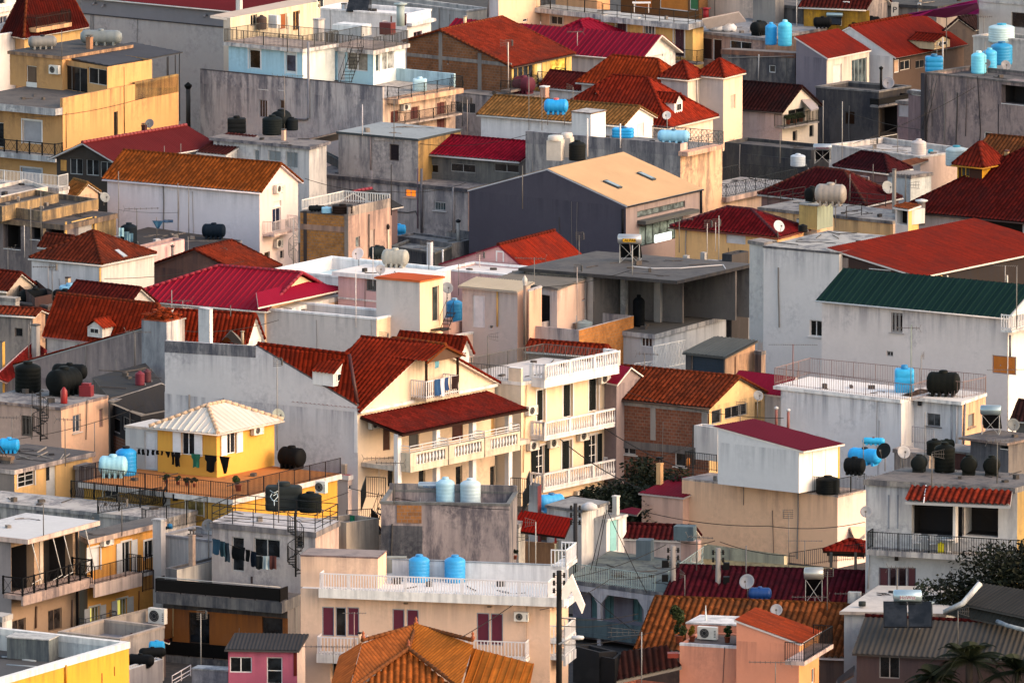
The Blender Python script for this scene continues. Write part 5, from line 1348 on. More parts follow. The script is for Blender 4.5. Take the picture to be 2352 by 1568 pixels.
# concrete frame
b=Bld('unfinished_building','raw concrete frame with deep slabs, roller shutter and ochre edges at the left edge','building')
v=b.vol((-250,410),(590,500),(1066,392),5.4,wall='7a6e6c',wallB='8a7450',stain=.6); v.slab((.1,.1,.1,.1),.35,top='4c4644',edge='8a7460',stain=.8)
v.opn('A',110,590,160,260,'void'); v.opn('A',330,560,110,150,'void'); v.opn('A',510,580,160,110,'void'); v.opn('B',765,545,190,200,'roller',fc='c09a50',fillc='8d8a8a',cols=1); v.vbar('B',875,420,580,30,'d0a860',.03); v.vbar('B',605,470,620,26,'d0a860',.03); v.vbar('A',410,520,750,35,'cfa070',.04)
w=b.vol((-100,312),(390,378),(905,262),6.1,base=5.4,wall='8f7a62',wallB='a88a60',stain=.8); w.flat(.3,top='3c3836',stain=.7)
w2=b.vol((-200,300),(20,335),(540,212),6.4,base=5.4,wall='8f7a62',wallB='b09268',stain=.7); w2.flat(.3,top='45403e')
antenna(v,378,640,190,'tall mast at the concrete frame','pole'); antenna(v,285,780,330,'long mast left of the white hip roofed house','pole'); antenna(v,225,800,500,'white leaning pole at the concrete frame','pole',mc='b0aaa8'); antenna(2,75,1160,700,'mast at the far left, below the concrete frame','yagi',boom=1.3,az=160); antenna(v,100,210,80,'mast on the pale terrace at the left edge','pole')
dish(5.0,955,320,250,95,'grey dish between the concrete frame and the lilac house',az=150,c='7f8284')
b=Bld('house','pale house with a white railed terrace behind the concrete frame','house')
v=b.vol((-300,80),(540,165),(632,145),6.2,wall='b0aaac',wallB='cfc8c4',stain=.2); v.slab(.05,.2,top='a09890',edge='bdb4b0'); v.parrail('bars',.9,'cfcccc',(1,1,0,0),z=v.z,e=.05)
w=b.vol((-200,170),(10,240),(440,150),6.4,wall='c0b0a4',wallB='dcc4b4',stain=.2); w.flat(.2)
w=b.vol((590,210),(700,240),(900,195),5.6,wall='c4a080',wallB='c9a888',stain=.2); w.gable('A',.7,'tile',tiles('a8622c',.4,.3),over=.2,ridgec=tiles('b88044'))
# dark red / brick gable behind the crimson roof
b=Bld('house','brown walled house with a dark orange gable roof squeezed behind the crimson metal roof','house')
v=b.vol((1390,880),(2240,960),(2560,880),4.1,wall='6e5046',wallB='7a6058',stain=.5); v.gable('B',1.35,'tile',tiles('7c2c18',.3,.35),over=.15,frac=.48,gut=False,edge='4a3430')
antenna(3.8,2040,925,740,'light grid antenna over the dark orange gable','grid',mc='b4aca8')
# crimson metal roofs
b=Bld('house','wide low house with a bright crimson ribbed hip roof and a lower crimson wing','house')
T(0,1)
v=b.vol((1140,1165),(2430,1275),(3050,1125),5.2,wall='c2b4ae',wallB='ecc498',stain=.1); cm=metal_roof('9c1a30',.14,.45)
v.hip(1.8,'A',inset=4.6,inset2=0,kind='metal',mat=cm,over=.3,edge='c8c0bc',ridgec=paint('841a2c',.7),gut='c4c0be')
T(1,1)
roofpoly(b.root,[(0,1125,6.3),(20,1262,5.6),(868,1082,5.6),(420,1018,6.85)],'fine',metal_roof('8c1230',.1),'wing_roof',.06,'dccfc4')
w=b.vol((60,1230),(330,1262),(812,1140),5.15,wall='c8b8b0',wallB='eec494',stain=.08); w.slab(.05,.3,top='c4bcb4',edge='d8ccc0',stain=.1)
w.opn('B',630,1232,55,30,'glass',cols=1)
# cream long wall and stair tower
b=Bld('apartment_building','cream apartment house with a tall stair tower under a thin orange edged roof','building')
v=b.vol((0,1262),(1108,1362),(1400,1300),5.2,wall='c4b2aa',wallB='e8c8a4',stain=.1); v.flat(.5,top='bdb4b0',cap='dcd6d8',stain=.08)
w=b.vol((1105,985),(1506,1022),(1716,982),7.6,wall='c2b0aa',wallB='f0cda4',stain=.05); w.shed(-.02,'B','fine',metal_roof('c8582c',.1),over=.1,verge=.1,edge='c8602c')
w.opn('B',1650,1222,62,330,'glass',fc='d0c0b0',cols=1,fillc='2c3030',name='door')
w2=b.vol((-860,1290),(0,1295),(200,1260),5.0,wall='c2b4ae',stain=.1)
m=MB(); p=w.B.P(*w.B.hit(1690,1460,.4),.4); stairs_straight(w,p,p+Vector((.5,.6,1.1)),.6,Vector((.8,-.5,0)),5)
m=MB(); m.cbox(p+Vector((0,0,.0)),1.1,.9,.05,-.6); m.build('landing',paint('2a2624'),w.root)
m=MB(); p=base(v,250,1255); m.cbox(p,1.6,.6,.5,-.5); tag(m.build('cabinet',plaster('b4b4b6',.4),None,loc=p),'low grey cabinet on the cream parapet beside the crimson wing roof','cabinet')
# terrace + pink house
b=Bld('house','pink house with a broad white flat roof next to a white walled terrace','house')
v=b.vol((150,912),(1250,1022),(1790,900),5.3,wall='d0c8ca',wallB='d8c8c0',stain=.05); v.flat(.8,top='b0c8d4',cap='e0dcde',stain=.06)
w=b.vol((755,925),(1430,988),(1705,925),6.9,wall='cca8a2',wallB='e8bca0',stain=.06); w.slab((.3,.3,.1,.3),.26,top='cfc4c2',edge='dcd6d6',stain=.15)
w.opn('A',1058,1048,92,118,'glass',fc='6c6c6c',cols=1,bars=True,fillc='2c3234'); w.opn('B',1640,975,60,40,'glass',cols=2); w.bandpx('A',1430,1222,16,'d8d0d0',.05)
tank(w,'h',1280,885,250,180,'9a9890','dirty white horizontal tank on the flat white roof',rz=-.25); tank(w,'h',1115,810,150,130,'1c2428','black ribbed horizontal tank behind the dirty white one',rz=.5)
dish(w,945,875,770,115,'cream white dish on the flat white roof',az=205,c='d8c8c4'); dish(w,1140,960,912,90,'grey dish at the front edge of the flat white roof',az=170,c='8f8e94')
antenna(w,1075,1060,700,'white mast with a wire loop on the flat white roof','pole',mc='c0b8b4'); antenna(w,918,1440,900,'white mast in front of the pink wall','pole',mc='d0c8c8')
chimney(4,1598,860,52,210,'white chimney with a dark clay cap by the grey sheds','d0ccd4','plain',-35,cap='3c2c28'); chimney(4,1716,860,14,140,'thin white vent pipe beside the white chimney','d0d0d4','pipe',cap='d0d0d4')
dish(4,1755,1250,1080,105,'large grey dish beside the stair tower',az=165,c='85888c')
tank(3.2,'v',1822,1395,150,228,'2f8fc8','tall blue tank with a pale top beside the stair tower',lidc='8ab4cc')
q=b.vol((1700,905),(2600,985),(2900,920),5.0,wall='cfa9a2',wallB='dcb8a0',stain=.08); q.flat(.15,top='c4bcbc',cap='e0dcde',stain=.05)
# hut with corrugated roof and white door
b=Bld('roof_hut','dusty pink rooftop hut with a white door and cream corrugated roof','hut')
w=b.vol((1895,1062),(2402,1108),(2520,1080),6.0,wall='bba49e',wallB='ecc4a4',stain=.12); w.shed(.25,'A','corr',metal_roof('bdb09c',.2),over=.3,edge='a89c90')
w.opn('A',2047,1292,112,300,'panel',fc='d4d0d4',fillc='d2d0d4',cols=1,name='door'); w.pipe('A',[(2222,1100),(2222,1430)],.06,'cfa05c'); w.opn('A',2162,1435,30,25,'void')
x=b.vol((2500,1090),(2510,1100),(2625,1062),6.2,wall='e0b494',wallB='e8b494'); x.slab(.05,.08,top='cfbcb0',edge='cfc4c0')
w=b.vol((1600,1390),(1770,1410),(2040,1350),3.6,wall='d0a894',wallB='e2b49c',stain=.1); w.flat(.4)
w=b.vol((1500,1500),(1765,1530),(2245,1442),3.0,wall='d0b8a8',wallB='e4c4ac',stain=.1); w.flat(.5,top='a8a09c',cap='e0dcd8'); 
# pink gable house
b=Bld('house','pink gabled house with crimson verges and bright red tiles beside the dark hall','house')
v=b.vol((1700,860),(2510,936),(3010,805),4.6,wall='cf9f97',wallB='c0948c',stain=.1); v.gable('B',1.6,'fine',tiles('9c2a12',.3,.35),over=.12,frac=.66,edge='7c1830',verge=.15,gut=False,ridgec=tiles('8c3420'))
v.opn('A',2243,790,50,82,'glass',fc='dcd4d0',sc='dcd4d0',cols=1)
antenna(4.2,2055,975,770,'grid antenna before the pink gable','grid',mc='c4b4ac'); antenna(4.2,1862,1145,850,'mast with a small aerial at the left eave of the pink gable','fork',boom=.7,az=30)
# brick tower block
b=Bld('building','squat block with one bare brick wall and one blotchy plaster wall, tanks on top','building')
v=b.vol((405,372),(850,405),(1245,318),6.3,wall=brick('a06c34'),wallB='b89a88',stain=.5); v.slab(0,.1,top='6c6460',edge='7a6a5e')
v.vbar('A',452,372,830,34,'3c3432',.04); v.vbar('A',832,400,800,40,'8a7c72',.05); v.bandpx('A',850,520,50,'9a7c6c',.045)
v.opn('B',935,655,40,100,'glass',fc='8f8a86',cols=1,fillc='5c6468'); v.opn('B',1070,630,42,180,'panel',fc='a09088',fillc='a4948c',cols=1); v.pipe('B',[(1030,400),(1030,800)],.04,'3c3836')
v.parrail('thick',.75,'c9c6c4',(0,0,1,1)); wallon(v,'B',.5,.15,mat='a89a90',stain=.8,h1=.5)
tank(v,'c',795,390,190,85,'1a1210','dark brown square tank on the brick block'); tank(v,'c',650,388,95,60,'7fb0cc','small pale blue cube on the brick block'); tank(v,'h',560,375,160,62,'14181a','low black tank at the left of the brick block')
rp=Bld('roof_hut','small hut with a dark grey and crimson hipped roof behind the brick block','hut'); w=rp.vol((700,330),(1160,345),(1300,320),5.2,wall='6c5a5c'); w.gable('B',1.0,'fine',metal_roof('3a3a3c',.2),over=.3,gut=False,frac=.45,ridgec=paint('7c2030'))
chimney(4,1205,400,28,-0.1,'x','a','plain') if 0 else None
chimney(2.5,1215,830,18,350,'tall cream flue at the right of the brick block','d8c0a8','pipe',cap='2a2422'); antenna(6,1243,410,-60,'tall black mast right of the brick block','pole',r=.035,mc='2c2a2c')
# grey sheds
b=Bld('shed','low mouldy concrete sheds with tarred roofs below the stained building','shed')
v=b.vol((1240,700),(1640,760),(1885,665),2.6,wall='5c5c5e',wallB='4a4c4e',stain=.8); v.flat(.15,top='8a8a88',cap='6c6c6a',stain=.9)
w=b.vol((1290,600),(1800,672),(1960,640),2.8,wall='7d7a7a',stain=.8); w.flat(.1,top='6c6a6a'); w=b.vol((1750,560),(1960,590),(2050,570),2.4,wall='8d8a88',stain=.6)
chimney(2.6,1858,660,30,220,'grey flue with a wide dark cowl by the dark hall','9a9896','pipe',cap='22242a')
# =================================================================== centre right: the concrete frame with the solar heater
T(2,1)
b=Bld('unfinished_building','large raw concrete building with a wide flat slab roof and open pillared floor','building')
v=b.vol((110,895),(1500,1010),(2190,855),6.5,wall='8c8580',wallB='8c8580',stain=.5,base=2.9); v.slab((.12,.2,.1,.35),.2,top='555150',edge='45413f',stain=.5); v.openface={'A','B'}
w=b.vol((260,1388),(1312,1502),(1968,1325),2.9,wall='b0b4ba',wallB='b8bcc4',stain=.15); w.slab((.15,.1,0,0),.3,top='5a5856',edge='b4b2b2',stain=.4)
w.opn('A',1235,1560,100,120,'glass',cols=3)
for x_,y_,s_,t_ in ((1342,1388,.5,.28),(1697,1302,.45,.3),(1850,1283,.9,.35),(1935,1283,.4,.3),(1030,1395,.4,.3),(720,1380,.4,.3),(1600,1240,.35,.3),(1760,1210,.35,.3)):
    p=atz(x_,y_,2.92); m=MB(); m.cbox(p,s_,t_,v.z-.2-2.92,-.6); m.build('column',plaster('a8a09a',.4),v.root)
for a0,b0,a1,b1 in ((.0,.02,.45,.02),(.45,.02,.45,.5),(.45,.5,.8,.5),(.62,.8,1,.8)):
    p,q=v.p(a0,b0,2.95),v.p(a1,b1,2.95); m=MB(); n_=Vector((.08,.1,0)); m.box8([p,q,q+n_,p+n_]+[k+Z*(v.z-.22-2.95) for k in (p,q,q+n_,p+n_)]); m.build('inner_wall',plaster('a09892' if b0<.1 and b1<.1 else '77706c',.4),v.root)
x=b.vol((1930,765),(2020,775),(2175,742),6.9,wall='4c4846',wallB=metal_roof('5c5654',.5),stain=.8); x.flat(.2,top='6c6664')
y=b.vol((1990,1150),(2010,1170),(2200,1130),3.3,wall='8a8c90',wallB='8a8c90'); y.slab((.1,.3,0,0),.2,edge='c9c6c4',top='77726f',rail='bars',rc='3a3632',rs=(0,1,0,0))
solar(v,1080,845,215,265,'polished solar heater with an orange label on the wide concrete slab','CALPAK','1c1c1c',panels=2,rot=-6,tankc='b4b2b2',side=-1,bandc='d8a020')
antenna(v,1105,960,680,'mast of the white hose beside the orange labelled heater','pole',mc='9a9896',r=.035)
antenna(v,1793,810,480,'comb antenna at the right of the concrete slab','grid',mc='b4aca8'); antenna(v,1870,690+50,470,'second comb antenna of the concrete slab, right of the first','grid',mc='b4aca8'); antenna(v,1900,820,410,'bare mast right of the comb antennas','pole',mc='a8a4a2')
cable([(1110,880,6.6),(1300,898,6.56),(1550,895,6.56),(1800,875,6.56),(1940,865,6.56),(1965,905,6.5)],'thick white hose lying on the concrete slab',sag=0,r=.04,hue='c0bcbc')
b=Bld('house','terrace with a bare brick parapet, corrugated hut and clutter before the concrete frame','house')
v=b.vol((158,1425),(615,1468),(1118,1335),3.7,wall='b8a09a',wallB=brick('c07a38','c09a70'),stain=.4); v.flat(.75,top='8d8480',stain=.5,pw=.14)
h=b.vol((-150,1010),(415,1090),(700,1010),5.9,base=2.95,wall='bfbcc0',wallB='e0c0a8',stain=.3); h.shed(.2,'A','corr',metal_roof('77736e',.5),over=.15,edge='6c6864')
h.opn('A',292,1280,112,290,'panel',fc='8a8684',fillc='18181a',cols=1,name='door')
h2=b.vol((515,1165),(640,1188),(910,1120),4.7,base=2.95,wall='4a3c38',wallB='dcc0a8',stain=.2); h2.shed(.35,'B','fine',metal_roof('8a1c34',.2),over=.15,edge='b0a8a8')
roofpoly(b.root,[(495,1165,4.9),(600,1185,4.7),(760,1135,4.7),(650,1100,5.0)],'corr',metal_roof('a89890',.3),'awning_roof',.02)
chimney(v,788,1330,24,270,'rusty brown flue behind the crimson lean to','6c5a54','pipe',cap='b8aeaa')
tank(v,'h',735,1395,260,125,'12191b','left black horizontal tank on the brick parapet terrace',rz=-.15); tank(v,'h',905,1365,230,125,'141b1d','right black horizontal tank on the brick parapet terrace',rz=-.3); tank(v,'v',1165,1425,110,290,'0c0f12','tall black tank at the right end of the brick parapet'); tank(v,'v',665,1465,150,95,'8d9a9c','white plastic tub beside the patio chair')
p=base(v,485,1440); m=MB(); m.cbox(p,.75,.6,.75,-.4); m.cbox(p+Z*.75,.8,.65,.06,-.4); tag(m.build('crate',paint('1f5a1c'),None,loc=p),'dark green plastic box beside the patio chair','box')
def chair(s,x,y,label,hue='cfcac8',rz=0,name='plastic_chair'):
    p=base(s,x,y); rt=empty(name,p,label,'chair','white plastic chairs'); R=Matrix.Rotation(rz,3,'Z')
    def mk(nm,bs):
        m=MB()
        for (x0,y0,z0,x1,y1,z1) in bs: m.box(Vector((x0,y0,z0)),Vector((x1-x0,0,0)),Vector((0,y1-y0,0)),Z*(z1-z0))
        m.v=[p+R@Vector(q) for q in m.v]; m.build(nm,paint(hue,.45),rt)
    mk('seat',[(-.23,-.23,.42,.23,.23,.45)]); mk('backrest',[(-.23+i*.078,.2,.45,-.18+i*.078,.23,.82) for i in range(6)]+[(-.24,.19,.8,.25,.24,.87)])
    for a in(-.22,.18):
        for c in(-.22,.19): mk('leg',[(a,c,0,a+.04,c+.04,.42)])
    mk('armrest',[(-.26,-.22,.62,-.21,.22,.65),(.22,-.22,.62,.27,.22,.65),(-.25,-.2,.42,-.22,-.16,.62),(.23,-.2,.42,.26,-.16,.62)])
chair(v,565,1455,'white plastic patio chair beside the dark green box')
antenna(v,598,1470,880,'thin mast with a light aerial over the brick parapet terrace','grid',mc='b0a098'); antenna(v,205,1440,790,'mast with a long comb at the corrugated hut','yagi',boom=2,az=170)
for x in (325,815,888): antenna(2,x,1600,1400,{325:'leftmost',815:'middle',888:'rightmost'}[x]+' of the thin struts below the brick parapet','pole',r=.03,mc='22242a')
chimney(4.5,118,1568,28,620,'tall dark pipe chimney right of the dusty pink hut','6c5c54','pipe',cap='b0aaa8')
# yellow house
b=Bld('house','peach yellow house under a dark red tiled hip roof, right of the dark hall','house')
v=b.vol((1500,500),(2440,592),(2680,525),5.5,wall='e0b074',wallB='dcb080',stain=.1); v.hip(1.15,'A',kind='tile',mat=tiles('74161a',.35,.2),over=.3,inset=3.2,gut='6a3028',edge='6a3028',ridgec=tiles('8a4a4c'))
v.opn('A',2055,610,180,125,'panel',fc='c9c4c6',fillc='c6c2c4',cols=1)
tank(3.2,'c',2065,708,130,62,'2f8cc0','small blue tank below the peach yellow house'); dish(4.4,2285,700,572,85,'white dish over the peach yellow wall',az=195,c='c0c0c4')
T(3,1)
dish(5.5,90,615,515,110,'big round dish leaning on the dark red tiles',az=150,c='b0b4ba')
# tall white building
b=Bld('apartment_building','tall plain white building with a stained flat roof and one small window','building')
v=b.vol((-40,690),(655,752),(1250,610),9.8,wall='bdb6ba',wallB='b0a8a4',stain=.22); v.slab((.05,0,0,.05),.12,top='9a9692',edge='6f6a6a',stain=.8)
v.opn('A',440,1448,112,150,'glass',fc='c4c0c0',cols=2,fillc='0c0f10',sill=True)
w=b.vol((-170,640),(-40,660),(60,640),9.6,wall='b0acac'); w.slab(.1)
tank(v,'v',320,560,85,70,'141416','black round pot on the edge of the tall white building',lidc='141416')
# green roof building
b=Bld('house','long pale house with a dark green ribbed metal roof and rust stained wall','house')
v=b.vol((495,1175),(2205,1335),(2650,1230),9.3,wall='c4b2b2',wallB='c9c4c8',stain=.3); v.gable('A',1.5,'metal',metal_roof('16302c',.1,.5),over=.3,edge='b0b0b4',verge=.25,gut='c0bcbc')
v.opn('A',1183,1395,106,185,'glass',fc='9a9494',cols=3,bars=True,fillc='0b0c10',sill=True)
v.opn('B',2320,1335,90,90,'void'); v.balcony('B',2240,1470,2600,.8,.14,'thick',slabc='c8c4c4',rc='cfcccc')
T(3,2); v.opn('A',1118,113,62,48,'glass',fc='9a9494',cols=2); v.opn('A',2165,217,215,170,'panel',fc='8a7c7c',fillc='b4661c',cols=3); v.pipe('A',[(2230,-60),(2230,140)],.07,'55555c'); T(3,1)
antenna(9.4,1315,1620,1440,'yagi before the barred window of the green roofed house','yagi',boom=1.4,az=170)
antenna(9.0,2282,1450,880,'tall mast with a loop at the right edge, by the green roof','pole',r=.03)
# red pergola
b=Bld('house','house with a huge bright red mono pitch roof over a dark open terrace, right edge','house')
v=b.vol((585,905),(1375,975),(2700,700),8.6,wall='3c2c28',wallB='2a2322',stain=.3); v.shed(1.25,'B','fine',tiles('8c220c',.25,.25),over=.3,edge='c0b8b6')
v.opn('A',1030,860,200,90,'void'); 
for x in (1585,1640,2190): v.vbar('B',x,960,1060,16,'c0a060' if x==1585 else 'c4c0c0',.1)
v.vbar('A',700,800,1000,90,'8d7f78',.05)
T(3,1)
w=b.vol((1700,1020),(1880,1005),(2700,820),7.0,wall='dcb8a8',wallB='e2bfae'); w.flat(.2)
cloth(atz(2070,835,8.3),.3,1.0,'9a9ca0','towel','pale striped towel in the dark terrace under the red roof',Vector((1,0,0)),'laundry')
antenna(9.0,2178,1030,870,'wide armed antenna before the dark terrace','long',boom=1.6,az=170,mc='a8a4a2')
# dark red hip roof + yellow belvedere
b=Bld('house','large house with a dark red hipped roof crowned by a yellow belvedere, right edge','house')
dk=tiles('601812',.35,.3)
v=b.vol((1240,348),(2900,505),(3900,260),6.2,wall='a8989c',wallB='6a5a54',stain=.2); v.hip(4.2,'A',kind='tile',mat=dk,over=.35,inset=6.5,gut='3a2826',edge='3a2826',ridgec=dk)
v.opn('A',2080,500,520,140,'void')
T(3,0)
t=b.vol((1745,1478),(1968,1500),(2150,1462),9.3,base=6.2,wall='3c241c',wallB='b88418',stain=.2); t.hip(1.1,'B',kind='tile',mat=tiles('82281a',.35,.3),over=.3,gut='a8741c',edge='a8741c')
t.opn('A',1810,1570,80,110,'glass',fc='c0921c',cols=2,fillc='2c2c2c'); t.vbar('A',1747,1490,1700,14,'c0901c',.03)
chimney(8.3,2195,1590,45,200,'dark tile capped flue right of the yellow belvedere','b89a6c','plain',-35,cap='5a2820')
q=Bld('house','house with weathered tan tiles behind the yellow belvedere','house'); w=q.vol((1900,1440),(2600,1500),(2900,1440),6.9,wall='7a6a60'); w.gable('A',1.2,'tile',tiles('8a4c28',.4,.4),over=.2)
# crimson tile roofs mid right
b=Bld('house','house with dull crimson tiles and hip ridges behind the railed white slab','house')
T(3,1)
v=b.vol((-60,205),(900,310),(1200,240),5.4,wall='8a6a64'); v.hip(1.7,'A',kind='tile',mat=tiles('581a1c',.3,.2),over=.2,ridgec=tiles('8a4a3a'),inset=3.3)
w=b.vol((620,-40),(1100,20),(1300,-20),6.2,wall='8a6a64'); w.hip(.9,'A',kind='tile',mat=tiles('48161a',.3,.2),over=.15)
b=Bld('house','grey stained terrace house with rail frames right of the peach yellow house','house')
v=b.vol((-80,335),(1150,465),(1500,395),5.6,wall='d8b27c',wallB='c0a890',stain=.25); v.slab((.1,0,0,.1),.2,top='8f8b88',edge='8d857f',stain=.8)
h=b.vol((285,300),(452,318),(598,288),7.3,base=5.6,wall='b89c60',wallB='8f9888',stain=.3); h.slab(.08,.08,top='a0a09c')
h=b.vol((262,442),(450,462),(600,425),6.0,base=4.5,wall='c8c4c6',wallB='e0bc94',stain=.2); h.slab(0,.05)
tank(7.4,'h',575,320,290,215,'8a827c','huge weathered white horizontal tank streaked with black',rz=-.2); tank(7.4,'h',405,280,120,140,'131516','black horizontal tank left of the huge weathered tank',rz=.9)
mb=MB(); 
for (x0,y0,x1,y1) in ((0,310,340,250),(720,435,860,410),(740,300,1080,330),(830,200,1060,215)): railing(mb,[atz(x0,y0,v.roofz),atz(x1,y1,v.roofz)],.8,'two')
tag(mb.build('railing',paint('2f2b2a'),None,loc=atz(0,310,v.roofz)),'rusty rail frames around the grey stained terrace','railing')
mb=MB(); railing(mb,[atz(640,190,v.roofz),atz(800,145,v.roofz),atz(925,160,v.roofz)],.8,'two'); tag(mb.build('railing',paint('b8aeb0'),None,loc=atz(640,190,v.roofz)),'white three rail fence behind the huge weathered tank','railing')
h=b.vol((1170,345),(1290,365),(1385,345),6.9,base=4.5,wall='c4bab6',wallB='dcae6a'); h.shed(.1,'A','tile',tiles('9a4a24'),over=.15); h.opn('A',1232,425,95,140,'void')
chimney(5.5,1410,470,70,215,'pair of grey flues with steel cowls before the dark red hip roof','5c5654','pipe',cap='b0b4b8'); chimney(5.0,1157,470,34,480,'tall grey masonry flue left of the dark red hip roof','8d8680','plain')
dish(5.5,1090,240,160,120,'big pale dish left of the dark red hip roof',az=150,c='a0a09c')
for x,b_,t,k,l in ((620,520,80,'pole','tall mast left of the huge weathered tank edge'),(552,160,0,'yagi','aerial with a comb above the huge weathered tank'),(752,280,30,'pole','white mast behind the huge weathered tank'),(1258,320,130,'fork','pink crossed aerial on the dark red hip roof'),(368,130,-30,'pole','white mast on the dull crimson tiles'),(965,100,-60,'pole','mast before the dull crimson tiles')): antenna(v,x,b_,t,l,k,boom=1.5,az=10)
T(3,0)
b=Bld('house','pale low terrace house with white parapets under the dark concrete block','house')
v=b.vol((560,1335),(1400,1445),(1900,1380),6.3,wall='b5a8a4',wallB='c0aaa0',stain=.2); v.flat(.3,top='a8a09c',cap='b8b0ac')
w=b.vol((-400,1310),(395,1385),(600,1340),5.6,wall='4a4846',stain=.6); w.flat(.2,top='5a5654'); w=b.vol((-420,1395),(380,1480),(560,1420),4.9,wall='4c4a48',stain=.6); w.flat(.2,top='5a5654')
w=b.vol((1100,1590),(1310,1610),(1500,1585),6.2,wall='a8b4b8',stain=.2); w.slab(.1)
roofpoly(b.root,[(985,1535,6.3),(1180,1560,6.0),(1475,1480,6.0),(1450,1435,6.3)],'fine',tiles('8a5034'),'lean_to_roof',.06)
tank(6.0,'v',275,1525,138,115,'a9b2bc','small white tank with a domed top above the crimson tiles'); tank(6.0,'v',1385,1435,138,160,'b4aaa8','white domed tank at the foot of the tall pink wall'); tank(5.8,'v',1730,1520,200,185,'a4b4b8','large white tank with a cyan lid left of the yellow belvedere',lidc='1c7a90'); tank(6.0,'h',1495,1410,50,40,'1f86a4','tiny cyan tank at the foot of the tall pink wall')
solar(5.9,500,1500,165,180,'solar heater with a lettered steel tank before the white parapets','VIOSOLAR','7a2040',panels=2,rot=-4,tankc='a0a8b0',side=-1)
antenna(5.9,965,1560,1290,'light comb antenna over the white parapets','grid'); antenna(5.9,1190,1460,1240,'thin pole before the white parapets','pole'); antenna(5.9,110,1500,1210,'thin pole at the dark wall','pole'); antenna(6.2,505,1320,920,'tall pale pole on the dark concrete block','pole',mc='8d8a88'); antenna(6.2,680,1480,930,'tall grey mast before the brown window','pole',mc='8d8a88',r=.03)
# =================================================================== third row
def onoff(v,face,d,x,y):
    f=v.fc[face]; u_,z=f.hit(x,y,d); return u_,z,f
def lvol(b,p,**k): return b.vol(*p,**k)
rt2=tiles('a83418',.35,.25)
T(0,2)
# red roof with a stained gable wall
b=Bld('house','house with a sprawling orange red tile roof, dormer and a long slanting stained gable wall','house')
v=b.vol((-100,290),(1490,433),(1700,385),3.5,wall='9a8a86',wallB='a09490',stain=.5); v.shed(4.1,'E','tile',rt2,over=.1,edge='8a8684',verge=.02)
T(0,1)
w=b.vol((1300,1362),(1530,1382),(1673,1350),8.0,wall='8d9096',wallB='d0c6c4',stain=.55); w.slab(.02,.06,top='a0502c',edge='a85030')
mb=MB(); rd=random.Random(4)
for i in range(90):
    p=w.pm(rd.uniform(.05,w.la-.05),rd.uniform(.05,w.lb),w.z+rd.uniform(0,.28)); mb.cbox(p,.34,.16,.07,rd.uniform(0,3.1))
for i in range(30):
    p=w.pm(rd.uniform(.6,w.la-.4),rd.uniform(.2,w.lb-.3),w.z+rd.uniform(.25,.6)); mb.cbox(p,.34,.16,.07,rd.uniform(0,3.1))
tag(mb.build('tile_pile',tiles('b4441c'),None,loc=w.p(.5,.5,w.z)),'heap of loose orange roof tiles on the stained block','tiles')
q=b.vol((430,1500),(1320,1600),(1560,1540),5.2,wall='b8a8a2'); q.gable('A',2.3,'tile',rt2,over=.15,edge='c4a0a8',gut=False,ridgec=tiles('b04a28'))
q.dormer(872,1500,140,62,'A',face='A',z=q.z+.5,mat=rt2,wall='c8c0bc',depth=2.4,rise=.4)
x=b.vol((600,1200),(1150,1260),(1400,1200),5.2,wall='a8a09c'); x.gable('A',1.0,'tile',tiles('6c2018'),over=.2,gut=False)
x=b.vol((1560,1540),(2250,1580),(2400,1540),4.5,wall='d0c8c4'); x.gable('A',1.6,'tile',rt2,over=.1,gut=False)
x=b.vol((1822,1262),(1926,1275),(1954,1262),9.0,wall='bcb8bc',wallB='d4ccc8',stain=.15) ; x.slab(.02,.06,top='c4c0c4')
roofpoly(b.root,[(2040,1555,4.6),(2230,1590,4.6),(2240,1560,4.7),(2120,1465,5.6)],'plain',tiles('b05c28'),'gable_verge',.05)
chimney(5,2228,1570,26,105,'tan pot chimney right of the small dark gable','a8947c','pipe',cap='8a7a64')
for x_,b_,t,k,l in ((790,1560,1180,'pole','tall pole among the orange red tiles'),(1080,1330,1190,'grid','grid antenna over the orange red tiles'),(1580,1600,1090,'pole','thin mast before the crimson ribbed roof'),(1680,1370,1190,'yagi','yagi over the loose tiles'),(1495,1260,1060,'pole','white mast with a box behind the loose tiles'),(443,1080,880,'yagi','yagi before the white hip roofed house'),(280,1480,1385,'pole','short pole at the blotchy wall')):
    antenna(4.2,x_,b_,t,l,k,boom=1.6,az=175,mc='8a8684')
chimney(4.0,625,1085,44,100,'cream pipe chimney with a dark pot at the white hip roofed house','d8b890','plain',-35,cap='3a2e2a')
b=Bld('house','low dark terrace with brown panels and black tanks under the white hip roofed house','house')
v=b.vol((-150,1180),(440,1245),(700,1180),4.0,wall='4a3834',wallB='5c4a44',stain=.3); v.flat(.7,top='3c3836',cap='6c625e')
w=b.vol((170,1040),(320,1165),(485,1130),4.6,wall='4a3430',wallB='4a3430'); 
w=b.vol((-200,1150),(140,1175),(180,1160),4.6,wall='b0a498'); w.slab(.05,top='a09890')
tank(v,'h',330,1260,330,190,'101213','long black horizontal tank before the white hip roofed house',rz=.3); tank(v,'c',640,1200,190,170,'6fa4c4','pale blue square tank behind the black horizontal tanks'); tank(v,'h',600,1250,260,170,'0e1012','right black horizontal tank in front of the pale blue square one',rz=-.5)
b=Bld('house','small blotchy grey house with a tiny dark window at the left edge','house')
v=b.vol((-60,1325),(300,1345),(415,1310),4.6,wall='8f8680',wallB='c4a080',stain=.6); v.gable('A',.3,'tile',tiles('8c3820'),over=.1); v.opn('A',172,1485,72,82,'glass',cols=1,fc='5c5450')
w=b.vol((-300,1060),(60,1100),(300,1050),4.4,wall='b8a898',stain=.3); w.gable('A',.9,'tile',tiles('782818'),over=.2)
T(0,2)
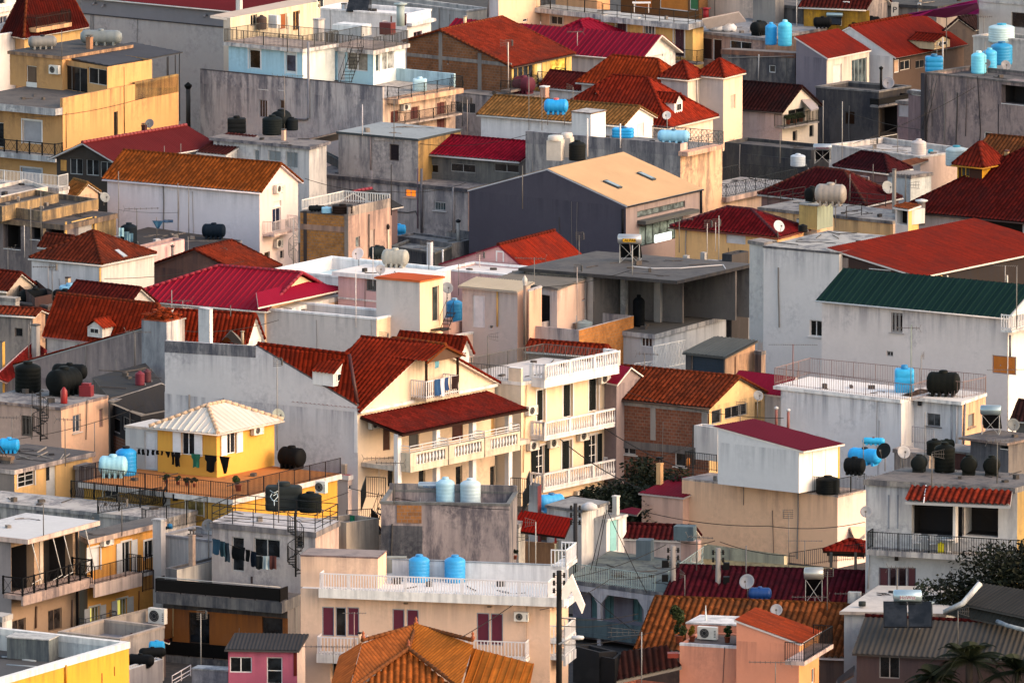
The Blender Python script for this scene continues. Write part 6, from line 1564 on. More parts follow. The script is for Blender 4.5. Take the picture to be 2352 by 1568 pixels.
roofpoly(b.root,[(-60,330,4.2),(60,380,3.4),(430,90,3.4),(300,0,4.4)],'tile',tiles('8a2420'),'lean_to_roof',.06,'c0a4a8')
chimney(3.5,330,180,70,330,'stout plastered chimney by the crimson lean to, left edge','b8a89c','plain',-35)
w=b.vol((-200,-20),(20,10),(45,0),5.6,wall='8a8078',wallB='d8a850')
# peeled white wall and the red roof house
b=Bld('house','big pale house with a red tile roof, gable laundry balcony and columned porch','house')
T(1,2)
v=b.vol((-840,462),(935,635),(2195,385),7.4,wall='b9b2ba',wallB='dcc6aa',stain=.28)
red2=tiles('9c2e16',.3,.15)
v.la0=0
f=v.A
# the main roof covers only the part right of the joint with the tall flank wall
u0=f.hit(330,560)[0]/v.la
def rp(a,w_,z): return v.p(a,w_,z)
rh=3.15; z=v.z; sl=rh/(.5*v.lb); ov=.3/v.lb; vt=.3/v.la
near=[rp(u0,.003,z),rp(1+vt,.003,z),rp(1+vt,.5,z+rh),rp(u0,.5,z+rh)]
far=[rp(1+vt,1+ov,z-sl*.3),rp(u0,1+ov,z-sl*.3),rp(u0,.5,z+rh),rp(1+vt,.5,z+rh)]
rb=MB(); sheet(rb,near,'tile',.09); sheet(rb,far,'tile',.09); ro=rb.build('roof',red2,v.root)
d_=MB(); d_.box8([p-Z*.03 for p in near]+[p+Z*.07 for p in near]); d_.box8([p-Z*.03 for p in far]+[p+Z*.07 for p in far]); d_.build('fascia',paint('cfc6c0'),ro)
c_=MB(); ridge(c_,rp(u0,.5,z+rh+.13),rp(1+vt,.5,z+rh+.13),.12); ridge(c_,rp(1+vt,-ov,z-sl*.3+.13),rp(1+vt,.5,z+rh+.13),.09); ridge(c_,rp(1+vt,1+ov,z-sl*.3+.13),rp(1+vt,.5,z+rh+.13),.09); c_.build('ridge_cap',red2,ro)
v.gab.append(('B',[rp(1,0,z),rp(1,.5,z+rh-.03),rp(1,1,z)])); v.gab.append(('E',[rp(u0,0,z),rp(u0,.5,z+rh),rp(u0,1,z)]))
# flank wall rising to the left above the eave: profile points on the wall plane
prof=[(930,598),(10,48),(-60,40),(-838,-8)]
P=[f.P(*f.hit(x,y),.012) for x,y in prof]; B_=[f.P(q0,z-.1,.012) for q0 in (f.hit(930,598)[0],f.hit(-838,0)[0])]
mb=MB(); pts=[B_[0]]+P+[B_[1]]; n_=-f.n*.2
mb.poly(pts,[((p-f.o).dot(f.u),max(0,10.4-p.z)) for p in pts]); mb.poly([p+n_ for p in pts][::-1]); 
for a,c in zip(P,P[1:]): mb.quad(a,a+n_,c+n_,c)
mb.quad(P[-1],P[-1]+n_,B_[1]+n_,B_[1]); mb.build('flank_wall',plaster('b9b2ba',.28),v.root)
mb=MB(); 
a_,c2=f.P(*f.hit(-838,-8),.03),f.P(*f.hit(-2,42),.03); mb.box8([a_-Z*.7,c2-Z*.7,c2-Z*.7-f.n*.03,a_-Z*.7-f.n*.03,a_,c2,c2-f.n*.03,a_-f.n*.03]); mb.build('wall_top_band',plaster('8a8688',.95),v.root)
for (x,y),(x2,y2) in zip(prof,prof[1:2]): m=MB(); a,c=f.P(*f.hit(x,y),-.1),f.P(*f.hit(x2,y2),-.1); m.tube([a+Z*.03,c+Z*.03],.10,6); m.build('coping',plaster('6c6462',.6),v.root)
zP=f.hit(10,45)[1]; z2=z+2.95
p3=[f.P(*f.hit(10,45),-.1)+Z*.05,f.P(*f.hit(925,592),-.1)+Z*.05,atz(855,150,z2)+Z*.1]
mb=MB(); sheet(mb,p3,'tile',.05); s3=mb.build('roof',red2,v.root); m=MB(); ridge(m,p3[0]+Z*.12,p3[2]+Z*.12,.12); m.build('ridge_cap',red2,s3)
m=MB(); m.tube([p3[1]+Z*.1,p3[2]+Z*.1],.12,6); m.build('valley_gutter',paint('3c1818'),s3)
# rear part of the side wing
q3=[p3[0],p3[2],p3[2]+Vector((-1.2,3.2,-1.0)),p3[0]+Vector((-1.2,3.2,-1.0))]; mb=MB(); sheet(mb,q3,'tile',.05); mb.build('roof',red2,v.root)
v.dormer(785,370,150,95,'B',face='B',z=v.z+1.55,mat=red2,wall='cfcacc',depth=1.6,rise=.55)
# gable balcony
g=v.B; dk='241a16'
bx=v.balcony('B',1565,528,1868,1.2,.16,'thick',slabc='b8a890',rc='cfccd0',rh=1.05,ends=(1,1))
f=v.B; p=f.P(*f.hit(1600,330,0),0); 
v.opn('B',1570,270,110,170,'glass',fc='8a5024',cols=2,fillc='2c1c14',name='door')
zz=bx[2]
for uu in (bx[0]+.05,bx[1]-.1): m=MB(); m.box(f.P(uu,zz,1.05),f.u*.12,f.n*.12,Z*2.3); m.build('post',paint('2c1c18'),v.root)
uc=(bx[0]+bx[1])/2; hwid=(bx[1]-bx[0])/2+.25; e0=f.P(uc-hwid,zz+2.2,1.45); e1=f.P(uc+hwid,zz+2.2,1.45); r0_=f.P(uc,zz+3.0,1.45); back=-f.n*4.2
mb=MB(); sheet(mb,[e0,e0+back,r0_+back,r0_],'tile',.08); sheet(mb,[e1,e1+back,r0_+back,r0_],'tile',.08); o2=mb.build('balcony_roof',red2,v.root); m=MB(); ridge(m,r0_+Z*.13,r0_+back+Z*.13,.11); m.tube([e0,r0_],.07,5); m.tube([e1,r0_],.07,5); m.build('verge',tiles('b85a28'),o2)
m=MB(); m.poly([e0-f.n*.1,e1-f.n*.1,r0_-f.n*.1]); m.build('gable_board',paint('4a3020'),o2)
for i,(x,c,w_,h_,k,l) in enumerate(((1670,'1c4470',.5,1.0,'towel','blue and white striped towel over the gable balcony rail'),(1712,'c4c4cc',.4,1.1,'towel','white towel over the gable balcony rail'),(1752,'24406c',.32,.8,'shirt','navy shirt over the gable balcony rail'),(1830,'2a1c1e',.75,.8,'towel','dark brown cloth at the right end of the gable balcony'))):
    u_,z_=f.hit(x,365,1.28); cloth(f.P(u_,zz+1.08,1.28),w_,h_,c,k,l,f.u,'laundry')
u_,_=f.hit(1672,200,1.2); cloth(f.P(u_,zz+2.25,1.1),.45,.55,'5c90a4','shirt','turquoise shirt hanging high in the gable balcony',f.u,'laundry')
# cornice under the pediment
v.band('B',z-.16,z+.02,plaster('d4ccc8',.1),.25)
# porch
zt=z-.45; d=2.9
A0=f.P(.2,zt,.02); A1=f.P(v.lb-.9,zt,.02); E0=f.P(.3,zt-.75,d+.3); E1=f.P(v.lb-.7,zt-.75,d+.3)
dr=tiles('6a1c14',.35,.35); mb=MB(); sheet(mb,[E0,E1,A1,A0],'tile',.07); po=mb.build('porch_roof',dr,v.root); m=MB(); m.box8([p-Z*.08 for p in (E0,E1,A1,A0)]+[p+Z*.04 for p in (E0,E1,A1,A0)]); m.build('rafters',paint('2c1a16'),po)
zb=f.hit(1400,1005,d)[1]   # balcony parapet top
zf=zb-.85
cx=[f.hit(x,900,d-.1)[0] for x in (1312,1667,2000,2330)]
for i,uu in enumerate(cx):
    m=MB(); m.box(f.P(uu-.17,-.5,d-.35),f.u*.34,f.n*.32,Z*(zt-.72+.5)); m.build('column',plaster('d8d0d0',.08),v.root)
m=MB(); m.box(f.P(.3,zf-.28,.02),f.u*(v.lb-.2),f.n*(d-.3),Z*.26); m.build('floor_slab',plaster('cfc0b0',.15),v.root)
for i in range(3):
    a,c=cx[i],(cx[i+1] if i<3 else v.lb)
    a+=.12; c+=.12; out=.75
    m=MB(); m.box(f.P(a,zf-.3,d-.35),f.u*(c-a-.1),f.n*(out+.3),Z*.34)
    m.box(f.P(a,zf+.03,d+out-.2),f.u*.5,f.n*.15,Z*(zb-zf-.03)); m.box(f.P(c-.35,zf+.03,d+out-.2),f.u*.25,f.n*.15,Z*(zb-zf-.03)); m.box(f.P(a+.5,zb-.12,d+out-.2),f.u*(c-a-.85),f.n*.15,Z*.12); m.box(f.P(a+.5,zf+.03,d+out-.2),f.u*(c-a-.85),f.n*.15,Z*.08)
    m.box(f.P(a,zf+.03,d-.3),f.u*.15,f.n*(out+.1),Z*(zb-zf-.03)); m.box(f.P(c-.25,zf+.03,d-.3),f.u*.15,f.n*(out+.1),Z*(zb-zf-.03))
    bo=m.build('balcony',plaster('d8c8b0',.15),v.root)
    m=MB(); k=9
    for j in range(k):
        uu=a+.5+(c-a-.85)*(j+.5)/k; m.lathe(f.P(uu,zf+.1,d+out-.12),[(.06,0),(.04,.1),(.085,.28),(.07,.4),(.035,.55),(.06,zb-zf-.2)],8)
    m.build('balustrade',plaster('d8d4d4',.05),bo)
    m=MB(); railing(m,[f.P(a,zb,d-.3),f.P(a,zb,d+out-.12),f.P(c-.12,zb,d+out-.12),f.P(c-.12,zb,d-.3)],.42,'two'); m.build('railing',paint('c8c8cc'),bo)
v.opn('B',1200,868,66,265,'panel',fc='6a4430',fillc='3c1c14',cols=1,name='door'); v.opn('B',1852,790,100,230,'panel',fc='6a3428',fillc='401814',cols=1,name='door'); v.opn('B',1450,850,90,260,'panel',fc='5c5c60',fillc='4a4a4e',cols=1,name='door'); v.opn('B',2210,740,100,230,'panel',fc='c09a60',fillc='b08c58',cols=1,name='door')
for x in (1240,1525,1865,2180): v.opn('B',x,1240,60,200,'glass',fc='b8a890',cols=1,fillc='1a1c1e',name='door')
ac(v,'A',850,560,1,1,'x') if 0 else None
ac(v,'B',1100,755,105,90,'air conditioner under the left end of the dark red porch roof')
v.vbar('A',918,640,1020,34,'cfcace',.04)
x=b.vol((1300,60),(1860,110),(1960,90),9.0,wall='c4bcba'); x.gable('A',.8,'tile',red2,over=.2,gut=False); x.opn('B',1900,100,60,50,'glass')
dish(v.z-2.4,195,1000,680,125,'grey green dish on the yellow house corner',az=150,c='7d8480'); dish(4.1,632,1010,785,92,'grey green dish before the pale flank wall',az=165,c='8a9490')
antenna(5.4,195,960,165,'tall striped mast with orange comb before the pale flank wall','grid',r=.03,mc='7a7876'); antenna(4.0,625,1000,715,'long yagi before the pale flank wall','long',boom=2.4,az=-8,n=18)
# pink roofed extension
b=Bld('house','low extension with a dusty pink flat roof and white edge before the columned porch','house')
v=b.vol((480,1195),(845,1232),(1372,1092),3.5,wall='b0a6a8',wallB='cfb8b0',stain=.1); v.slab((.1,.1,.1,.1),.26,top='b46c6c',edge='dcd4d4',stain=.15); v.opn('B',900,1330,90,50,'glass'); v.opn('B',1000,1400,90,200,'panel',fc='d0c4c0',fillc='cfc4c0')
chimney(1.2,812,1568,48,440,'tall square flue with a concrete cap before the pink flat roof','a89888','plain',-35,cap='b8a89c')
chimney(1.2,1188,1500,32,340,'narrow grey flue left of the pale tank terrace','7a7a7c','plain',-35)
antenna(2,1130,1460,1060,'white mast with long comb before the pink flat roof','yagi',boom=2.6,az=10,n=20,mc='c4bcb8')
# ---- balustrade building
T(2,2)
b=Bld('apartment_building','cream apartment building with white balustraded balconies and dark green shutters','building')
v=b.vol((-560,312),(85,374),(925,208),7.6,wall='cdbfae',wallB='e6cba6',stain=.08); v.slab((.05,.05,.05,.05),.2,top='bcb0ac',edge='d4ccc8',stain=.2)
v.parrail('bars',.85,'4a4846',(0,0,1,1),z=v.z+.02)
wt=plaster('d4ced0',.06)
wallon(v,'A',.8,.18,u0=v.la-.9,mat='d8c4a8',stain=.05,cap='d8d4d4')
mb=MB(); railing(mb,[v.A.P(0,v.roofz,-.1),v.A.P(v.la-.9,v.roofz,-.1)],.85,'bars'); mb.build('railing',paint('4a4846'),v.root)
v.balcony('B',300,352,985,1.05,.52,'balu',slabc=wt,rc=wt,rh=.92)
v.balcony('B',298,885,985,1.05,.2,'balu',slabc=wt,rc=wt,rh=.95)
v.balcony('B',288,1358,975,1.05,.2,'balu',slabc=wt,rc=wt,rh=.95)
for x,y,w_,h_ in ((258,590,78,300),(505,545,88,310),(742,490,90,310),(495,1055,92,300)):
    v.opn('B',x+8,y,w_,h_,'louvre',fc='c8c4c4',sc='d8d4d4',cols=2,fillc='15191a',name='door',dp=.2)
for x,y in ((255,1100),(740,1000)): v.opn('B',x,y,78,290,'glass',fc='d8d4d4',sc='d8d4d4',cols=2,sh='15191a',name='door',rows=3)
for x,y,l in ((190,632,'air conditioner left of the upper dark shuttered doors'),(858,338,'air conditioner at the right of the top floor, cream balustrade building'),(205,955,'left air conditioner under the middle balcony of the balustrade building'),(390,930,'middle air conditioner under the middle balcony of the balustrade building'),(665,865,'right air conditioner under the middle balcony of the balustrade building'),(640,1412,'left air conditioner beneath the lowest balustrade'),(775,1390,'right air conditioner beneath the lowest balustrade')): ac(v,'B',x,y,100,88,l)
v.pipe('B',[(890,360),(890,1200)],.035,'c4a478'); v.pipe('B',[(130,400),(105,900),(95,1200)],.03,'c8a880')
v.pipe('B',[(905,1290),(905,1400)],.08,'5c1870')
q=Bld('house','low roof of bright and dark red tiles behind a black railing, above the white balustrades','house'); x=q.vol((150,90),(815,140),(900,115),6.9,wall='7a6a64'); x.gable('A',.5,'tile',rt2,over=.1)
b.root['x']=0; del b.root['x']
# ---- brick house
b=Bld('house','bare brick house with concrete frame, orange brown tile roof and cream gable','house')
v=b.vol((700,492),(1812,600),(2325,480),5.6,wall=brick('744430'),wallB='e4be84',stain=.2); ot=tiles('8a3a1e',.45,.4); v.gable('A',1.35,'tile',ot,over=.25,edge='3a2c28',gut='4a3a34',ridgec=tiles('a84824'))
v.bandpx('A',900,512,60,'8a8684',.06); v.vbar('A',1298,560,905,52,'8d8886',.055); v.vbar('A',1772,590,800,60,'8a8684',.055); v.bandpx('A',900,895,70,'6c6664',.05)
v.opn('A',1068,1002,140,70,'glass',fc='b8b4b0',cols=2,sill=True); v.opn('A',1545,1085,100,130,'glass',fc='c0bcba',cols=1,sill=True)
v.opn('B',2060,640,210,110,'glass',fc='8a8684',cols=3); v.opn('B',1880,690,90,130,'glass',fc='8a8684',cols=1); v.opn('B',2260,640,60,180,'void')
f=v.B
mb=MB(); railing(mb,[atz(1745,790,2.6),atz(2330,680,2.6)],1.5,'two'); tag(mb.build('railing',paint('8a8c90'),None,loc=atz(1745,790,2.6)),'grey pipe railing in front of the cream gable','railing')
dish(v.z-.6,2255,700,500,95,'grey dish on the cream gable of the brick house',az=160,c='6f7278')
antenna(3.0,1845,590+120,330,'yagi mast above the orange brown roof edge','yagi',boom=1.6,az=180); antenna(2.6,1625,900,560,'mast of the rusty fork antenna before the brick wall','fork',boom=2.6,az=175,mc='a8744c',r=.02); antenna(3,2262,740,400,'thin pole at the cream gable','pole')
w=b.vol((600,320),(960,395),(1200,330),6.6,wall='8a7a7a'); w.gable('A',.8,'fine',metal_roof('8a1430',.1),over=.1,gut=False)
w=b.vol((2000,440),(2480,500),(2700,440),5.6,wall='b8b0b0'); w.gable('A',.9,'fine',metal_roof('8a1430',.1),over=.1,gut=False)
# ---- tarped shed
b=Bld('shed','small shed with a wavy grey roof, dark tarp front and peeling tan side','shed')
v=b.vol((1595,112),(1955,150),(2232,88),4.5,wall='5c5450',wallB='d0a680',stain=.5); v.shed(.55,'A','bigcorr',metal_roof('5c5e5c',.5),over=.15,edge='4a4846')
v.opn('A',1795,222,300,175,'panel',fc='7c6c60',fillc='1c2836',cols=1); v.vbar('B',2050,140,350,14,'6a4a38',.03)
w=b.vol((2228,85),(2290,95),(2330,85),4.6,wall='7a6a62',wallB='b09480',stain=.6); w.slab(.02)
mb=MB(); 
for i in range(5): p=w.p(.2+.15*i,.5,w.z); mb.tube([p,p+Z*(.5+.1*(i%3))],.012,4)
mb.build('reinforcing_bars',paint('6a5a52'),w.root)
mb=MB(); railing(mb,[atz(1300,270,3.0),atz(1590,210,3.0)],1.6,'lattice'); railing(mb,[atz(1125,300,3.0),atz(1300,280,3.0)],.7,'lattice'); tag(mb.build('railing',paint('b4b8bc'),None,loc=atz(1300,250,3.0)),'white lattice parapet below the raw concrete frame','railing')
# ---- white terrace house
T(3,2)
b=Bld('house','white house with a thin railed roof terrace, brown door and peach stained side','house')
v=b.vol((118,412),(1226,535),(1545,450),6.6,wall='c4c2cc',wallB='c9c6cc',stain=.3); v.slab((.12,0,0,.5),.2,top='cfc8c6',edge='d4d0d2',stain=.15)
w=b.vol((1230,492),(1785,548),(2000,470),6.6,wall='bcc0cc',wallB='d8ac86',stain=.4); w.slab((.35,.1,0,0),.2,top='c4bcb8',edge='cfcac8',stain=.3)
rl=paint('7a6460',.6); mb=MB(); zz=v.roofz
c=[atz(62,392,zz),atz(1320,548,zz),atz(1480,498,zz),atz(1790,520,zz),atz(1995,478,zz),atz(2000,455,zz),atz(385,300,zz),atz(62,392,zz)]; railing(mb,c,1.0,'bars',gap=.17,t=.018); mb.build('railing',rl,v.root)
w.opn('A',1282,795,75,290,'panel',fc='6a3c28',fillc='6c2a18',cols=1,name='door'); w.opn('A',1522,720,122,118,'glass',fc='5c5c60',cols=2,sill=True,fillc='34383c')
w.opn('B',1866,725,58,125,'roller',fc='7a6a60',fillc='6c7070',cols=1,sill=True)
w.pipe('A',[(1690,560),(1690,1000)],.05,'8d929c'); w.pipe('A',[(1740,560),(1735,1000)],.05,'8d929c'); w.pipe('B',[(1800,560),(1785,980)],.06,'6c6a70')
p=w.A.P(*w.A.hit(1400,585),.1); m=MB(); m.cbox(p,.25,.2,.25); m.build('lamp',paint('2c2c30'),w.root)
mb=MB(); railing(mb,[w.A.P(w.A.hit(1325,930,.9)[0],w.A.hit(1325,930,.9)[1],.9),w.A.P(w.A.hit(1520,900,.9)[0],w.A.hit(1325,930,.9)[1],.9)],1.0,'bars'); mb.build('railing',paint('8a8a90'),w.root)
tank(v,'c',1252,462,180,250,'2a9fd4','bright blue upright block tank on the white railed terrace',lidc='1f7ab0'); tank(w,'h',1610,498,310,240,'121412','big black horizontal tank on the white railed terrace',rz=-.2)
antenna(v,1312,500,-160,'tall pole beside the bright blue block tank','pole',r=.025,mc='6c7a6c'); antenna(v,228,395,20,'rusty mast with a long comb on the white railed terrace','long',boom=3.0,az=178,n=22,mc='6a4038',r=.03); antenna(v,1405,480,125,'branching dark aerial behind the black tank','fork',boom=.6,az=60)
antenna(3.0,2200,1000,240,'tall pole with a dotted comb at the right edge','long',boom=2.6,az=5,n=20); antenna(3.0,875,1000,520,'mast with a short ladder aerial before the white wall','grid'); antenna(3.0,835,960,740,'bare grey pole before the white wall','pole')
chimney(5.0,75,790,26,200,'left metal flue on the crimson roofed white cube','7a4a44','pipe',cap='a8a8ac'); chimney(5.0,185,810,26,200,'right metal flue on the crimson roofed white cube','7a4a44','pipe',cap='a8a8ac')
# ---- white cube with crimson roof on the peach block
b=Bld('apartment_building','white cube with a slanting crimson roof on top of a wide peach rendered block','building')
v=b.vol((-460,925),(285,1008),(655,940),6.9,base=4.42,wall='bdbac0',wallB='ddd4cc',stain=.08); v.shed(.8,'B','fine',metal_roof('5e0c22',.02),over=.35,edge='cfc4bc',verge=.03)
for q in (.33,.66): m=MB(); m.box(v.B.P(v.lb*q,4.4,.0),v.B.u*.03,v.B.n*.012,Z*2.4); m.build('panel_joint',paint('a89c94'),v.root)
m=MB(); m.box(v.B.P(v.lb-.1,4.4,.0),v.B.u*.1,v.B.n*.03,Z*2.45); m.build('corner_trim',paint('c9a838'),v.root)
g=b.vol((-790,1255),(640,1415),(900,1362),4.3,wall='deb28c',wallB='dcc0b0',stain=.1); g.slab((.0,.05,0,0),.1,top='a89890',edge='cfb8a8')
g.pipe('A',[(-222,1290),(-222,1500)],.02,'6a6460',.04,'cable_duct')
mb=MB(); railing(mb,[g.A.P(g.A.hit(285,1375)[0],g.roofz,-.1),g.A.P(g.la-.05,g.roofz,-.1)],.95,'bars'); railing(mb,[g.B.P(.05,g.roofz,-.1),g.B.P(g.lb,g.roofz,-.1)],.95,'bars'); mb.build('railing',paint('26282a'),g.root)
m=MB(); p=g.B.P(1.2,2.0,.3)
roofpoly(b.root,[(650,1520,3.3),(800,1830,1.6),(890,1805,1.6),(885,1490,3.3)],'plain',paint('c8a890',.8),'awning',.01)
tank(g,'v',550,1392,215,165,'0d1012','low black round tank inside the black railing beside the white cube')
T(2,2)
w=b.vol((1672,775),(1890,798),(1960,780),6.3,base=4.3,wall='c0b8b8',stain=.3); w.flat(.1)
mb=MB(); railing(mb,[atz(1592,1160,4.4),atz(1880,1195,4.4)],1.0,'bars'); railing(mb,[atz(1592,1160,4.4),atz(1680,1130,4.4)],1.0,'bars'); mb.build('railing',paint('1f2022'),b.root)
m=MB(); p=atz(1622,1140,4.4); m.lathe(p,[(0,0),(.12,0),(.16,.15),(.12,.4),(0,.5)],10); tag(m.build('lantern',paint('b86a20',.5,0,.1,.6),None,loc=p),'small orange lantern at the black railed balcony corner','lantern')
b=Bld('house','small peach house with a crimson roof and a tall peach chimney before the dark trees','house')
v=b.vol((1192,1400),(1570,1440),(1900,1385),3.2,wall='c8a28c',wallB='c8a28c',stain=.1); v.shed(.6,'A','fine',metal_roof('7a1428',.06),over=.1,edge='b0a09a')
chimney(v,1357,1370,62,315,'tall peach chimney topped with a shiny black pot','e0b078','box',-35,cap='141416')
roofpoly(b.root,[(950,1568,2.6),(1150,1600,2.6),(1195,1545,2.8),(1100,1528,2.9)],'fine',metal_roof('6a1428',.06),'lean_to_roof',.05)
for i,(x,y,s_,l) in enumerate(((1040,1180,(2.4,2.2,1.4),'dark round tree left of the shiny potted chimney'),(1290,1100,(2.2,2.2,1.8),'pointed dark tree behind the shiny potted chimney'),(1470,1170,(2.0,2.0,1.4),'dark tree right of the shiny potted chimney'))):
    q_=atz(x,y,4.4); q_.z=0; tree(q_,*s_,l,5000,.14,'10180d',1.2,sd=20+i,grp=None)
# ---- right: roof with black tanks
T(3,2)
b=Bld('apartment_building','white and grey building crowded with black tanks above a tiled awning and railed balcony','building')
v=b.vol((900,1262),(2292,1340),(2640,1230),10.4,wall='b4b2b8',wallB='a88c58',stain=.45); v.slab((.25,0,0,0),.3,top='6c6664',edge='8d8884',stain=.7)
T(3,3)
v.opn('A',1560,60,480,330,'void'); v.opn('A',1950,60,330,330,'void')
v.vbar('A',1735,-90,270,26,'c4c2c8',.5); v.vbar('A',1110,-160,150,16,'8a8e98',.02); v.vbar('A',1195,-160,150,12,'8a8e98',.02)
v.balcony('A',905,342,2330,1.1,.3,'bars',slabc='b0a8a4',rc='161616',rh=1.0,stain=.6,gap=.14)
for x,w_,fl,fc in ((1062,90,'panel','5a2a30'),(1145,70,'glass','2c1e22'),(1230,80,'glass','2c1e22'),(1318,80,'panel','5a2a30')): v.opn('A',x,630,w_,250,fl,fc='6c6874',fillc=fc,cols=1)
v.band('A',-.5,2.6,plaster('84747c',.5),.02,v.A.hit(1000,500)[0],None,'wall_panel') if 0 else None
v.pipe('A',[(1000,310),(930,370),(920,700)],.05,'b4b2b4'); 
p=v.A.P(*v.A.hit(1182,440),.05); m=MB(); m.cbox(p,.2,.2,.3); m.build('lamp',paint('2c2826'),v.root)
T(3,2)
yw=v.A.P(4,0).y; AWL=104.5-.17494*(yw-2.2); AWH=104.5-.1733*(yw-.1)
roofpoly(b.root,[(1258,1478,AWL),(2225,1520,AWL),(2245,1385,AWH),(1320,1335,AWH)],'old',tiles('8a2e1c',.4,.4),'awning_roof',.1,'9a9a9c')
for x in (1440,2120): 
    a=atz(x-10,1480,AWL+.12); c=atz(x+12,1320,AWH+.12); m=MB(); m.tube([a,c],.035,5); m.build('strut',paint('d0ccd0'),v.root)
zf=v.z-3.62
for k,(x,y,l) in enumerate(((1365,200,'left white plastic armchair on the shaded railed balcony'),(1515,205,'right white plastic armchair on the shaded railed balcony'))):
    T(3,3); u_,_=v.A.hit(x,y,.45); p=v.A.P(u_,v.A.hit(905,342,1.1)[1],.45); s0=(x,y)
    OFF2=list(OFF); rt=empty('plastic_chair',p,l,'chair','white plastic armchairs'); 
    def mk(nm,bs):
        m=MB()
        for (x0,y0,z0,x1,y1,z1) in bs: m.box(p+Vector((x0,y0,z0)),Vector((x1-x0,0,0)),Vector((0,y1-y0,0)),Z*(z1-z0))
        m.build(nm,paint('c8c8cc',.45),rt)
    mk('seat',[(-.25,-.23,.42,.25,.23,.45)]); mk('backrest',[(-.23+i*.078,.2,.45,-.18+i*.078,.23,.85) for i in range(6)]+[(-.26,.19,.82,.26,.24,.9)]); mk('armrest',[(-.29,-.22,.66,-.23,.22,.69),(.23,-.22,.66,.29,.22,.69)])
    for a in(-.25,.21):
        for c in(-.22,.19): mk('leg',[(a,c,0,a+.04,c+.04,.42)])
zb_=v.A.hit(905,342,1.1)[1]; u_,_=v.A.hit(1655,200,.4); p=v.A.P(u_,zb_,.4); rt=empty('table',p,'round white pedestal table beside the white plastic armchairs','table'); m=MB(); m.lathe(p,[(0,.70),(.45,.70),(.45,.74),(0,.74)],18); m.build('tabletop',paint('b8b8bc'),rt); m=MB(); m.lathe(p,[(.25,0),(.05,.06),(.05,.7)],10); m.build('pedestal',paint('b8b8bc'),rt)
u_,_=v.A.hit(1590,240,.6); p=v.A.P(u_,zb_,.6); m=MB(); m.cbox(p,.35,.25,.5,0); m.cbox(p+Z*.5,.1,.1,.08,0); tag(m.build('jerrycan',paint('b8b01c'),None,loc=p),'yellow canister between the white chair and the table','canister')
T(3,2)
for x,y,w_,h_,k,c,l,rz in ((795,1222,200,170,'h','0f1113','black horizontal tank right of the yellow corner strip',-.3),(1388,1195,140,165,'h','1a1d1d','black end-on tank left of the tall black one',1.3),(1622,1195,190,275,'v','0c0f0d','tall upright black tank, largest on the crowded roof',0),(1845,1220,150,185,'h','121412','left of the two black end-on tanks at the right of the crowded roof',1.45),(2055,1225,150,185,'h','121412','right of the two black end-on tanks at the right of the crowded roof',1.45),(1530,1040,150,150,'v','111412','black round tank behind the tall upright black one',0),(1640,1000,150,110,'h','151a16','black horizontal tank rearmost on the crowded roof',.4)):
    tank(v if y>1100 else 4.6,k,x,y,w_,h_,c,l,rz=rz)
tank(5.2,'h',890,1130,330,165,'1f94d6','bright blue horizontal tank beside the crimson roofed cube',rz=-.5,lidc='22242a'); tank(4.8,'h',970,950,210,75,'2aa4d8','light blue horizontal tank behind the dark dish',rz=-.2,lidc='5c2c2c')
dish(v,1075,1190,1010,150,'big black dish on the crowded roof',az=215,c='1c1e1e'); dish(v,1240,1160,1020,120,'pale dish right of the big black dish',az=165,c='a8a4a4'); dish(9.0,905,1590,1568,110,'pale dish at the corner of the railed balcony',az=190,c='8a8a8e')
for x,b_,t,k,l in ((875,1110,880,'pole','blue grey mast before the bright blue tank'),(1215,1150,930,'pole','pole between the two dishes on the crowded roof'),(1440,1180,640,'pole','long leaning thin pole left of the tall black tank'),(918,1560,1230,'yagi','mast at the white corner below the crowded roof'),(1035,1540,1340,'grid','blue pole with a tangled aerial before the white wall')): antenna(v if b_<1300 else 4.2,x,b_,t,l,k,boom=1.6,az=5)
m=MB(); 
b2=Bld('house','old low terrace wall and red patched roof behind the crowded black tanks','house'); w=b2.vol((1160,985),(1480,1050),(1560,1020),4.6,wall='a8988c',stain=.5); w.slab(.1,top='a8988c'); w=b2.vol((1560,985),(2190,1060),(2300,1010),4.4,wall='5a3c38',wallB='b08c68',stain=.4); w.slab(.15,.1,top='8a8480',edge='8a8480')
b2=Bld('house','grey block walled house with a solar heater on its thin slab, right edge','house'); w=b2.vol((1860,880),(2210,925),(2500,860),5.6,wall='5c5c60',wallB='6c6664',stain=.5); w.slab((.4,.2,0,.6),.14,top='6c6664',edge='8d7a70',stain=.7); w.opn('A',2170,965,70,40,'void')
w2=b2.vol((2280,690),(2600,720),(2700,700),6.4,wall='5c5a58'); w2.gable('A',.8,'tile',tiles('4a2c28'),over=.2)
solar(w,2045,850,190,270,'steel solar heater with one big panel on the thin slab at the right edge',rot=-8,tankc='8fa0a8',side=-1); dish(w,2245,870,770,120,'broad grey dish beside the steel solar heater',az=165,c='5c6064')
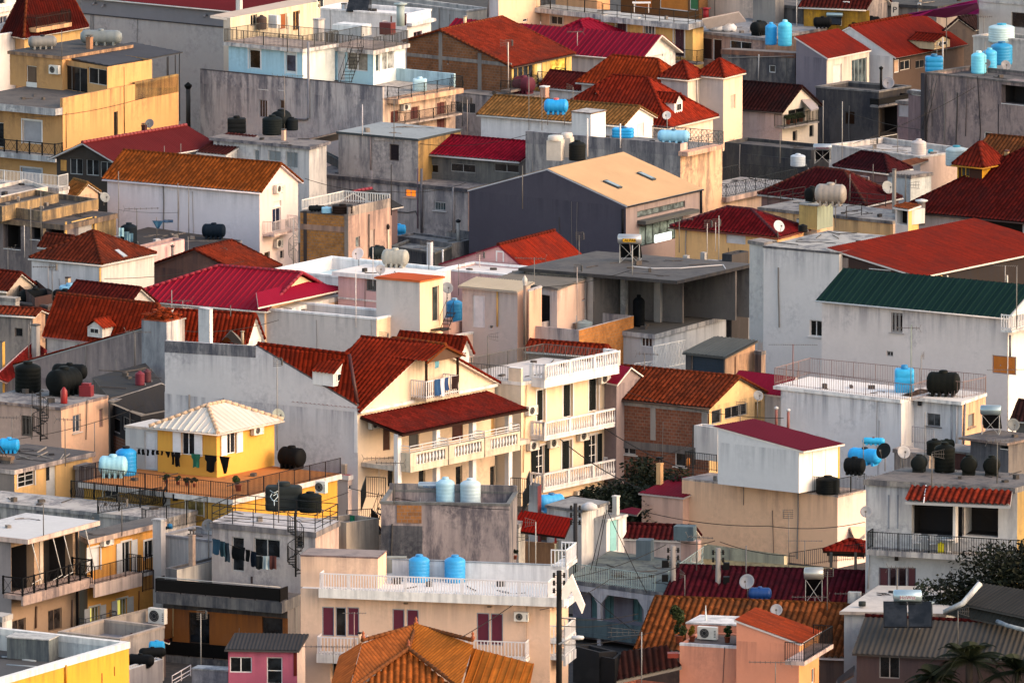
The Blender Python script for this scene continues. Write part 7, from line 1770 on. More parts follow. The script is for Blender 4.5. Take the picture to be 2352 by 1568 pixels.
# ---- peach building with spiral stair
T(0,2)
b=Bld('house','peach house with spiral stair, white flue and black tanks on its littered roof','house')
v=b.vol((-200,530),(562,608),(995,495),6.0,wall='bfa08c',wallB='e0b490',stain=.14); v.slab((.1,.02,0,0),.16,top='8f8a88',edge='c0a490',stain=.8)
v.opn('A',248,775,104,190,'glass',fc='6c6058',cols=3,bars=True,fillc='141210'); v.opn('B',705,752,74,165,'glass',fc='c8b8ac',cols=2,sill=True,fillc='3c4450'); v.opn('B',930,702,36,172,'panel',fc='a08474',fillc='8a6c68',cols=1)
v.pipe('B',[(790,530),(780,900)],.03,'5c544c'); chimney(1.5,650,900,34,700,'tall white flue with a pointed cap at the peach house','d0c4b8','pipe',cap='c8c0b8')
stairs_spiral(v,372,915,590,150,1.5,15,s=4.2)
tank(v,'v',258,458,240,280,'0d1010','big black upright tank at the left on the littered roof'); tank(v,'h',590,492,340,270,'0e1112','big black horizontal tank beside the white flue',rz=.9); tank(v,'h',640,360,330,170,'101214','rear black horizontal tank on the littered roof',rz=-.15)
p=base(v,588,568); m=MB(); m.lathe(p,[(0,0),(.2,0),(.21,.05),(.21,.75),(.12,.9),(.06,.98),(0,1)],16); tag(m.build('gas_bottle',paint('8a1c1c',.4),None,loc=p),'dark red gas bottle standing beside the white flue','gas bottle')
p=base(v,795,500); m=MB(); m.cbox(p,.75,.6,.65,-.3); m.cbox(p+Z*.65,.5,.4,.15,-.3); tag(m.build('crate',paint('7a2028',.6),None,loc=p),'crimson box on the edge of the littered roof','box')
w=b.vol((850,330),(1010,520),(1500,385),5.3,wall='5c4c44',wallB='4c4440',stain=.5); w.slab(.02,.1,top='2e2b2a',edge='6c625c',stain=.7)
p=atz(1285,395,5.3); 
tank(w,'v',1285,398,88,130,'6a2030','left crimson drum on the dark tarred roof'); tank(w,'v',1350,370,80,120,'4a2028','right dark red drum on the dark tarred roof')
for x,b_,t,k,l in ((788,300,30,'pole','tall mast with a bent arm over the tarred roof'),(1065,350,160,'pole','short mast with a pot on the tarred roof'),(265,190,-160,'pole','tall mast behind the big black upright tank'),(113,980,690,'yagi','blue grey mast before the peach wall'),(870,1060,740,'pole','thin mast at the corner of the peach house'),(292,900,600,'pole','drain pole behind the spiral stair')): antenna(4.0,x,b_,t,l,k,boom=1.2,az=178)
b=Bld('house','dark asphalt gable roofed house with white framed windows behind the yellow house','house')
v=b.vol((985,560),(1295,690),(1865,570),4.8,wall='2c2a2c',wallB='3c3836',stain=.2); v.z=4.8
q=roofpoly(b.root,[(990,545,5.9),(1300,672,4.8),(1865,563,4.8),(1490,388,6.0)],'plain',concrete('2b2a2b',.5),'roof',.1,'8a8684')
roofpoly(b.root,[(990,545,5.93),(1040,560,5.8),(1495,408,5.95),(1485,380,6.05)],'plain',concrete('8a8684',.6),'ridge_flashing',.02)
v.opn('A',1050,765,105,140,'glass',fc='b8b4b4',cols=1,fillc='0c0e12'); v.opn('A',1180,770,110,130,'glass',fc='b8b4b4',cols=1,fillc='0c0e12')
v.band('A',-.5,v.A.hit(1050,860)[1],brick('6c3c20'),.03,name='brick_base')
# ---- yellow house
b=Bld('house','bright yellow rooftop house with a white metal hip roof and white shutters','house')
v=b.vol((1447,768),(1990,822),(2520,712),7.15,base=4.35,wall='cc9844',wallB='d8a04a',stain=.05); wm=metal_roof('e8dcd0',.08,.6)
v.hip(1.02,'B',inset=1.9,kind='metal',mat=wm,over=.35,edge='c8b098',gut='c4b8b0',ridgec=paint('b89c84',.8))
v.opn('A',1728,937,120,212,'glass',fc='d4d4d8',sc='d4d4d8',cols=2,sh='d0d0d6',shf=.6,rows=1,fillc='14161c'); v.opn('B',2125,930,88,205,'glass',fc='d4d4d8',sc='d4d4d8',cols=2,sh='d0d0d6',shf=.6,fillc='14161c')
a=b.vol((1152,770),(1447,798),(1700,740),6.9,base=4.35,wall='9d9ea4',stain=.05); a.slab((.05,0,0,.05),.12,top='b8b0ac',edge='c4b4a8',stain=.1); a.opn('A',1385,1000,112,345,'panel',fc='c8c8cc',fillc='c4c4ca',cols=1,name='door')
T(1,2); ac(v,'B',22,815,85,80,'air conditioner on the bright yellow wall'); v.opn('B',190,1060,60,110,'void') if 0 else None; T(0,2)
g=b.vol((770,1290),(2130,1445),(3100,1215),4.35,wall='b88a3c',wallB='c8943c',stain=.12); g.slab((.25,.25,.1,.2),.3,top='b0703c',edge='c8bcb4',stain=.3,rail='bars',rc='2a2224',rs=(1,1,0,1),rin=.06)
g.opn('A',1015,1395,120,90,'glass',fc='8a8480',sc='c4b8a4',cols=2); g.opn('A',1790,1530,160,140,'glass',fc='c8bca0',sc='d0c4b4',cols=2,fillc='6c5c2c'); g.opn('A',1530,1500,70,130,'panel',fc='c4c0bc',fillc='bcb8b4',cols=1)
m=MB(); p=g.A.P(*g.A.hit(1620,1425),.12); m.cbox(p-Z*.2,.3,.25,.4); m.build('lamp',paint('141414'),g.root)
tank(g,'v',1160,1222,190,265,'1784c4','bright blue upright tank with a black cap on the yellow house terrace',lidc='1c1c20'); tank(g,'h',1040,1245,265,215,'8fc0d2','pale blue horizontal tank on the yellow house terrace',rz=-.1)
T(1,2); tank(g,'h',330,1165,250,215,'0e0e10','large black tank at the right of the yellow house terrace',rz=-.6)
sf=MB(); railing(sf,[atz(192,1010,4.35),atz(745,1075,4.35)],1.25,'spear',gap=.14); tag(sf.build('fence',paint('1c1e20'),None,loc=atz(192,1010,4.35)),'black spear topped fence behind the large black tank','fence')
for x,l,k in ((520,'black trousers hanging by the spear fence','trousers'),(450,'black top hanging by the spear fence','tri')): cloth(atz(x,925,5.05)+Z*.0,.55,1.1,'0c0c10','trousers' if k=='trousers' else 'shirt',l,Vector((.9,.2,0)).normalized(),'laundry',kind=k)
T(0,2)
zl=3.5+1.55
gar=[(1278,.16,.32,'socks','first small black sock from the left on the long clothesline'),(1315,.16,.34,'socks','second small black sock from the left on the long clothesline'),(1358,.2,.36,'socks','blue and black sock, third from the left on the long clothesline'),(1407,.2,.3,'socks','fourth small sock from the left on the long clothesline'),(1447,.18,.25,'socks','fifth little dark piece on the long clothesline'),(1487,.18,.25,'socks','sixth little dark piece on the long clothesline'),(1543,.38,.35,'shorts','black briefs left of the red shirt'),(1588,.2,.75,'shirt','narrow bright red shirt on the long clothesline'),(1630,.4,.85,'shirt','black long shirt right of the red one'),(1800,.6,.8,'shirt','teal green shirt on the long clothesline'),(1935,.85,1.0,'jacket','black jacket with long sleeves on the long clothesline'),(2065,.7,1.0,'shirt','black shawl at the right end of the long clothesline')]
for i,(x,w_,h_,nm,l) in enumerate(gar):
    y=985+(x-1278)*.09; c='9c1c14' if 'red' in l and 'right' not in l and 'left' not in l else '165a48' if 'teal' in l else '101012'
    cloth(atz(x,y,5.75),w_,h_,c,nm,l,Vector((1,-.55,0)).normalized(),'laundry',kind='shirt' if nm in('shirt','jacket') and i<11 else ('tri' if i in(6,11) else 'rect'))
cable([(1250,975,5.75),(2120,1062,5.75)],'long clothesline before the bright yellow house',sag=.05,r=.01)
p=base(g,1700,1200); rt=empty('table',p,'laundry laden garden table before the yellow wall','table'); m=MB(); m.cbox(p+Z*.7,1.5,.7,.05,-.5); m.cbox(p+Z*.75,.9,.5,.25,-.5); m.build('tabletop',paint('b8b0a0'),rt)
for a_ in(-.6,.6):
    for c in(-.25,.25): m=MB(); m.cbox(p+Matrix.Rotation(-.5,3,'Z')@Vector((a_,c,0)),.05,.05,.7); m.build('leg',paint('c0bcb8'),rt)
for x,y,l in ((1530,1305,'leftmost low terracotta pot plant inside the yellow house railing'),(1635,1315,'second terracotta pot plant inside the yellow house railing'),(1715,1325,'third terracotta pot plant inside the yellow house railing'),(1785,1335,'fourth terracotta pot plant inside the yellow house railing')): potplant(g,x,y,85,60,l)
potplant(g,2190,1372,160,100,'tall terracotta pot plant at the corner of the yellow house railing')
# lower wing left of the yellow house
b=Bld('house','low yellow gatehouse with a white edged littered flat roof and black iron stair','house')
v=b.vol((-500,1105),(132,1180),(847,1015),4.5,wall='8a7c74',wallB='ecbc78',stain=.08); v.slab((.1,.1,.2,0),.26,top='5c5654',edge='d8c4b8',stain=.6)
v.opn('B',240,1258,155,150,'glass',fc='cfcac8',sc='cfcac8',cols=2,rows=3); v.opn('B',468,1310,90,345,'panel',fc='d4d0cc',fillc='cfccc8',cols=1,name='door'); f=v.B; a0,z0=f.hit(428,1250); a1,_=f.hit(462,1250); m=MB(); m.box(f.P(a0,z0-.2,-.09),f.u*(a1-a0),f.n*.03,Z*.85); m.build('pane',glass(),v.root)
tank(v,'h',85,1020,190,145,'1f98d4','sky blue horizontal tank at the left edge, by the littered roof',rz=-.1)
w=b.vol((-150,1040),(95,1065),(125,1050),4.9,wall='6c625c',wallB='7c7068',stain=.6); w.slab(.05,.2,top='8a6a50',edge='8a6c54')
p0=atz(330,1555,1.6); stairs_straight(v,p0,p0+Vector((-2.2,.6,3.0)),.8,Vector((.1,-.9,0)),13)
mb=MB()
for i in range(7): rd=random.Random(i); p=base(v,250+rd.uniform(0,380),1040+rd.uniform(-30,60)); a=rd.uniform(0,3); mb.tube([p,p+Vector((math.cos(a)*1.3,math.sin(a)*1.3,.1))],.04,5)
tag(mb.build('timber_scraps',plaster('a89c90',.3),None,loc=base(v,300,1050)),'loose pipes and timber strips on the littered flat roof','scrap',None,'stuff')
g=b.vol((-400,1440),(1500,1630),(1800,1550),3.5,wall='a09894',stain=.6); g.slab(.1,top='a8a09c',stain=.7)
mb=MB(); railing(mb,[atz(655,1430,3.55),atz(1500,1520,3.55),atz(1525,1485,3.55)],1.0,'curly',t=.035); railing(mb,[atz(900,1590,3.55),atz(1480,1490,3.55)],1.0,'curly',t=.035); mb.build('railing',paint('16181a'),g.root)
x=b.vol((690,1140),(760,1150),(860,1120),4.0,wall='8d8888',stain=.3); x.slab(.1)
# =================================================================== bottom row
T(0,3)
b=Bld('apartment_building','tan apartment house with a broad white slab roof and shaded black railed veranda, bottom left','building')
v=b.vol((-400,170),(100,225),(725,60),7.0,wall='8d8484',wallB='a88c74',stain=.25); v.slab((.3,1.35,.1,0),.26,top='a9abb2',edge='c8b0a0',stain=.2)
v.opn('B',200,520,230,450,'void'); v.opn('B',535,450,270,450,'void'); v.vbar('B',372,180,700,48,'c4b4a4',.06)
v.balcony('B',210,772,855,1.35,.22,'cross',slabc='b8a090',rc='141416',rh=1.0,drop=.55,stain=.5)
v.opn('B',505,985,125,200,'glass',fc='7a6656',cols=2,fillc='2c2624'); v.opn('B',175,1040,125,120,'glass',fc='7a6656',cols=2,fillc='2c2624')
v.pipe('B',[(655,800),(650,1050)],.05,'6a5850'); v.pipe('B',[(695,120),(700,1050)],.07,'2c2a2c'); v.pipe('B',[(325,860),(320,1060)],.06,'6c5444')
f=v.B
m=MB()
for x0,y0,x1,y1 in ((285,250,378,610),(480,205,572,575),(578,175,670,548),(780,135,868,510)): a,c=f.P(*f.hit(x0,y0,1.3),1.3),f.P(*f.hit(x1,y1,1.3),1.3); m=MB(); m.tube([a,c],.025,6); m.tube([c,c-f.u*.9-Z*.15],.02,5); m.build('awning_arm',paint('c4c0bc'),v.root)
w=b.vol((-200,930),(20,960),(110,930),3.4,wall='8c8078',wallB='c4bab8',stain=.5); w.slab(.05,.3,top='a8a09c')
w=b.vol((-60,200),(30,215),(70,205),6.9,wall='7c7674',wallB='c0a488',stain=.5)
b=Bld('apartment_building','orange yellow apartment house with white shutters and two lit windows, bottom left','building')
v=b.vol((720,200),(800,240),(1500,72),6.0,wall='8d7c68',wallB='dfa052',stain=.1); v.slab((.1,.45,.1,.1),.28,top='5c5654',edge='d0b49c',stain=.5)
v.opn('B',862,430,115,215,'roller',fc='cfccca',sc='cfccca',fillc='cac8c8',cols=1); v.opn('B',1160,430,85,330,'glass',fc='cfccca',sc='cfccca',cols=2,sh='cac8c8',shf=.6,name='door'); v.opn('B',1370,340,90,170,'glass',fc='cfccca',sc='cfccca',cols=2)
v.balcony('B',872,662,1308,1.0,.2,'bars',slabc='d0b8a4',rc='141418',rh=1.0,drop=.75,stain=.15); v.balcony('B',1320,560,1420,.6,.2,'bars',rc='1c1c20',rh=.9)
for x,y,h_ in ((868,960,190),(1120,872,160)): v.opn('B',x,y,92,h_,'glass',fc='c8c4bc',cols=3,sh='c0bcb8',shf=.55,fillc='5c5430',sc='c8c4bc')
for x,y,w_,h_,l in ((840,970,32,180,0),(1095,870,38,150,1)):
    f=v.B; a,z=f.hit(x-w_/2,y+h_/2); c,z1=f.hit(x+w_/2,y-h_/2); m=MB(); m.box(f.P(a,min(z,z1),-.115),f.u*(c-a),f.n*.02,Z*abs(z1-z)); m.build('lit_pane',paint('f0e060',.5,0,.1,1.1),v.root)
ac(v,'B',995,262,105,85,'air conditioner high on the orange yellow wall')
v.balcony('B',790,1060,1080,.5,.1,'two',slabc='b0a8a4',rc='4a4c50',rh=.5)
dish(v,885,150,60,100,'dark grey dish on the orange yellow house roof edge',az=210,c='4c5052'); v.pipe('B',[(1268,720),(1265,900)],.03,'8a4c28')
b=Bld('house','bare white rendered house wall with a tall pier and a stained square flue, bottom left','house')
v=b.vol((1480,212),(1948,268),(2260,190),5.4,wall='a8a6ac',wallB='b0a8a8',stain=.35); v.flat(.3,top='6c6a6c',cap='8a888c',stain=.6)
w=b.vol((1402,62),(1478,70),(1520,58),6.5,wall='a8a6ac',wallB='b8acaa',stain=.3); w.slab(.05,.1,top='b8b4b4')
chimney(v,1765,455,62,310,'stained square concrete flue before the bare white wall','a08c80','box',-35,cap='3c3432')
dish(v,1918,420,120,115,'dark grey dish at the left of the spiral stair building',az=205,c='6c6a6c'); 
w=b.vol((1520,515),(1625,530),(2130,405),4.7,wall='6c6868',wallB='b8b0a8',stain=.2); w.flat(.2)
m=MB(); railing(m,[atz(1305,185,4.6),atz(1340,200,4.6),atz(1905,75,4.6)],1.4,'bars'); tag(m.build('fence',paint('141416'),None,loc=atz(1305,185,4.6)),'black bar fence before the yellow terrace house wall','fence')
tank(4.6,'h',1555,150,60,50,'1f6c9c','tiny blue tank by the black bar fence')
m=MB(); railing(m,[atz(1310,730,2.6),atz(1412,705,2.6)],1.1,'bars'); tag(m.build('railing',paint('1a1a1c'),None,loc=atz(1310,730,2.6)),'short black balcony railing against the bare white pier','railing')
x=b.vol((930,985),(990,992),(1450,878),3.0,wall='9a9088',stain=.25); x=b.vol((960,1000),(1330,1043),(1512,992),2.35,wall='9a9088'); x.slab(0,top='7c7c84')
v=b.vol((540,1105),(1100,1170),(1505,1052),3.0,wall='9a9088',wallB='a49890',stain=.25); v.flat(.7,top='7c7c84',cap='a8988c',stain=.4)
ac_floor(x,1435,1030,150,140,'big pale air conditioner on the grey terrace by the white pier',face=v.A)
# yellow parapet building
b=Bld('building','ochre yellow building with a broad white coping around its sunken roof, bottom left corner','building')
v=b.vol((-1750,1480),(-350,1642),(1185,1200),6.0,wall='b88a3c',wallB='d89634',stain=.15); v.flat(1.1,top='4c4c4e',cap='c4c4c6',stain=.25,pw=.3,caph=.3,inner='b0bac0')
v.pipe('B',[(595,1400),(595,1600)],.06,'a87418'); v.vbar('B',935,1475,1600,9,'2c2a2c',.03); v.vbar('B',1050,1415,1500,9,'8a5c18',.03)
p=base(v,300,1340); rt=empty('ventilation_unit',p,'large grey ventilation box inside the white coped roof','ventilation unit'); m=MB(); m.cbox(p,2.4,1.3,1.15,-.35); m.build('housing',plaster('6c7272',.6),rt); m=MB(); m.cbox(p+Z*1.15,2.5,1.4,.06,-.35); m.build('cover',plaster('a8a8a8',.4),rt)
m=MB(); m.tube([base(v,20,1330),base(v,330,1370)],.08,8); m.tube([base(v,60,1400),base(v,360,1420)],.05,8); tag(m.build('duct_pipe',paint('8a9298'),None,loc=base(v,20,1330)),'grey pipes lying on the white coped roof','pipe')
chimney(v,610,1290,14,150,'thin white vent with a square cap at the white coping','c4c0c0','pipe'); 
b=Bld('shed','cluttered low yard of tarps and tanks between the ochre building and brown balconies','shed')
v=b.vol((1105,1436),(1172,1450),(1495,1350),2.4,wall='a8a8ac',wallB='8a868a',stain=.3); v.flat(.2,top='2c2a2c'); w=b.vol((1130,1235),(1260,1265),(1520,1200),1.9,wall='5c4c48'); w.gable('A',.5,'tile',tiles('5c1418'),over=.1)
tank(v,'h',1440,1290,150,120,'1f94c8','bright blue tank end at the brown balcony building'); tank(v,'h',1290,1420,260,130,'0f1012','left long black tank before the brown balcony building',rz=-.3); tank(v,'h',1400,1340,250,110,'101214','rear black tank before the brown balcony building',rz=.2)
p=base(v,1250,1260); 
# spiral stair building
T(1,3)
b=Bld('apartment_building','pale stained rooftop building with a black spiral staircase and laundry','building')
v=b.vol((-407,92),(545,182),(760,75),7.2,wall='bda8a2',wallB='c0a898',stain=.45); v.slab((.1,.1,0,.1),.3,top='b8aeb0',edge='8d8482',stain=.6,rail='two',rc='1c1c1e')
v.opn('A',-166,385,112,320,'glass',fc='b0acaa',cols=1,name='door'); v.opn('A',100,330,240,175,'glass',fc='b0acaa',cols=2); v.opn('A',398,270,62,115,'glass',fc='6c6664',cols=1)
stairs_spiral(v,365,590,120,150,1.6,17,s=5.0)
v.opn('A',-90,330,-1,-1) if 0 else None
T(1,2)
tank(v,'c',255,1545,340,260,'23282a','big scrawled black square tank on the spiral stair building'); tank(v,'v',500,1560,210,185,'121616','round black tank right of the scrawled square one')
p=base(v,165,1420); 
mb=MB(); rd=random.Random(2)
q=lambda x,y: atz(x,y,8.4)+Vector((0,-.9,0))
for L in (((150,1370),(135,1400),(165,1440),(205,1400),(195,1370),(165,1390)),((130,1340),(170,1365),(235,1330)),((170,1440),(172,1480)),((150,1430),(200,1440))): mb.tube([q(*a) for a in L],.018,5)
go=mb.build('graffiti_lines',paint('b8c4c8'),None,loc=q(150,1370)); tag(go,'thin white scrawled heart on the big black square tank','graffiti')
ac_floor(v,590,1400,90,110,'small fan unit behind the round black tank',face=v.A)
T(0,3)
for i,(x,c,w_,h_,k) in enumerate(((1985,'1c3c50',.65,.85,'blue green towel'),(2045,'24404c',.35,.85,'slate trousers'),(2085,'1c2c38',.35,1.05,'pair of dark trousers'),(2190,'101214',1.0,.75,'wide black cloth'),(2275,'181a1c',.4,.65,'small dark shirt'),(2330,'141c28',.4,.85,'navy trousers'))):
    yy=235+(x-1950)*.33; cloth(atz(x,yy,zY(x,yy,545.4)),w_,h_,c,'towel' if i<1 else 'trousers',k+' on the upper line before the spiral stair building',Vector((1,-.9,0)).normalized(),'laundry')
T(1,3)
for i,(x,c,l) in enumerate(((30,'14181c','black T shirt on the lower clothesline under the wide window'),(90,'8a9aa4','pale grey shirt on the lower clothesline under the wide window'),(155,'3c1c1c','maroon shirt on the lower clothesline under the wide window'))): cloth(atz(x,400,zY(x,400,544.6)),.4,.75,c,'shirt',l,Vector((1,-.1,0)).normalized(),'laundry')
cable([(-395,235,zY(-395,235,545.5)),(0,365,zY(0,365,545.2)),(205,400,zY(205,400,544.5))],'sagging clothesline before the spiral stair building',sag=.08,r=.012)
# brown balcony building
b=Bld('apartment_building','brown house with mouldy concrete balconies closed by black panels','building')
v=b.vol((-850,705),(292,800),(412,745),3.9,wall='9c5c2c',wallB='6c6664',stain=.3); v.slab((1.0,.05,0,.05),.62,top='5c5654',edge='6c6866',stain=.95); 
mb=MB(); f=v.A; railing(mb,[f.P(-.0,v.z,-.1),f.P(.0,v.z,.95),f.P(f.L-.02,v.z,.95),f.P(f.L-.02,v.z,0)],.75,'panel'); mb.build('railing',paint('141212'),v.root)
mb=MB(); mb.tube([f.P(0,v.z+.85,.95),f.P(f.L,v.z+.85,.95)],.03,6); mb.build('handrail',paint('a8a4a0'),v.root)
v.opn('A',150,1075,190,220,'glass',fc='3c2c20',cols=1,name='door'); v.opn('A',-522,1065,190,290,'glass',fc='3c2c20',cols=1,name='door')
v.band('A',v.z-1.05,v.z-.62,plaster('5c5450',.9),.06,name='ribbed_band'); v.pipe('A',[(-755,880),(-758,1140)],.05,'b08a5c')
v.balcony('A',-852,1310,290,1.0,.2,'panel',slabc='7c7874',rc='100f0f',rh=.8,drop=.45,stain=.9)
v.vbar('B',370,800,1300,70,'6c6866',.02)
antenna(1.5,-505,1560,920,'white mast with a comb before the brown balconies','grid',mc='8a8684',r=.03); 
p=base(3.9,60,640); m=MB(); m.cbox(atz(60,650,3.95),1.2,.6,.4,-.3); tag(m.build('storage_bench',plaster('4c3c38',.3),None,loc=atz(60,650,3.95)),'dim covered bench on the brown house upper balcony','bench')
# pink hut
b=Bld('house','small raspberry pink house with white windows under a dark corrugated roof, bottom left of centre','house')
v=b.vol((-255,1258),(378,1268),(452,1205),4.0,wall='ad5a70',wallB='d0bab0',stain=.1); v.shed(.35,'A','corr',metal_roof('3c3a3c',.3),over=.25,edge='3c3a3c')
v.opn('A',-140,1400,205,148,'glass',fc='d8d4d4',cols=2,fillc='0f1214'); v.opn('A',170,1455,145,255,'glass',fc='d8d4d4',cols=1,rows=2,fillc='14181c',name='door'); v.vbar('A',360,1275,1500,30,'5c1c14',.03)
w=b.vol((-590,1432),(-260,1450),(-200,1420),2.6,wall='8c8a92',stain=.4); w.slab(.05,.06,top='a8a8ac')
m=MB(); railing(m,[atz(-770,1600,2.2),atz(-600,1500,2.2)],.6,'two'); tag(m.build('railing',paint('b8b0b4'),None,loc=atz(-770,1600,2.2)),'short white slanting handrail left of the raspberry pink house','railing')
# hotel like building
b=Bld('apartment_building','peach apartment building with crimson shutters, white railed roof terrace and two blue tanks','building')
v=b.vol((410,698),(2700,788),(2870,658),6.4,wall='d8b89c',wallB='d8b898',stain=.06); v.slab((0,.1,0,0),.3,top='c8c8cc',edge='d8b89c',stain=.12); v.balcony('A',575,700,2830,.75,.5,None,slabc='ccccce',stain=.12)
blk=b.vol((410,392),(1120,414),(1198,350),8.15,base=6.4,wall='d8b89c',wallB='e4c0a0',stain=.08); blk.slab(.03,.06,top='8a7c78',edge='8a706c',stain=.5)
wallon(v,'G',1.0,.2,mat='c4c4cc',stain=.15,cap='8d9298'); f=v.A
mb=MB(); u0=f.hit(590,700,.68)[0]; railing(mb,[f.P(u0,v.roofz,-.1),f.P(u0,v.roofz,.68),f.P(f.L+.02,v.roofz,.68),f.P(f.L+.02,v.roofz,-3.5)],1.0,'thick',gap=.10,t=.03); mb.build('railing',paint('d4d0d4'),v.root)
cm='5e1c30'
for x,y,w_,h_,fl in ((662,1002,112,275,'c'),(778,1005,100,275,'g'),(893,1003,110,270,'c'),(1308,1000,112,230,'c'),(1438,1005,112,230,'c'),(2085,1070,118,300,'c'),(2212,1075,114,300,'c')):
    v.opn('A',x,y,w_,h_,'roller' if fl=='c' else 'glass',fc='8d8f98',fillc=cm if fl=='c' else '101214',cols=1,dp=.1,name='door')
v.bandpx('A',410,862,10,'8d9098',.04,name='rail_trim') if 0 else None
v.balcony('A',556,1300,1000,.95,.2,'thick',slabc='c8c8cc',rc='d0ccd0',rh=.95,drop=.48,stain=.1); v.balcony('A',1900,1330,2480,.95,.2,'thick',slabc='c8c8cc',rc='d0ccd0',rh=.95,drop=.48,stain=.1)
v.opn('A',900,1480,430,180,'void'); v.pipe('A',[(2493,850),(2487,1500)],.02,'a88c78')
for x,y in ((1380,838),(2148,868)): p=f.P(*f.hit(x,y),.1); m=MB(); m.lathe(p,[(0,0),(.13,0),(.13,.07),(0,.08)],10); m.build('lamp',paint('6c5c50'),v.root)
tank(v,'v',1500,632,192,250,'2d8ec8','left of the two bright blue tanks on the white railed terrace',lidc='257fb8'); tank(v,'v',1828,636,192,250,'2f92cc','right of the two bright blue tanks on the white railed terrace',lidc='257fb8')
p=base(v,1290,590); m=MB(); m.cbox(p+Z*.25,1.1,.6,.85,-.05); m.cbox(p,.9,.4,.25,-.05); tag(m.build('cabinet',plaster('8d8c84',.2),None,loc=p),'grey green metal cabinet left of the bright blue tanks','cabinet')
for x,y in ((1380,690),(1745,710),(1805,715)): pass
T(2,3)
ac(v,'A',85,958,130,85,'air conditioner with a teal badge beside the crimson shutters')
v.balcony('B',500,500,600,.85,.18,'thick',slabc='ccccd0',rc='d0d0d4',rh=.9) ; v.balcony('B',500,815,600,.85,.2,None,slabc='ccccd0',drop=.4); v.balcony('B',490,1330,590,.85,.18,'thick',slabc='ccccd0',rc='d0d0d4',rh=.95,drop=.5); v.balcony('B',490,1180,590,.85,.18,'thick',slabc='ccccd0',rc='d0d0d4',rh=.8)
antenna(6.4,218,600,80,'pale mast on the white railed terrace, right end','fork',boom=.9,az=170,mc='a8a4a0')
T(1,3)
antenna(7.9,1128,560,420,'x','pole') if 0 else None
antenna(6.3,1125,700,380,'thin pole with knots left of the grey green cabinet','pole'); antenna(3.5,903,1400,910,'pole with a comb before the crimson shutters','long',boom=1.3,az=178,n=9,mc='8a706c'); antenna(2.5,710,1500,1225,'grey post left of the orange roof with a dotted boom','yagi',boom=2.8,az=178,n=20)
chimney(4.6,955,1200,34,105,'peach pot chimney with a black ball at the orange roof','d8b498','pipe',cap='141416')
# stained centre block
T(1,2)
b=Bld('building','grey block with black streaked render, a brick patch and two pale tanks behind','building')
v=b.vol((1148,1478),(2328,1500),(2400,1385),7.6,wall='9c9090',wallB='8c8484',stain=.98); v.flat(.75,top='6c6a68',stain=.8,cap='6c6c6c')
v.band('A',v.z-1.15,v.z-.12,brick('8a5c34'),.03,.9,2.3,'brick_patch'); v.band('A',2.5,v.z-1.3,plaster('5c5c60',.7),.02,0,2.35,'grey_render')
m=wallon(v,'G',1.15,.18,mat='8a8484',stain=.9)
tank(v,'v',1740,1500,172,260,'94b8cc','left of the two pale blue upright tanks behind the streaked parapet'); tank(v,'v',1970,1505,190,255,'a8bcc8','right of the two pale blue upright tanks behind the streaked parapet')
solar(v,1610,1490,235,205,'solar heater with blue lettering left of the pale blue tanks','MALTEZOS','2c5c94',rot=-3,tankc='a8b0b8',side=-1)
m=MB(); m.cbox(base(v,1600,1500)+Vector((0,1.2,0)),2.0,.1,.9,0); tag(m.build('panel_back',plaster('5c4c44',.3),None,loc=base(v,1600,1500)),'brown board leaning under the blue lettered solar heater','board')
m=MB(); railing(m,[atz(965,1560,6.6),atz(1010,1430,6.6),atz(1190,1440,6.6)],1.2,'bars'); tag(m.build('railing',paint('1c1e20'),None,loc=atz(1010,1430,6.6)),'black railing left of the streaked block','railing')
T(2,2); m=MB(); railing(m,[atz(-10,1440,6.6),atz(135,1450,6.6),atz(160,1380,6.6)],1.2,'bars'); railing(m,[atz(-5,1560,6.2),atz(100,1570,6.2),atz(165,1460,6.2)],1.1,'bars'); tag(m.build('railing',paint('1c1e20'),None,loc=atz(100,1450,6.6)),'black railing right of the streaked block','railing')
T(1,3)
b=Bld('house','jumble of black stair rails and broken tiles between tan flue and streaked block','house')
w=b.vol((560,60),(830,100),(1130,60),6.3,wall='b0a090',wallB='b8a898',stain=.4); w.flat(.3)
w=b.vol((760,190),(1040,215),(1130,190),5.2,wall='a89884',stain=.4); w.gable('A',.4,'tile',tiles('9c3820'),over=.1)
mb=MB(); railing(mb,[atz(830,380,3.6),atz(960,365,3.6),atz(1120,390,3.6)],1.0,'bars'); railing(mb,[atz(835,125,5.6),atz(1060,110,5.6),atz(1120,170,5.6)],.9,'bars'); mb.build('railing',paint('141618'),b.root)
p0=atz(970,385,3.6); stairs_straight(w,p0,p0+Vector((1.0,.8,2.6)),.7,Vector((.3,-.9,0)),11)
m=MB(); m.tube([atz(1068,390,3.6),atz(1068,390,3.6)+Z*2.4],.05,8); m.build('post',paint('141618'),w.root)
cloth(atz(885,30,6.4),.28,.5,'12684c','shirt','green cloth on the railing left of the streaked block',Vector((1,0,0)),'laundry')
w=b.vol((560,140),(600,150),(700,40),6.2,wall='b8a498',wallB='a89488',stain=.6); w.slab(.02)
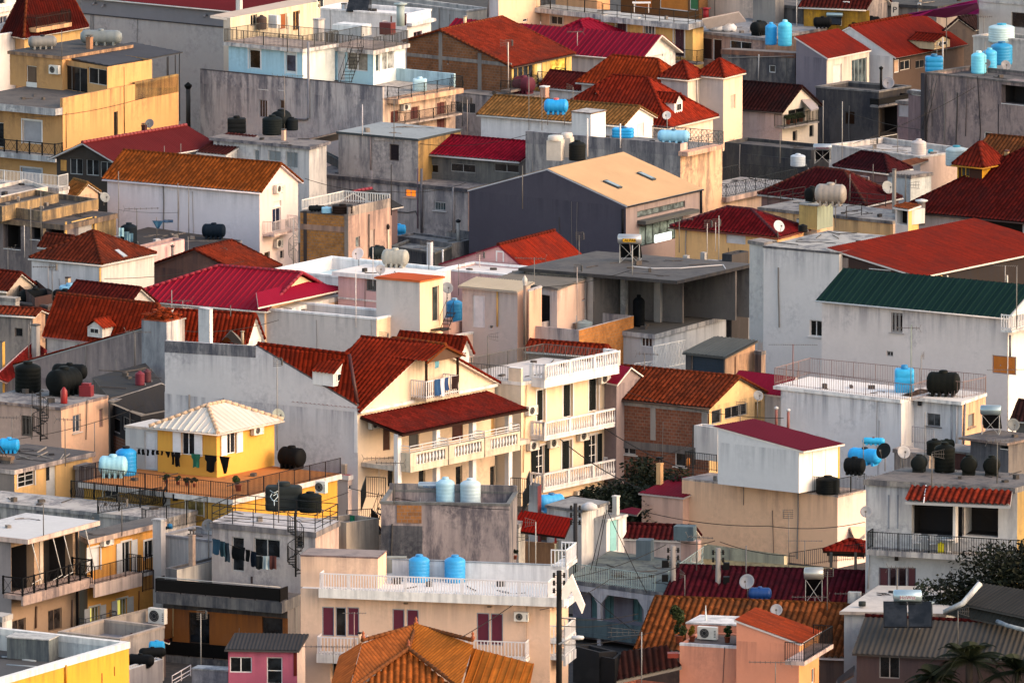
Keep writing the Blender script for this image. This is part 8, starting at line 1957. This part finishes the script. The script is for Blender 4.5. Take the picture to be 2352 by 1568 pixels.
# orange roof
b=Bld('house','house under a large orange panel tiled hipped roof with ridge finials, bottom centre','house')
c0=atz(1400,1560,.1); b.root=empty('house',Vector((c0.x,c0.y,0)),b.label,'house')
og=tiles('d87426',.2,.05); ob=tiles('b45e28',.25,.1); od=tiles('b86028',.4,.4)
A=(1470,1055,5.2); B=(1992,1190,5.2); Cc=(1402,1265,4.55); 
def rpl(pts,k,m_): 
    P=[atz(*q) for q in pts]; mb=MB(); sheet(mb,P,k,.05); o=mb.build('roof',m_,b.root); return P
rpl([A,(1402,1265,4.6),(860,1640,3.3),(975,1190,5.0)],'fine',ob); rpl([(975,1190,5.0),(860,1640,3.3),(670,1640,3.2),(770,1330,4.3)],'fine',ob)
rpl([A,B,(1890,1640,3.3),(1402,1265,4.6)],'fine',og); rpl([(1992,1275,4.6),(2565,1375,4.4),(2510,1680,3.0),(1870,1680,3.0)],'metal',og)
rpl([(1388,1270,4.45),(880,1680,3.0),(1880,1680,3.0)],'old',od)
mb=MB()
for a,c in (((975,1190,5.0),A),(A,B),(A,(1402,1265,4.6)),((1402,1265,4.6),(860,1640,3.3)),((1402,1265,4.6),(1890,1640,3.3))): ridge(mb,atz(*a)+Z*.1,atz(*c)+Z*.1,.11)
ro=mb.build('ridge_cap',tiles('b86c3c'),b.root)
for q in (A,B,Cc,(985,1185,5.0)): p=atz(*q)+Z*.15; mb=MB(); mb.lathe(p,[(.1,0),(.13,.12),(.05,.2),(.09,.3),(.0,.45)],8); mb.build('finial',paint('8a4424'),ro)
m=MB(); P=[atz(*q) for q in ((700,1640,3.1),(1870,1660,2.9),(2500,1670,2.9))]; q0=P[0]; m.box8([Vector((P[0].x,P[0].y,-.5)),Vector((P[2].x,P[2].y,-.5)),Vector((P[2].x,P[2].y+7,-.5)),Vector((P[0].x,P[0].y+5,-.5))]+[Vector((P[0].x,P[0].y,3.0)),Vector((P[2].x,P[2].y,2.8)),Vector((P[2].x,P[2].y+7,2.8)),Vector((P[0].x,P[0].y+5,3.0))]); m.build('wall',plaster('c4a88c',.2),b.root)
chimney(3,825,1580,28,90,'short white vent pipe before the orange roof','c8c8cc','pipe',cap='c8c8cc')
# =================================================================== bottom, right of centre
T(2,3)
b=Bld('shed','open shed with a vivid red sheet roof on crimson posts','shed')
v=b.vol((-40,262),(392,290),(470,230),4.1,wall='8a6c54',wallB='9c9c8c',stain=.2); v.flat(.2)
roofpoly(b.root,[(-30,165,5.1),(485,235,5.0),(560,60,5.9),(90,-15,5.9)],'fine',tiles('a01c10',.12,.1),'roof',.08,'2a1a18')
for x in (400,): p=atz(x,420,3.5); m=MB(); m.cbox(atz(x,285,4.15),.12,.12,1.0); m.build('post',paint('6a1418'),b.root)
w=b.vol((-60,100),(60,115),(120,60),5.6,wall='b8b0a4',wallB='b8b0a4',stain=.4); w.slab(.02)
T(2,2); tank(5.3,'h',362,1560,245,175,'3c9ad4','sky blue horizontal tank over the vivid red sheet roof',rz=.35,lidc='1c5a8a'); x=b.vol((150,1310),(235,1330),(270,1310),7.2,wall='b4a8a8',wallB='6a2c30',stain=.3)
T(2,3)
potplant(3.8,505,440,150,110,'dark potted shrub at the white terrace corner by the black pole',hue='10180c'); potplant(4.1,30,430,90,110,'dark green bush left of the vivid red roof',hue='141c10')
b=Bld('house','low whitewashed hut with a teal door in a bright white frame','house')
v=b.vol((430,20),(868,62),(1052,15),5.4,wall='b4b4bc',wallB='d0ccd0',stain=.35); v.slab((.05,.1,0,0),.14,top='8a8684',edge='c8c8c8',stain=.5); v.opn('B',938,205,80,330,'panel',fc='c4c8c8',fillc='7cb0b4',cols=1,name='door')
T(2,2)
w=b.vol((320,1500),(640,1545),(880,1470),6.1,wall='c4c2c6',wallB='c0bcba',stain=.5); w.slab(.1,.15,top='8d8a88'); w.opn('B',760,1520,60,40,'void')
chimney(5.6,955,1560,60,135,'white square chimney beside the dark trees','b8b4b0','plain',-35,cap='c4bcb8')
p=base(w,710,1540); m=MB(); m.lathe(p,[(0,0),(.5,0),(.42,.25),(.2,.38),(0,.4)],10); tag(m.build('skylight_dome',plaster('b4b0b4',.1),None,loc=p),'white domed skylight behind the whitewashed hut','skylight')
T(2,3)
b=Bld('house','pale house with a mossy roof terrace, chamfered loggia and faded teal shutters','house')
v=b.vol((560,580),(1430,700),(1760,470),3.5,wall='85808c',wallB='7c7880',stain=.4); v.slab((1.3,.1,0,.1),.22,top='666c68',edge='8d8886',stain=.85)
f=v.A; ft='5c8a8c'
for x,y in ((750,850),(872,862),(1132,885)): v.opn('A',x+20,y,86,245,'louvre',fc='5c7c80',cols=2,fillc='4a6c70')
zt=v.z-.24
for x in (800,1228,1440): u_,_=f.hit(x,700,1.2); m=MB(); m.box(f.P(u_-.12,-.5,1.0),f.u*.24,f.n*.22,Z*(zt+.5)); m.build('column',plaster('a49ca8',.2),v.root); m=MB(); m.box8([f.P(u_-.12,zt-.9,1.02),f.P(u_+.12,zt-.9,1.02),f.P(u_+.12,zt-.9,1.2),f.P(u_-.12,zt-.9,1.2),f.P(u_-.6,zt-.3,1.02),f.P(u_+.6,zt-.3,1.02),f.P(u_+.6,zt-.3,1.2),f.P(u_-.6,zt-.3,1.2)]); m.build('bracket',plaster('a49ca8',.2),v.root)
m=MB(); m.box(f.P(0,zt-.32,1.02),f.u*f.L,f.n*.2,Z*.32); m.build('beam',plaster('a49ca8',.2),v.root)
zfl=f.hit(900,1130,1.25)[1]; m=MB(); m.box(f.P(0,zfl-.25,.02),f.u*f.L,f.n*1.3,Z*.25); m.box(f.P(0,zfl+.002,1.15),f.u*f.L,f.n*.12,Z*.75); m.build('balcony',plaster('5c6c70',.4),v.root)
mb=MB(); railing(mb,[f.P(.2,v.roofz,1.2),f.P(f.L,v.roofz,1.2)],.95,'bars',gap=.16); railing(mb,[v.pm(v.la,.1,v.roofz),v.pm(v.la,v.lb,v.roofz)],.95,'lattice'); mb.build('railing',paint('8a9a98'),v.root)
for x,y,w_,h_,l,c in ((1222,430,165,185,'blue grey square cabinet with a pale side on the mossy terrace','5c6870'),(1590,250,220,130,'long blue grey cabinet high behind the mossy terrace','54646c'),(1645,440,190,185,'pinkish masonry box right of the concrete utility pole','a88c84')):
    p=base(v if y>300 else 4.8,x,y); k=scale_at(p); m=MB(); m.cbox(p,ln(w_)/k*.85,.8,ln(h_)/k,-.25); rt=empty('cabinet',p,l,'cabinet'); m.build('housing',plaster(c,.25),rt)
b=Bld('house','strip of dull red tiled roof behind the mossy terrace','house'); w=b.vol((1000,240),(1600,265),(1700,220),4.0,wall='a89898'); w.gable('A',.6,'tile',tiles('5c1a1a'),over=.1,gut=False)
w=b.vol((1760,300),(2500,400),(2530,392),2.3,wall='b0a890',wallB='b0a890',stain=.2)
# crimson tile roof and tan tile roof
b=Bld('house','house with a wide maroon tile roof behind the tan tiled ridge','house')
v=b.vol((1380,900),(3232,965),(3546,667),3.0,wall='8a7a78'); v.gable('A',1.5,'old',tiles('5c1820',.3,.25),over=.2,gut=False,ridgec=tiles('5c1820'))
b=Bld('house','old house with a broad roof of mottled tan and brown barrel tiles','house')
v=b.vol((1165,1262),(3050,1340),(3380,1030),2.2,wall='6c5c54',stain=.4); v.gable('A',1.9,'old',tiles('945028',.6,.5),over=.2,gut=False,ridgec=tiles('9a5424'))
tank(3.85,'h',2278,808,215,130,'123c78','dark blue horizontal tank on the maroon tile roof',rz=-.1); dish(3.9,2165,800,640,140,'grey dish beside the dark blue tank',az=200,c='8a8a90'); dish(3.8,2430,1000,900,110,'pale dish peeping over the salmon house roof',az=185,c='8a8a90')
antenna(3.4,1587,820,570,'grid antenna before the maroon tiles','fork',boom=.8,az=120); antenna(3.2,2150,760,300,'grey post with a bracket before the maroon tiles','pole',r=.035)
# salmon house
b=Bld('house','salmon pink house with an orange red mono pitch roof, railed balcony and terrace plants','house')
v=b.vol((1540,1210),(2420,1262),(2600,1150),4.1,wall='cf8a70',wallB='d8966c',stain=.08); v.flat(.05,top='6a5a54')
wallon(v,'A',.12,.2,u1=v.A.hit(2065,1240)[0],mat='c4bcc4',stain=.2,name='coping')
T(3,3)
w=b.vol((-290,1180),(285,1212),(470,1100),4.6,wall='cf8a70',wallB='d89a68',stain=.08); w.shed(1.05,'B','fine',tiles('a03c18',.3,.35),over=.12,edge='b8b0b0',verge=.06)
w.opn('B',415,1500,30,140,'glass',cols=1); w.balcony('B',335,1372,600,1.1,.22,'bars',slabc='c0a8a0',rc='161618',rh=1.0)
T(2,3)
w2=b.vol((1000,1570),(1560,1640),(1700,1600),1.9,wall='c8806a',stain=.1)
roofpoly(b.root,[(1000,1290,3.6),(960,1560,2.3),(1560,1425,2.9),(1420,1230,3.9)],'old',tiles('3c1c18',.3,.3),'lean_to_roof',.1)
g=b.vol((1600,1010),(2072,1030),(2200,960),4.6,wall='c8866c',stain=.1); g.slab(.03,.08,top='c4c4c8')
ac_floor(v,1790,1175,175,115,'air conditioner between plants on the salmon house terrace',face=v.A)
potplant(v,1535,1200,360,200,'tall spiky dark green shrub on the salmon house terrace',hue='26321a'); potplant(v,1655,1185,150,80,'small yellowish shrub beside the tall spiky one',hue='5a4a14'); potplant(v,1978,1195,150,110,'leafy plant in a terracotta pot right of the terrace air conditioner',hue='22361a')
m=MB(); p=base(4.2,1780,1060); m.tube([p,p+Z*1.1],.02,6); m.tube([p+Z*.1,p+Z*1.25],.09,8,r2=.01); tag(m.build('parasol',paint('c4ccd0'),None,loc=p),'closed white parasol on the salmon house terrace','parasol')
m=MB(); p=base(v,1480,1330); m.cbox(p,.6,.5,.25,0); tag(m.build('planter',paint('6c2418'),None,loc=p),'red crate on a white ledge left of the salmon terrace','planter')
antenna(2.4,1190,1560,1090,'big toothed aerial over the dark brown lean to roof','fork',boom=-2.6,az=-3,mc='8a8a8c',r=.03); antenna(3.5,2420,1600,1370,'yagi before the salmon wall','yagi',boom=2.2,az=175,n=16)
# poles
def pole(x,yb,yt,z0,w,label,hue,conc=False,arm=False):
    p=atz(x,yb,z0); k=scale_at(p); hh=ln(yb-yt)/k; r=ln(w)/k/2; rt=empty('utility_pole',Vector((p.x,p.y,0)),label,'utility pole','utility poles')
    mb=MB(); mb.tube([Vector((p.x,p.y,-.3)),p+Z*hh],r*1.15,10,True,r*.9); mb.build('pole',plaster(hue,.3),rt)
    t=p+Z*hh
    for i in range(3):
        for s_ in (-1,1):
            q=t-Z*(.25+.42*i)+Vector((s_*(r+.12),0,0)); m=MB(); m.lathe(q,[(0,-.15),(.06,-.13),(.09,-.08),(.05,-.04),(.09,.02),(.05,.06),(.08,.12),(0,.15)],8); m.tube([q-Z*.0,Vector((t.x,t.y,q.z))],.02,5); m.build('insulator',paint('1c1a1a',.4),rt)
    if conc:
        [(lambda m:(m.cbox(t-Z*q_+Vector((r+.3 if arm else -r-.3,-.1,0)),.35,.3,.4),m.build('junction_box',paint('151516'),rt)))(MB()) for q_ in (1.2,2.0)]
    return t
pole(432,1500,520,2.7,52,'thick black wooden utility pole before the peach balconies','161412'); pole(582,450,-90,3.8,40,'dark wooden utility pole rising behind the white hut','2c2826')
pole(1480,775,300,3.2,52,'left of the two pale concrete utility poles','8d857f',True); pole(1893,790,320,3.2,52,'right of the two pale concrete utility poles','8d857f',True,True)
t=atz(430,1210,5.2); rt=empty('street_lamp',t,'white street lamp head reaching out from the black wooden pole','street lamp'); e=atz(560,1150,5.5); m=MB(); m.tube([t,e],.05,6); m.build('arm',paint('8a8a8c'),rt); m=MB(); m.lathe(Vector((0,0,0)),[(0,-.1),(.09,-.05),(.13,.3),(.1,.55),(0,.6)],10,'x'); m.v=[e+Vector(q) for q in m.v]; m.build('lamp_head',paint('b8b8bc',.4),rt)
# white folding awning
rt=empty('awning',atz(560,780,4.6),'white folded awning shaped like a peaked arrow beside the black pole','awning'); 
for nm,PP in (('cloth_panel',((548,570),(665,850),(640,930),(545,725))),('cloth_panel',((548,570),(545,725),(500,792),(455,800),(460,700)))):
    m=MB(); q_=[atz(x,y,zY(x,y,527.6)) for x,y in PP]; m.poly(q_); m.poly([k+Vector((.05,.12,0)) for k in q_][::-1])
    for a,c in zip(q_,q_[1:]+q_[:1]): m.quad(a,c,c+Vector((.05,.12,0)),a+Vector((.05,.12,0)))
    m.build(nm,paint('dcd4d0',.8),rt)
for P_,l,s_ in (([(870,-20,8.0),(760,560,3.8)],'first of the steep dark cables from the post above the teal door',0),([(880,-10,8.0),(1240,740,4.0)],'second of the steep dark cables, running down right',.1),([(850,0,8.0),(715,560,4.0)],'third of the steep dark cables, the leftmost',.05),([(1200,-10,7.0),(2350,125,6.5),(3240,90,7.5)],'long cable across the peach rendered block',.25),([(440,970,5.4),(1160,930,5.0)],'upper of two thick cables from the black pole to the tan roof',.2),([(440,1040,5.1),(1160,985,4.8)],'lower of two thick cables from the black pole to the tan roof',.2),([(-470,1150,5.8),(420,545,6.6)],'cable across the crimson shutters up to the black pole',.15),([(1515,260,5.4),(1865,260,5.4)],'cable between the two pale concrete poles',.2),([(1910,270,5.4),(2600,400,4.5)],'cable running right from the right concrete pole',.2),([(700,730,5.0),(1150,1110,3.2)],'thin cable before the teal shutters',.1)):
    cable(P_,l,sag=s_)
T(2,2)
cable([(850,795,5.0),(1560,1160,4.6)],'cable from the white balustrades to the peach block',sag=.2,r=.03); cable([(440,895,6.0),(1230,1370,4.4)],'cable from the middle balustrade down to the crimson lean to roof',sag=.3,r=.03); cable([(1370,1050,4.6),(1660,930,4.8)],'thin cable over the brick wall',sag=.1)
T(2,3)
# dark yard below the loggia
b=Bld('shed','dark ruined yard walls below the chamfered loggia, bottom centre','shed')
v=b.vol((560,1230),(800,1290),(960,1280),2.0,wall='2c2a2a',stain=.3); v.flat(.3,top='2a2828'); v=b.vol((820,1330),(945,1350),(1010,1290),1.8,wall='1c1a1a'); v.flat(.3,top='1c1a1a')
# =================================================================== bottom right
T(3,3)
b=Bld('house','low sprawling house with cream concrete slabs and a lettered solar heater, bottom right','house')
v=b.vol((700,905),(1630,925),(1960,690),4.9,wall='9aa0a8',wallB='9aa4ac',stain=.3); v.slab((.25,.1,0,.2),.16,top='b8aca4',edge='a49890',stain=.35)
roofpoly(b.root,[(1790,850,5.6),(2500,1000,5.6),(2600,760,6.5),(1950,655,6.6)],'bigcorr',metal_roof('3c3a38',.3),'roof',.06,'3c3a38')
roofpoly(b.root,[(1610,925,5.0),(2520,1110,5.0),(2500,985,5.55),(1790,860,5.6)],'bigcorr',metal_roof('34332f',.4),'roof',.06,'3c3a38')
m=MB(); m.tube([atz(1620,915,5.25),atz(1790,835,5.8),atz(1950,650,6.8)],.16,6); m.build('white_verge',plaster('a8b0b8',.2),b.root)
m=MB(); m.tube([atz(2105,1000,5.3),atz(2200,1040,5.2),atz(2400,1090,5.1)],.12,6); m.build('sealant_strip',plaster('8d98a0',.4),b.root)
solar(4.7,1280,1035,260,330,'solar heater with magenta lettering over two black panels, bottom right','HoWat','7c1440',panels=2,rot=-1,tankc='9ab0bc',side=1,wide=1.75,bandc='a8b4b8')
chimney(4.6,1490,990,46,180,'grey flue with a hat cowl right of the magenta lettered heater','4c545c','pipe',cap='7c8c94')
m=MB(); p=atz(865,860,5.0); m.lathe(p,[(0,0),(.2,0),(.2,.25),(0,.26)],12); tag(m.build('bucket',paint('2c3030'),None,loc=p),'dark bucket on the cream slab','bucket')
p=base(4.4,795,830); m=MB(); m.cbox(p,.7,.4,.6,-.2); tag(m.build('cabinet',plaster('9aa0a4',.3),None,loc=p),'small grey metal box left of the cream slab','cabinet')
b=Bld('house','dusky house with a weathered grey corrugated roof and one white framed window, bottom right','house')
v=b.vol((815,1285),(2800,1382),(3000,1200),3.4,wall='4f4142',stain=.2); v.gable('A',1.35,'bigcorr',metal_roof('4e4b49',.4,.8),over=.25,gut=False,edge='3c3836',ridgec=tiles('6c1c18'))
v.opn('A',1115,1425,190,205,'glass',fc='8d8684',cols=2,fillc='121112')
roofpoly(b.root,[(640,1530,1.6),(610,1600,1.3),(790,1500,2.2),(800,1400,2.6)],'plain',concrete('3c3836',.3),'awning_roof',.05)
b=Bld('gazebo','small garden pavilion with a bright red hipped roof and dark posts','gazebo')
v=b.vol((540,352),(880,365),(1000,320),3.4,base=3.1,wall='2c2624'); v.hip(.4,'A',kind='fine',mat=tiles('8c2014',.15,.1),over=.15,gut=False,edge='2a1c18')
for x in (580,805): m=MB(); m.cbox(atz(x,370,3.4)-Z*2.4,.16,.16,2.4); m.build('post',paint('2c3034'),b.root)
m=MB(); railing(m,[atz(200,515,2.2),atz(560,460,2.6),atz(880,430,3.0)],.9,'bars'); tag(m.build('railing',paint('1c1e20'),None,loc=atz(560,460,2.6)),'black stair railing under the red garden pavilion','railing')
b=Bld('garden_wall','pale green yellow garden wall before the red garden pavilion','wall'); w=b.vol((-700,430),(560,520),(590,510),2.6,wall='b8ac84',wallB='b8ac84',stain=.2)
solar(3.9,420,830,180,330,'old solar heater with a rust orange post before the maroon tiles',rot=-2,tankc='a8a8a4',side=-1)
for x,b_,t,k,l in ((190,515,0,'grid','tall knotted mast before the peach rendered block'),(338,480,255,'long','mast with a pale long comb before the peach rendered block'),(430,1060,770,'yagi','mast with a short comb before the tan tiles, bottom right'),(822,1000,740,'yagi','mast with toothed aerial at the cream slab'),(40,1600,1385,'yagi','far yagi before the salmon wall')):
    if 'far yagi' in l: continue
    antenna(2.6,x,b_,t,l,k,boom=2.0,az=178,n=14)
q_=atz(2360,250,8.4); q_.z=0; tree(q_,4.0,1.7,2.3,'big dark tree beside the white armchair balcony, right edge',18000,.14,'0d1308',3.9,sd=31)
q_=atz(1930,470,7.0); q_.z=0; tree(q_,2.4,1.4,1.6,'middle dark tree before the crowded grey building, bottom right',9000,.13,'10160a',3.3,sd=32)
q_=atz(1560,550,6.4); q_.z=0; tree(q_,1.4,1.4,1.5,'smaller leafy tree before the crimson shutters, bottom right',1500,.11,'20281a',3.4,sd=33)
def palm(p,hh,n,L,label,sd):
    p=Vector(p); rt=empty('palm_tree',p,label,'palm tree','palms at the bottom right corner'); rd=random.Random(sd); m=MB(); m.tube([p-Z*.2,p+Z*hh],.2,8); m.build('trunk',plaster('3c3028',.4),rt)
    m=MB(); c=p+Z*hh
    for i in range(n):
        a=2*math.pi*i/n+rd.uniform(-.15,.15); el=rd.uniform(-.1,1.2); d=Vector((math.cos(a)*math.cos(el),math.sin(a)*math.cos(el),math.sin(el))); pts=[]; K=9
        for j in range(K+1):
            t=j/K; pts.append(c+d*(L*t)-Z*(L*.62*t*t))
        m.tube(pts,.02,4,False)
        for j in range(1,K*4):
            t=j/(K*4); q=c+d*(L*t)-Z*(L*.62*t*t); s_=Vector((-d.y,d.x,0)).normalized(); ll=.55*math.sin(math.pi*min(1,t*1.1+.08))+.08
            for sg in(-1,1): tip=q+s_*(sg*ll)+d*ll*.5-Z*(ll*.55); m.poly([q-d*.03,q+d*.03,tip])
    m.build('crown',leafmat('161d0f'),rt)
def pz(x,y,z): q=atz(x,y,z); q.z=0; return q
palm(pz(1850,1330,4.0),3.8,34,2.9,'nearer palm with a dense crown before the corrugated roof',3); palm(pz(2300,1430,3.6),3.4,28,2.6,'palm at the very bottom right corner',5); palm(pz(1530,1500,3.0),2.9,22,2.0,'low palm left of the dense crowned one, bottom right',7)

# ------------------------------------------------------------------ more aerials and wires
T()
for z,x,y,t,k,bm,l in ((6.5,1062,290,228,'grid',1,'grid aerial between the brick house and the tan cottage'),(9.5,1165,130,98,'fork',.8,'small aerial on the worn red brick house roof'),(11,660,120,38,'pole',1,'thin pole between the two railed terraces of the pale blue house'),(7,905,330,226,'yagi',1.4,'mast with a yagi above the grey sheet roof, stained building'),(6.6,1200,480,380,'pole',1,'slim mast at the left eave of the dark gabled hall'),(5.4,1330,610,540,'grid',1,'grid aerial behind the pink gabled house'),(4.8,985,640,560,'fork',.9,'dark crossed aerial behind the broad white flat roof'),(7,1560,580,500,'yagi',1.5,'mast with a yagi behind the wide concrete slab'),(6.2,2080,480,400,'yagi',1.3,'yagi standing left of the dark red hipped roof'),(5,120,690,610,'grid',1,'grid aerial above the dark brown panelled terrace'),(6.1,310,840,760,'yagi',1.6,'short yagi above the slanting stained gable wall'),(4.5,530,780,700,'pole',1,'pole behind the peeled white wall'),(8.2,880,840,770,'grid',1,'grid aerial on the big red tile roof'),(7.7,1120,860,770,'fork',1,'crossed aerial left of the top white balustrade'),(5.6,1480,900,810,'yagi',1.4,'yagi standing on the orange brown tile roof'),(5,1700,1000,930,'grid',1,'grid aerial beside the crimson roofed cube'),(10.4,2290,1110,1010,'yagi',1.6,'yagi at the right end of the crowded tank roof'),(10.4,2140,1120,1040,'fork',1,'crossed aerial between the black end-on tanks'),(6,150,1070,960,'yagi',1.5,'mast with a yagi beside the littered yellow gatehouse roof'),(7,100,1230,1150,'pole',1,'pole on the broad white slab roof, bottom left'),(6,280,1230,1150,'grid',1,'grid aerial on the orange yellow apartment roof'),(7.5,640,1200,1100,'pole',1,'pole beside the scrawled black tank'),(7.6,905,1160,1060,'yagi',1.6,'long yagi left of the blue lettered heater'),(6.5,1215,1320,1230,'fork',1,'aerial at the right end of the railed white terrace'),(4,1600,1330,1230,'yagi',1.5,'yagi between the two pale concrete poles'),(4.5,1900,1400,1310,'grid',1,'grid aerial before the maroon roof and garden pavilion'),(5,2060,1400,1300,'yagi',1.4,'yagi on the cream slab house, bottom right'),(4.6,2200,1480,1400,'fork',.9,'aerial behind the grey corrugated roof ridge')):
    antenna(z,x,y,t,l,k,boom=bm,az=(x*7)%40-20+(180 if x%2 else 0),r=.028,mc='5c5854')
for P_,s_,l in (([(60,270,9),(330,225,8.5)],.3,'loose wire over the bright ochre side wall'),([(700,410,7.5),(900,440,6.6),(1070,420,6)],.3,'drooping wire along the stained beige wall'),([(960,330,7),(1210,310,9)],.4,'wire over the crimson porch roof'),([(1700,400,6.5),(1960,470,6.4)],.3,'wire across the dull crimson tiles'),([(1900,240,8),(2130,300,8.5)],.3,'wire in front of the dark grey concrete block'),([(1960,330,7.4),(2240,200,10)],.3,'long wire rising to the tall pink wall'),([(240,640,6.5),(560,600,5.6)],.3,'wire above the crimson metal roof'),([(420,760,6.5),(640,735,6)],.3,'wire behind the peeled white wall top'),([(1210,660,6),(1450,620,7.2)],.3,'wire left of the wide concrete slab'),([(1440,900,7),(1800,960,6)],.4,'wire over the brick house and cube'),([(20,1010,6.8),(330,930,7)],.3,'wire before the peach house with the spiral stair'),([(480,1200,7.5),(800,1130,7)],.3,'wire above the scrawled tank terrace'),([(800,1120,7),(1170,1170,8.3)],.25,'wire over the streaked block'),([(1240,1400,6.2),(1400,1330,5.5),(1560,1300,6)],.25,'looping wire beside the mossy terrace'),([(1285,1330,6.8),(1530,1250,6.2)],.3,'upper wire from the black pole to the left concrete pole'),([(1290,1480,4.6),(1500,1450,4)],.2,'low dark wire right of the black pole')):
    cable(P_,l,sag=s_,r=.02)
# ------------------------------------------------------------------ ground, light, camera
finish()
g=MB(); g.poly([Vector((-4000,-500,0)),Vector((4000,-500,0)),Vector((4000,9000,0)),Vector((-4000,9000,0))])
tag(g.build('ground',concrete('4a4643',.5)),kind='structure')
w=bpy.data.worlds.new("World"); sc.world=w; w.use_nodes=True; nt=w.node_tree; nt.nodes.clear()
sky=nt.nodes.new('ShaderNodeTexSky'); sky.sky_type='NISHITA'; sky.sun_disc=False
SE,SA=R_(26),R_(SUNAZ)
sky.sun_elevation=SE; sky.sun_rotation=SA; sky.air_density=1.0; sky.dust_density=2.0; sky.ozone_density=1.0
mx=nt.nodes.new('ShaderNodeMix'); mx.data_type='RGBA'; mx.blend_type='MULTIPLY'; mx.inputs[0].default_value=1; mx.inputs[7].default_value=(*SKYTINT,1)
bg=nt.nodes.new('ShaderNodeBackground'); bg.inputs[1].default_value=SKYS
out=nt.nodes.new('ShaderNodeOutputWorld'); nt.links.new(sky.outputs[0],mx.inputs[6]); nt.links.new(mx.outputs[2],bg.inputs[0]); nt.links.new(bg.outputs[0],out.inputs[0])
sd=bpy.data.lights.new('sun','SUN'); sd.energy=SUNE; sd.angle=R_(32); sd.color=SUNC
so=bpy.data.objects.new('sun',sd); col.objects.link(so)
# sun stands at azimuth SUNAZ clockwise from +Y, elevation SE
dirv=Vector((math.sin(SA)*math.cos(SE),math.cos(SA)*math.cos(SE),math.sin(SE)))
so.rotation_euler=dirv.to_track_quat('Z','Y').to_euler()
cd=bpy.data.cameras.new('camera'); cd.sensor_width=36; cd.lens=36*F/2352; cd.clip_start=1; cd.clip_end=20000
co=bpy.data.objects.new('camera',cd); col.objects.link(co); co.location=CAM; co.rotation_euler=(math.pi/2-PITCH,0,0)
sc.camera=co
sc.render.resolution_x=1024; sc.render.resolution_y=682
sc.view_settings.view_transform='Standard'; sc.view_settings.look='None'; sc.view_settings.exposure=0; sc.view_settings.gamma=1
sc.cycles.max_bounces=6; sc.cycles.diffuse_bounces=4
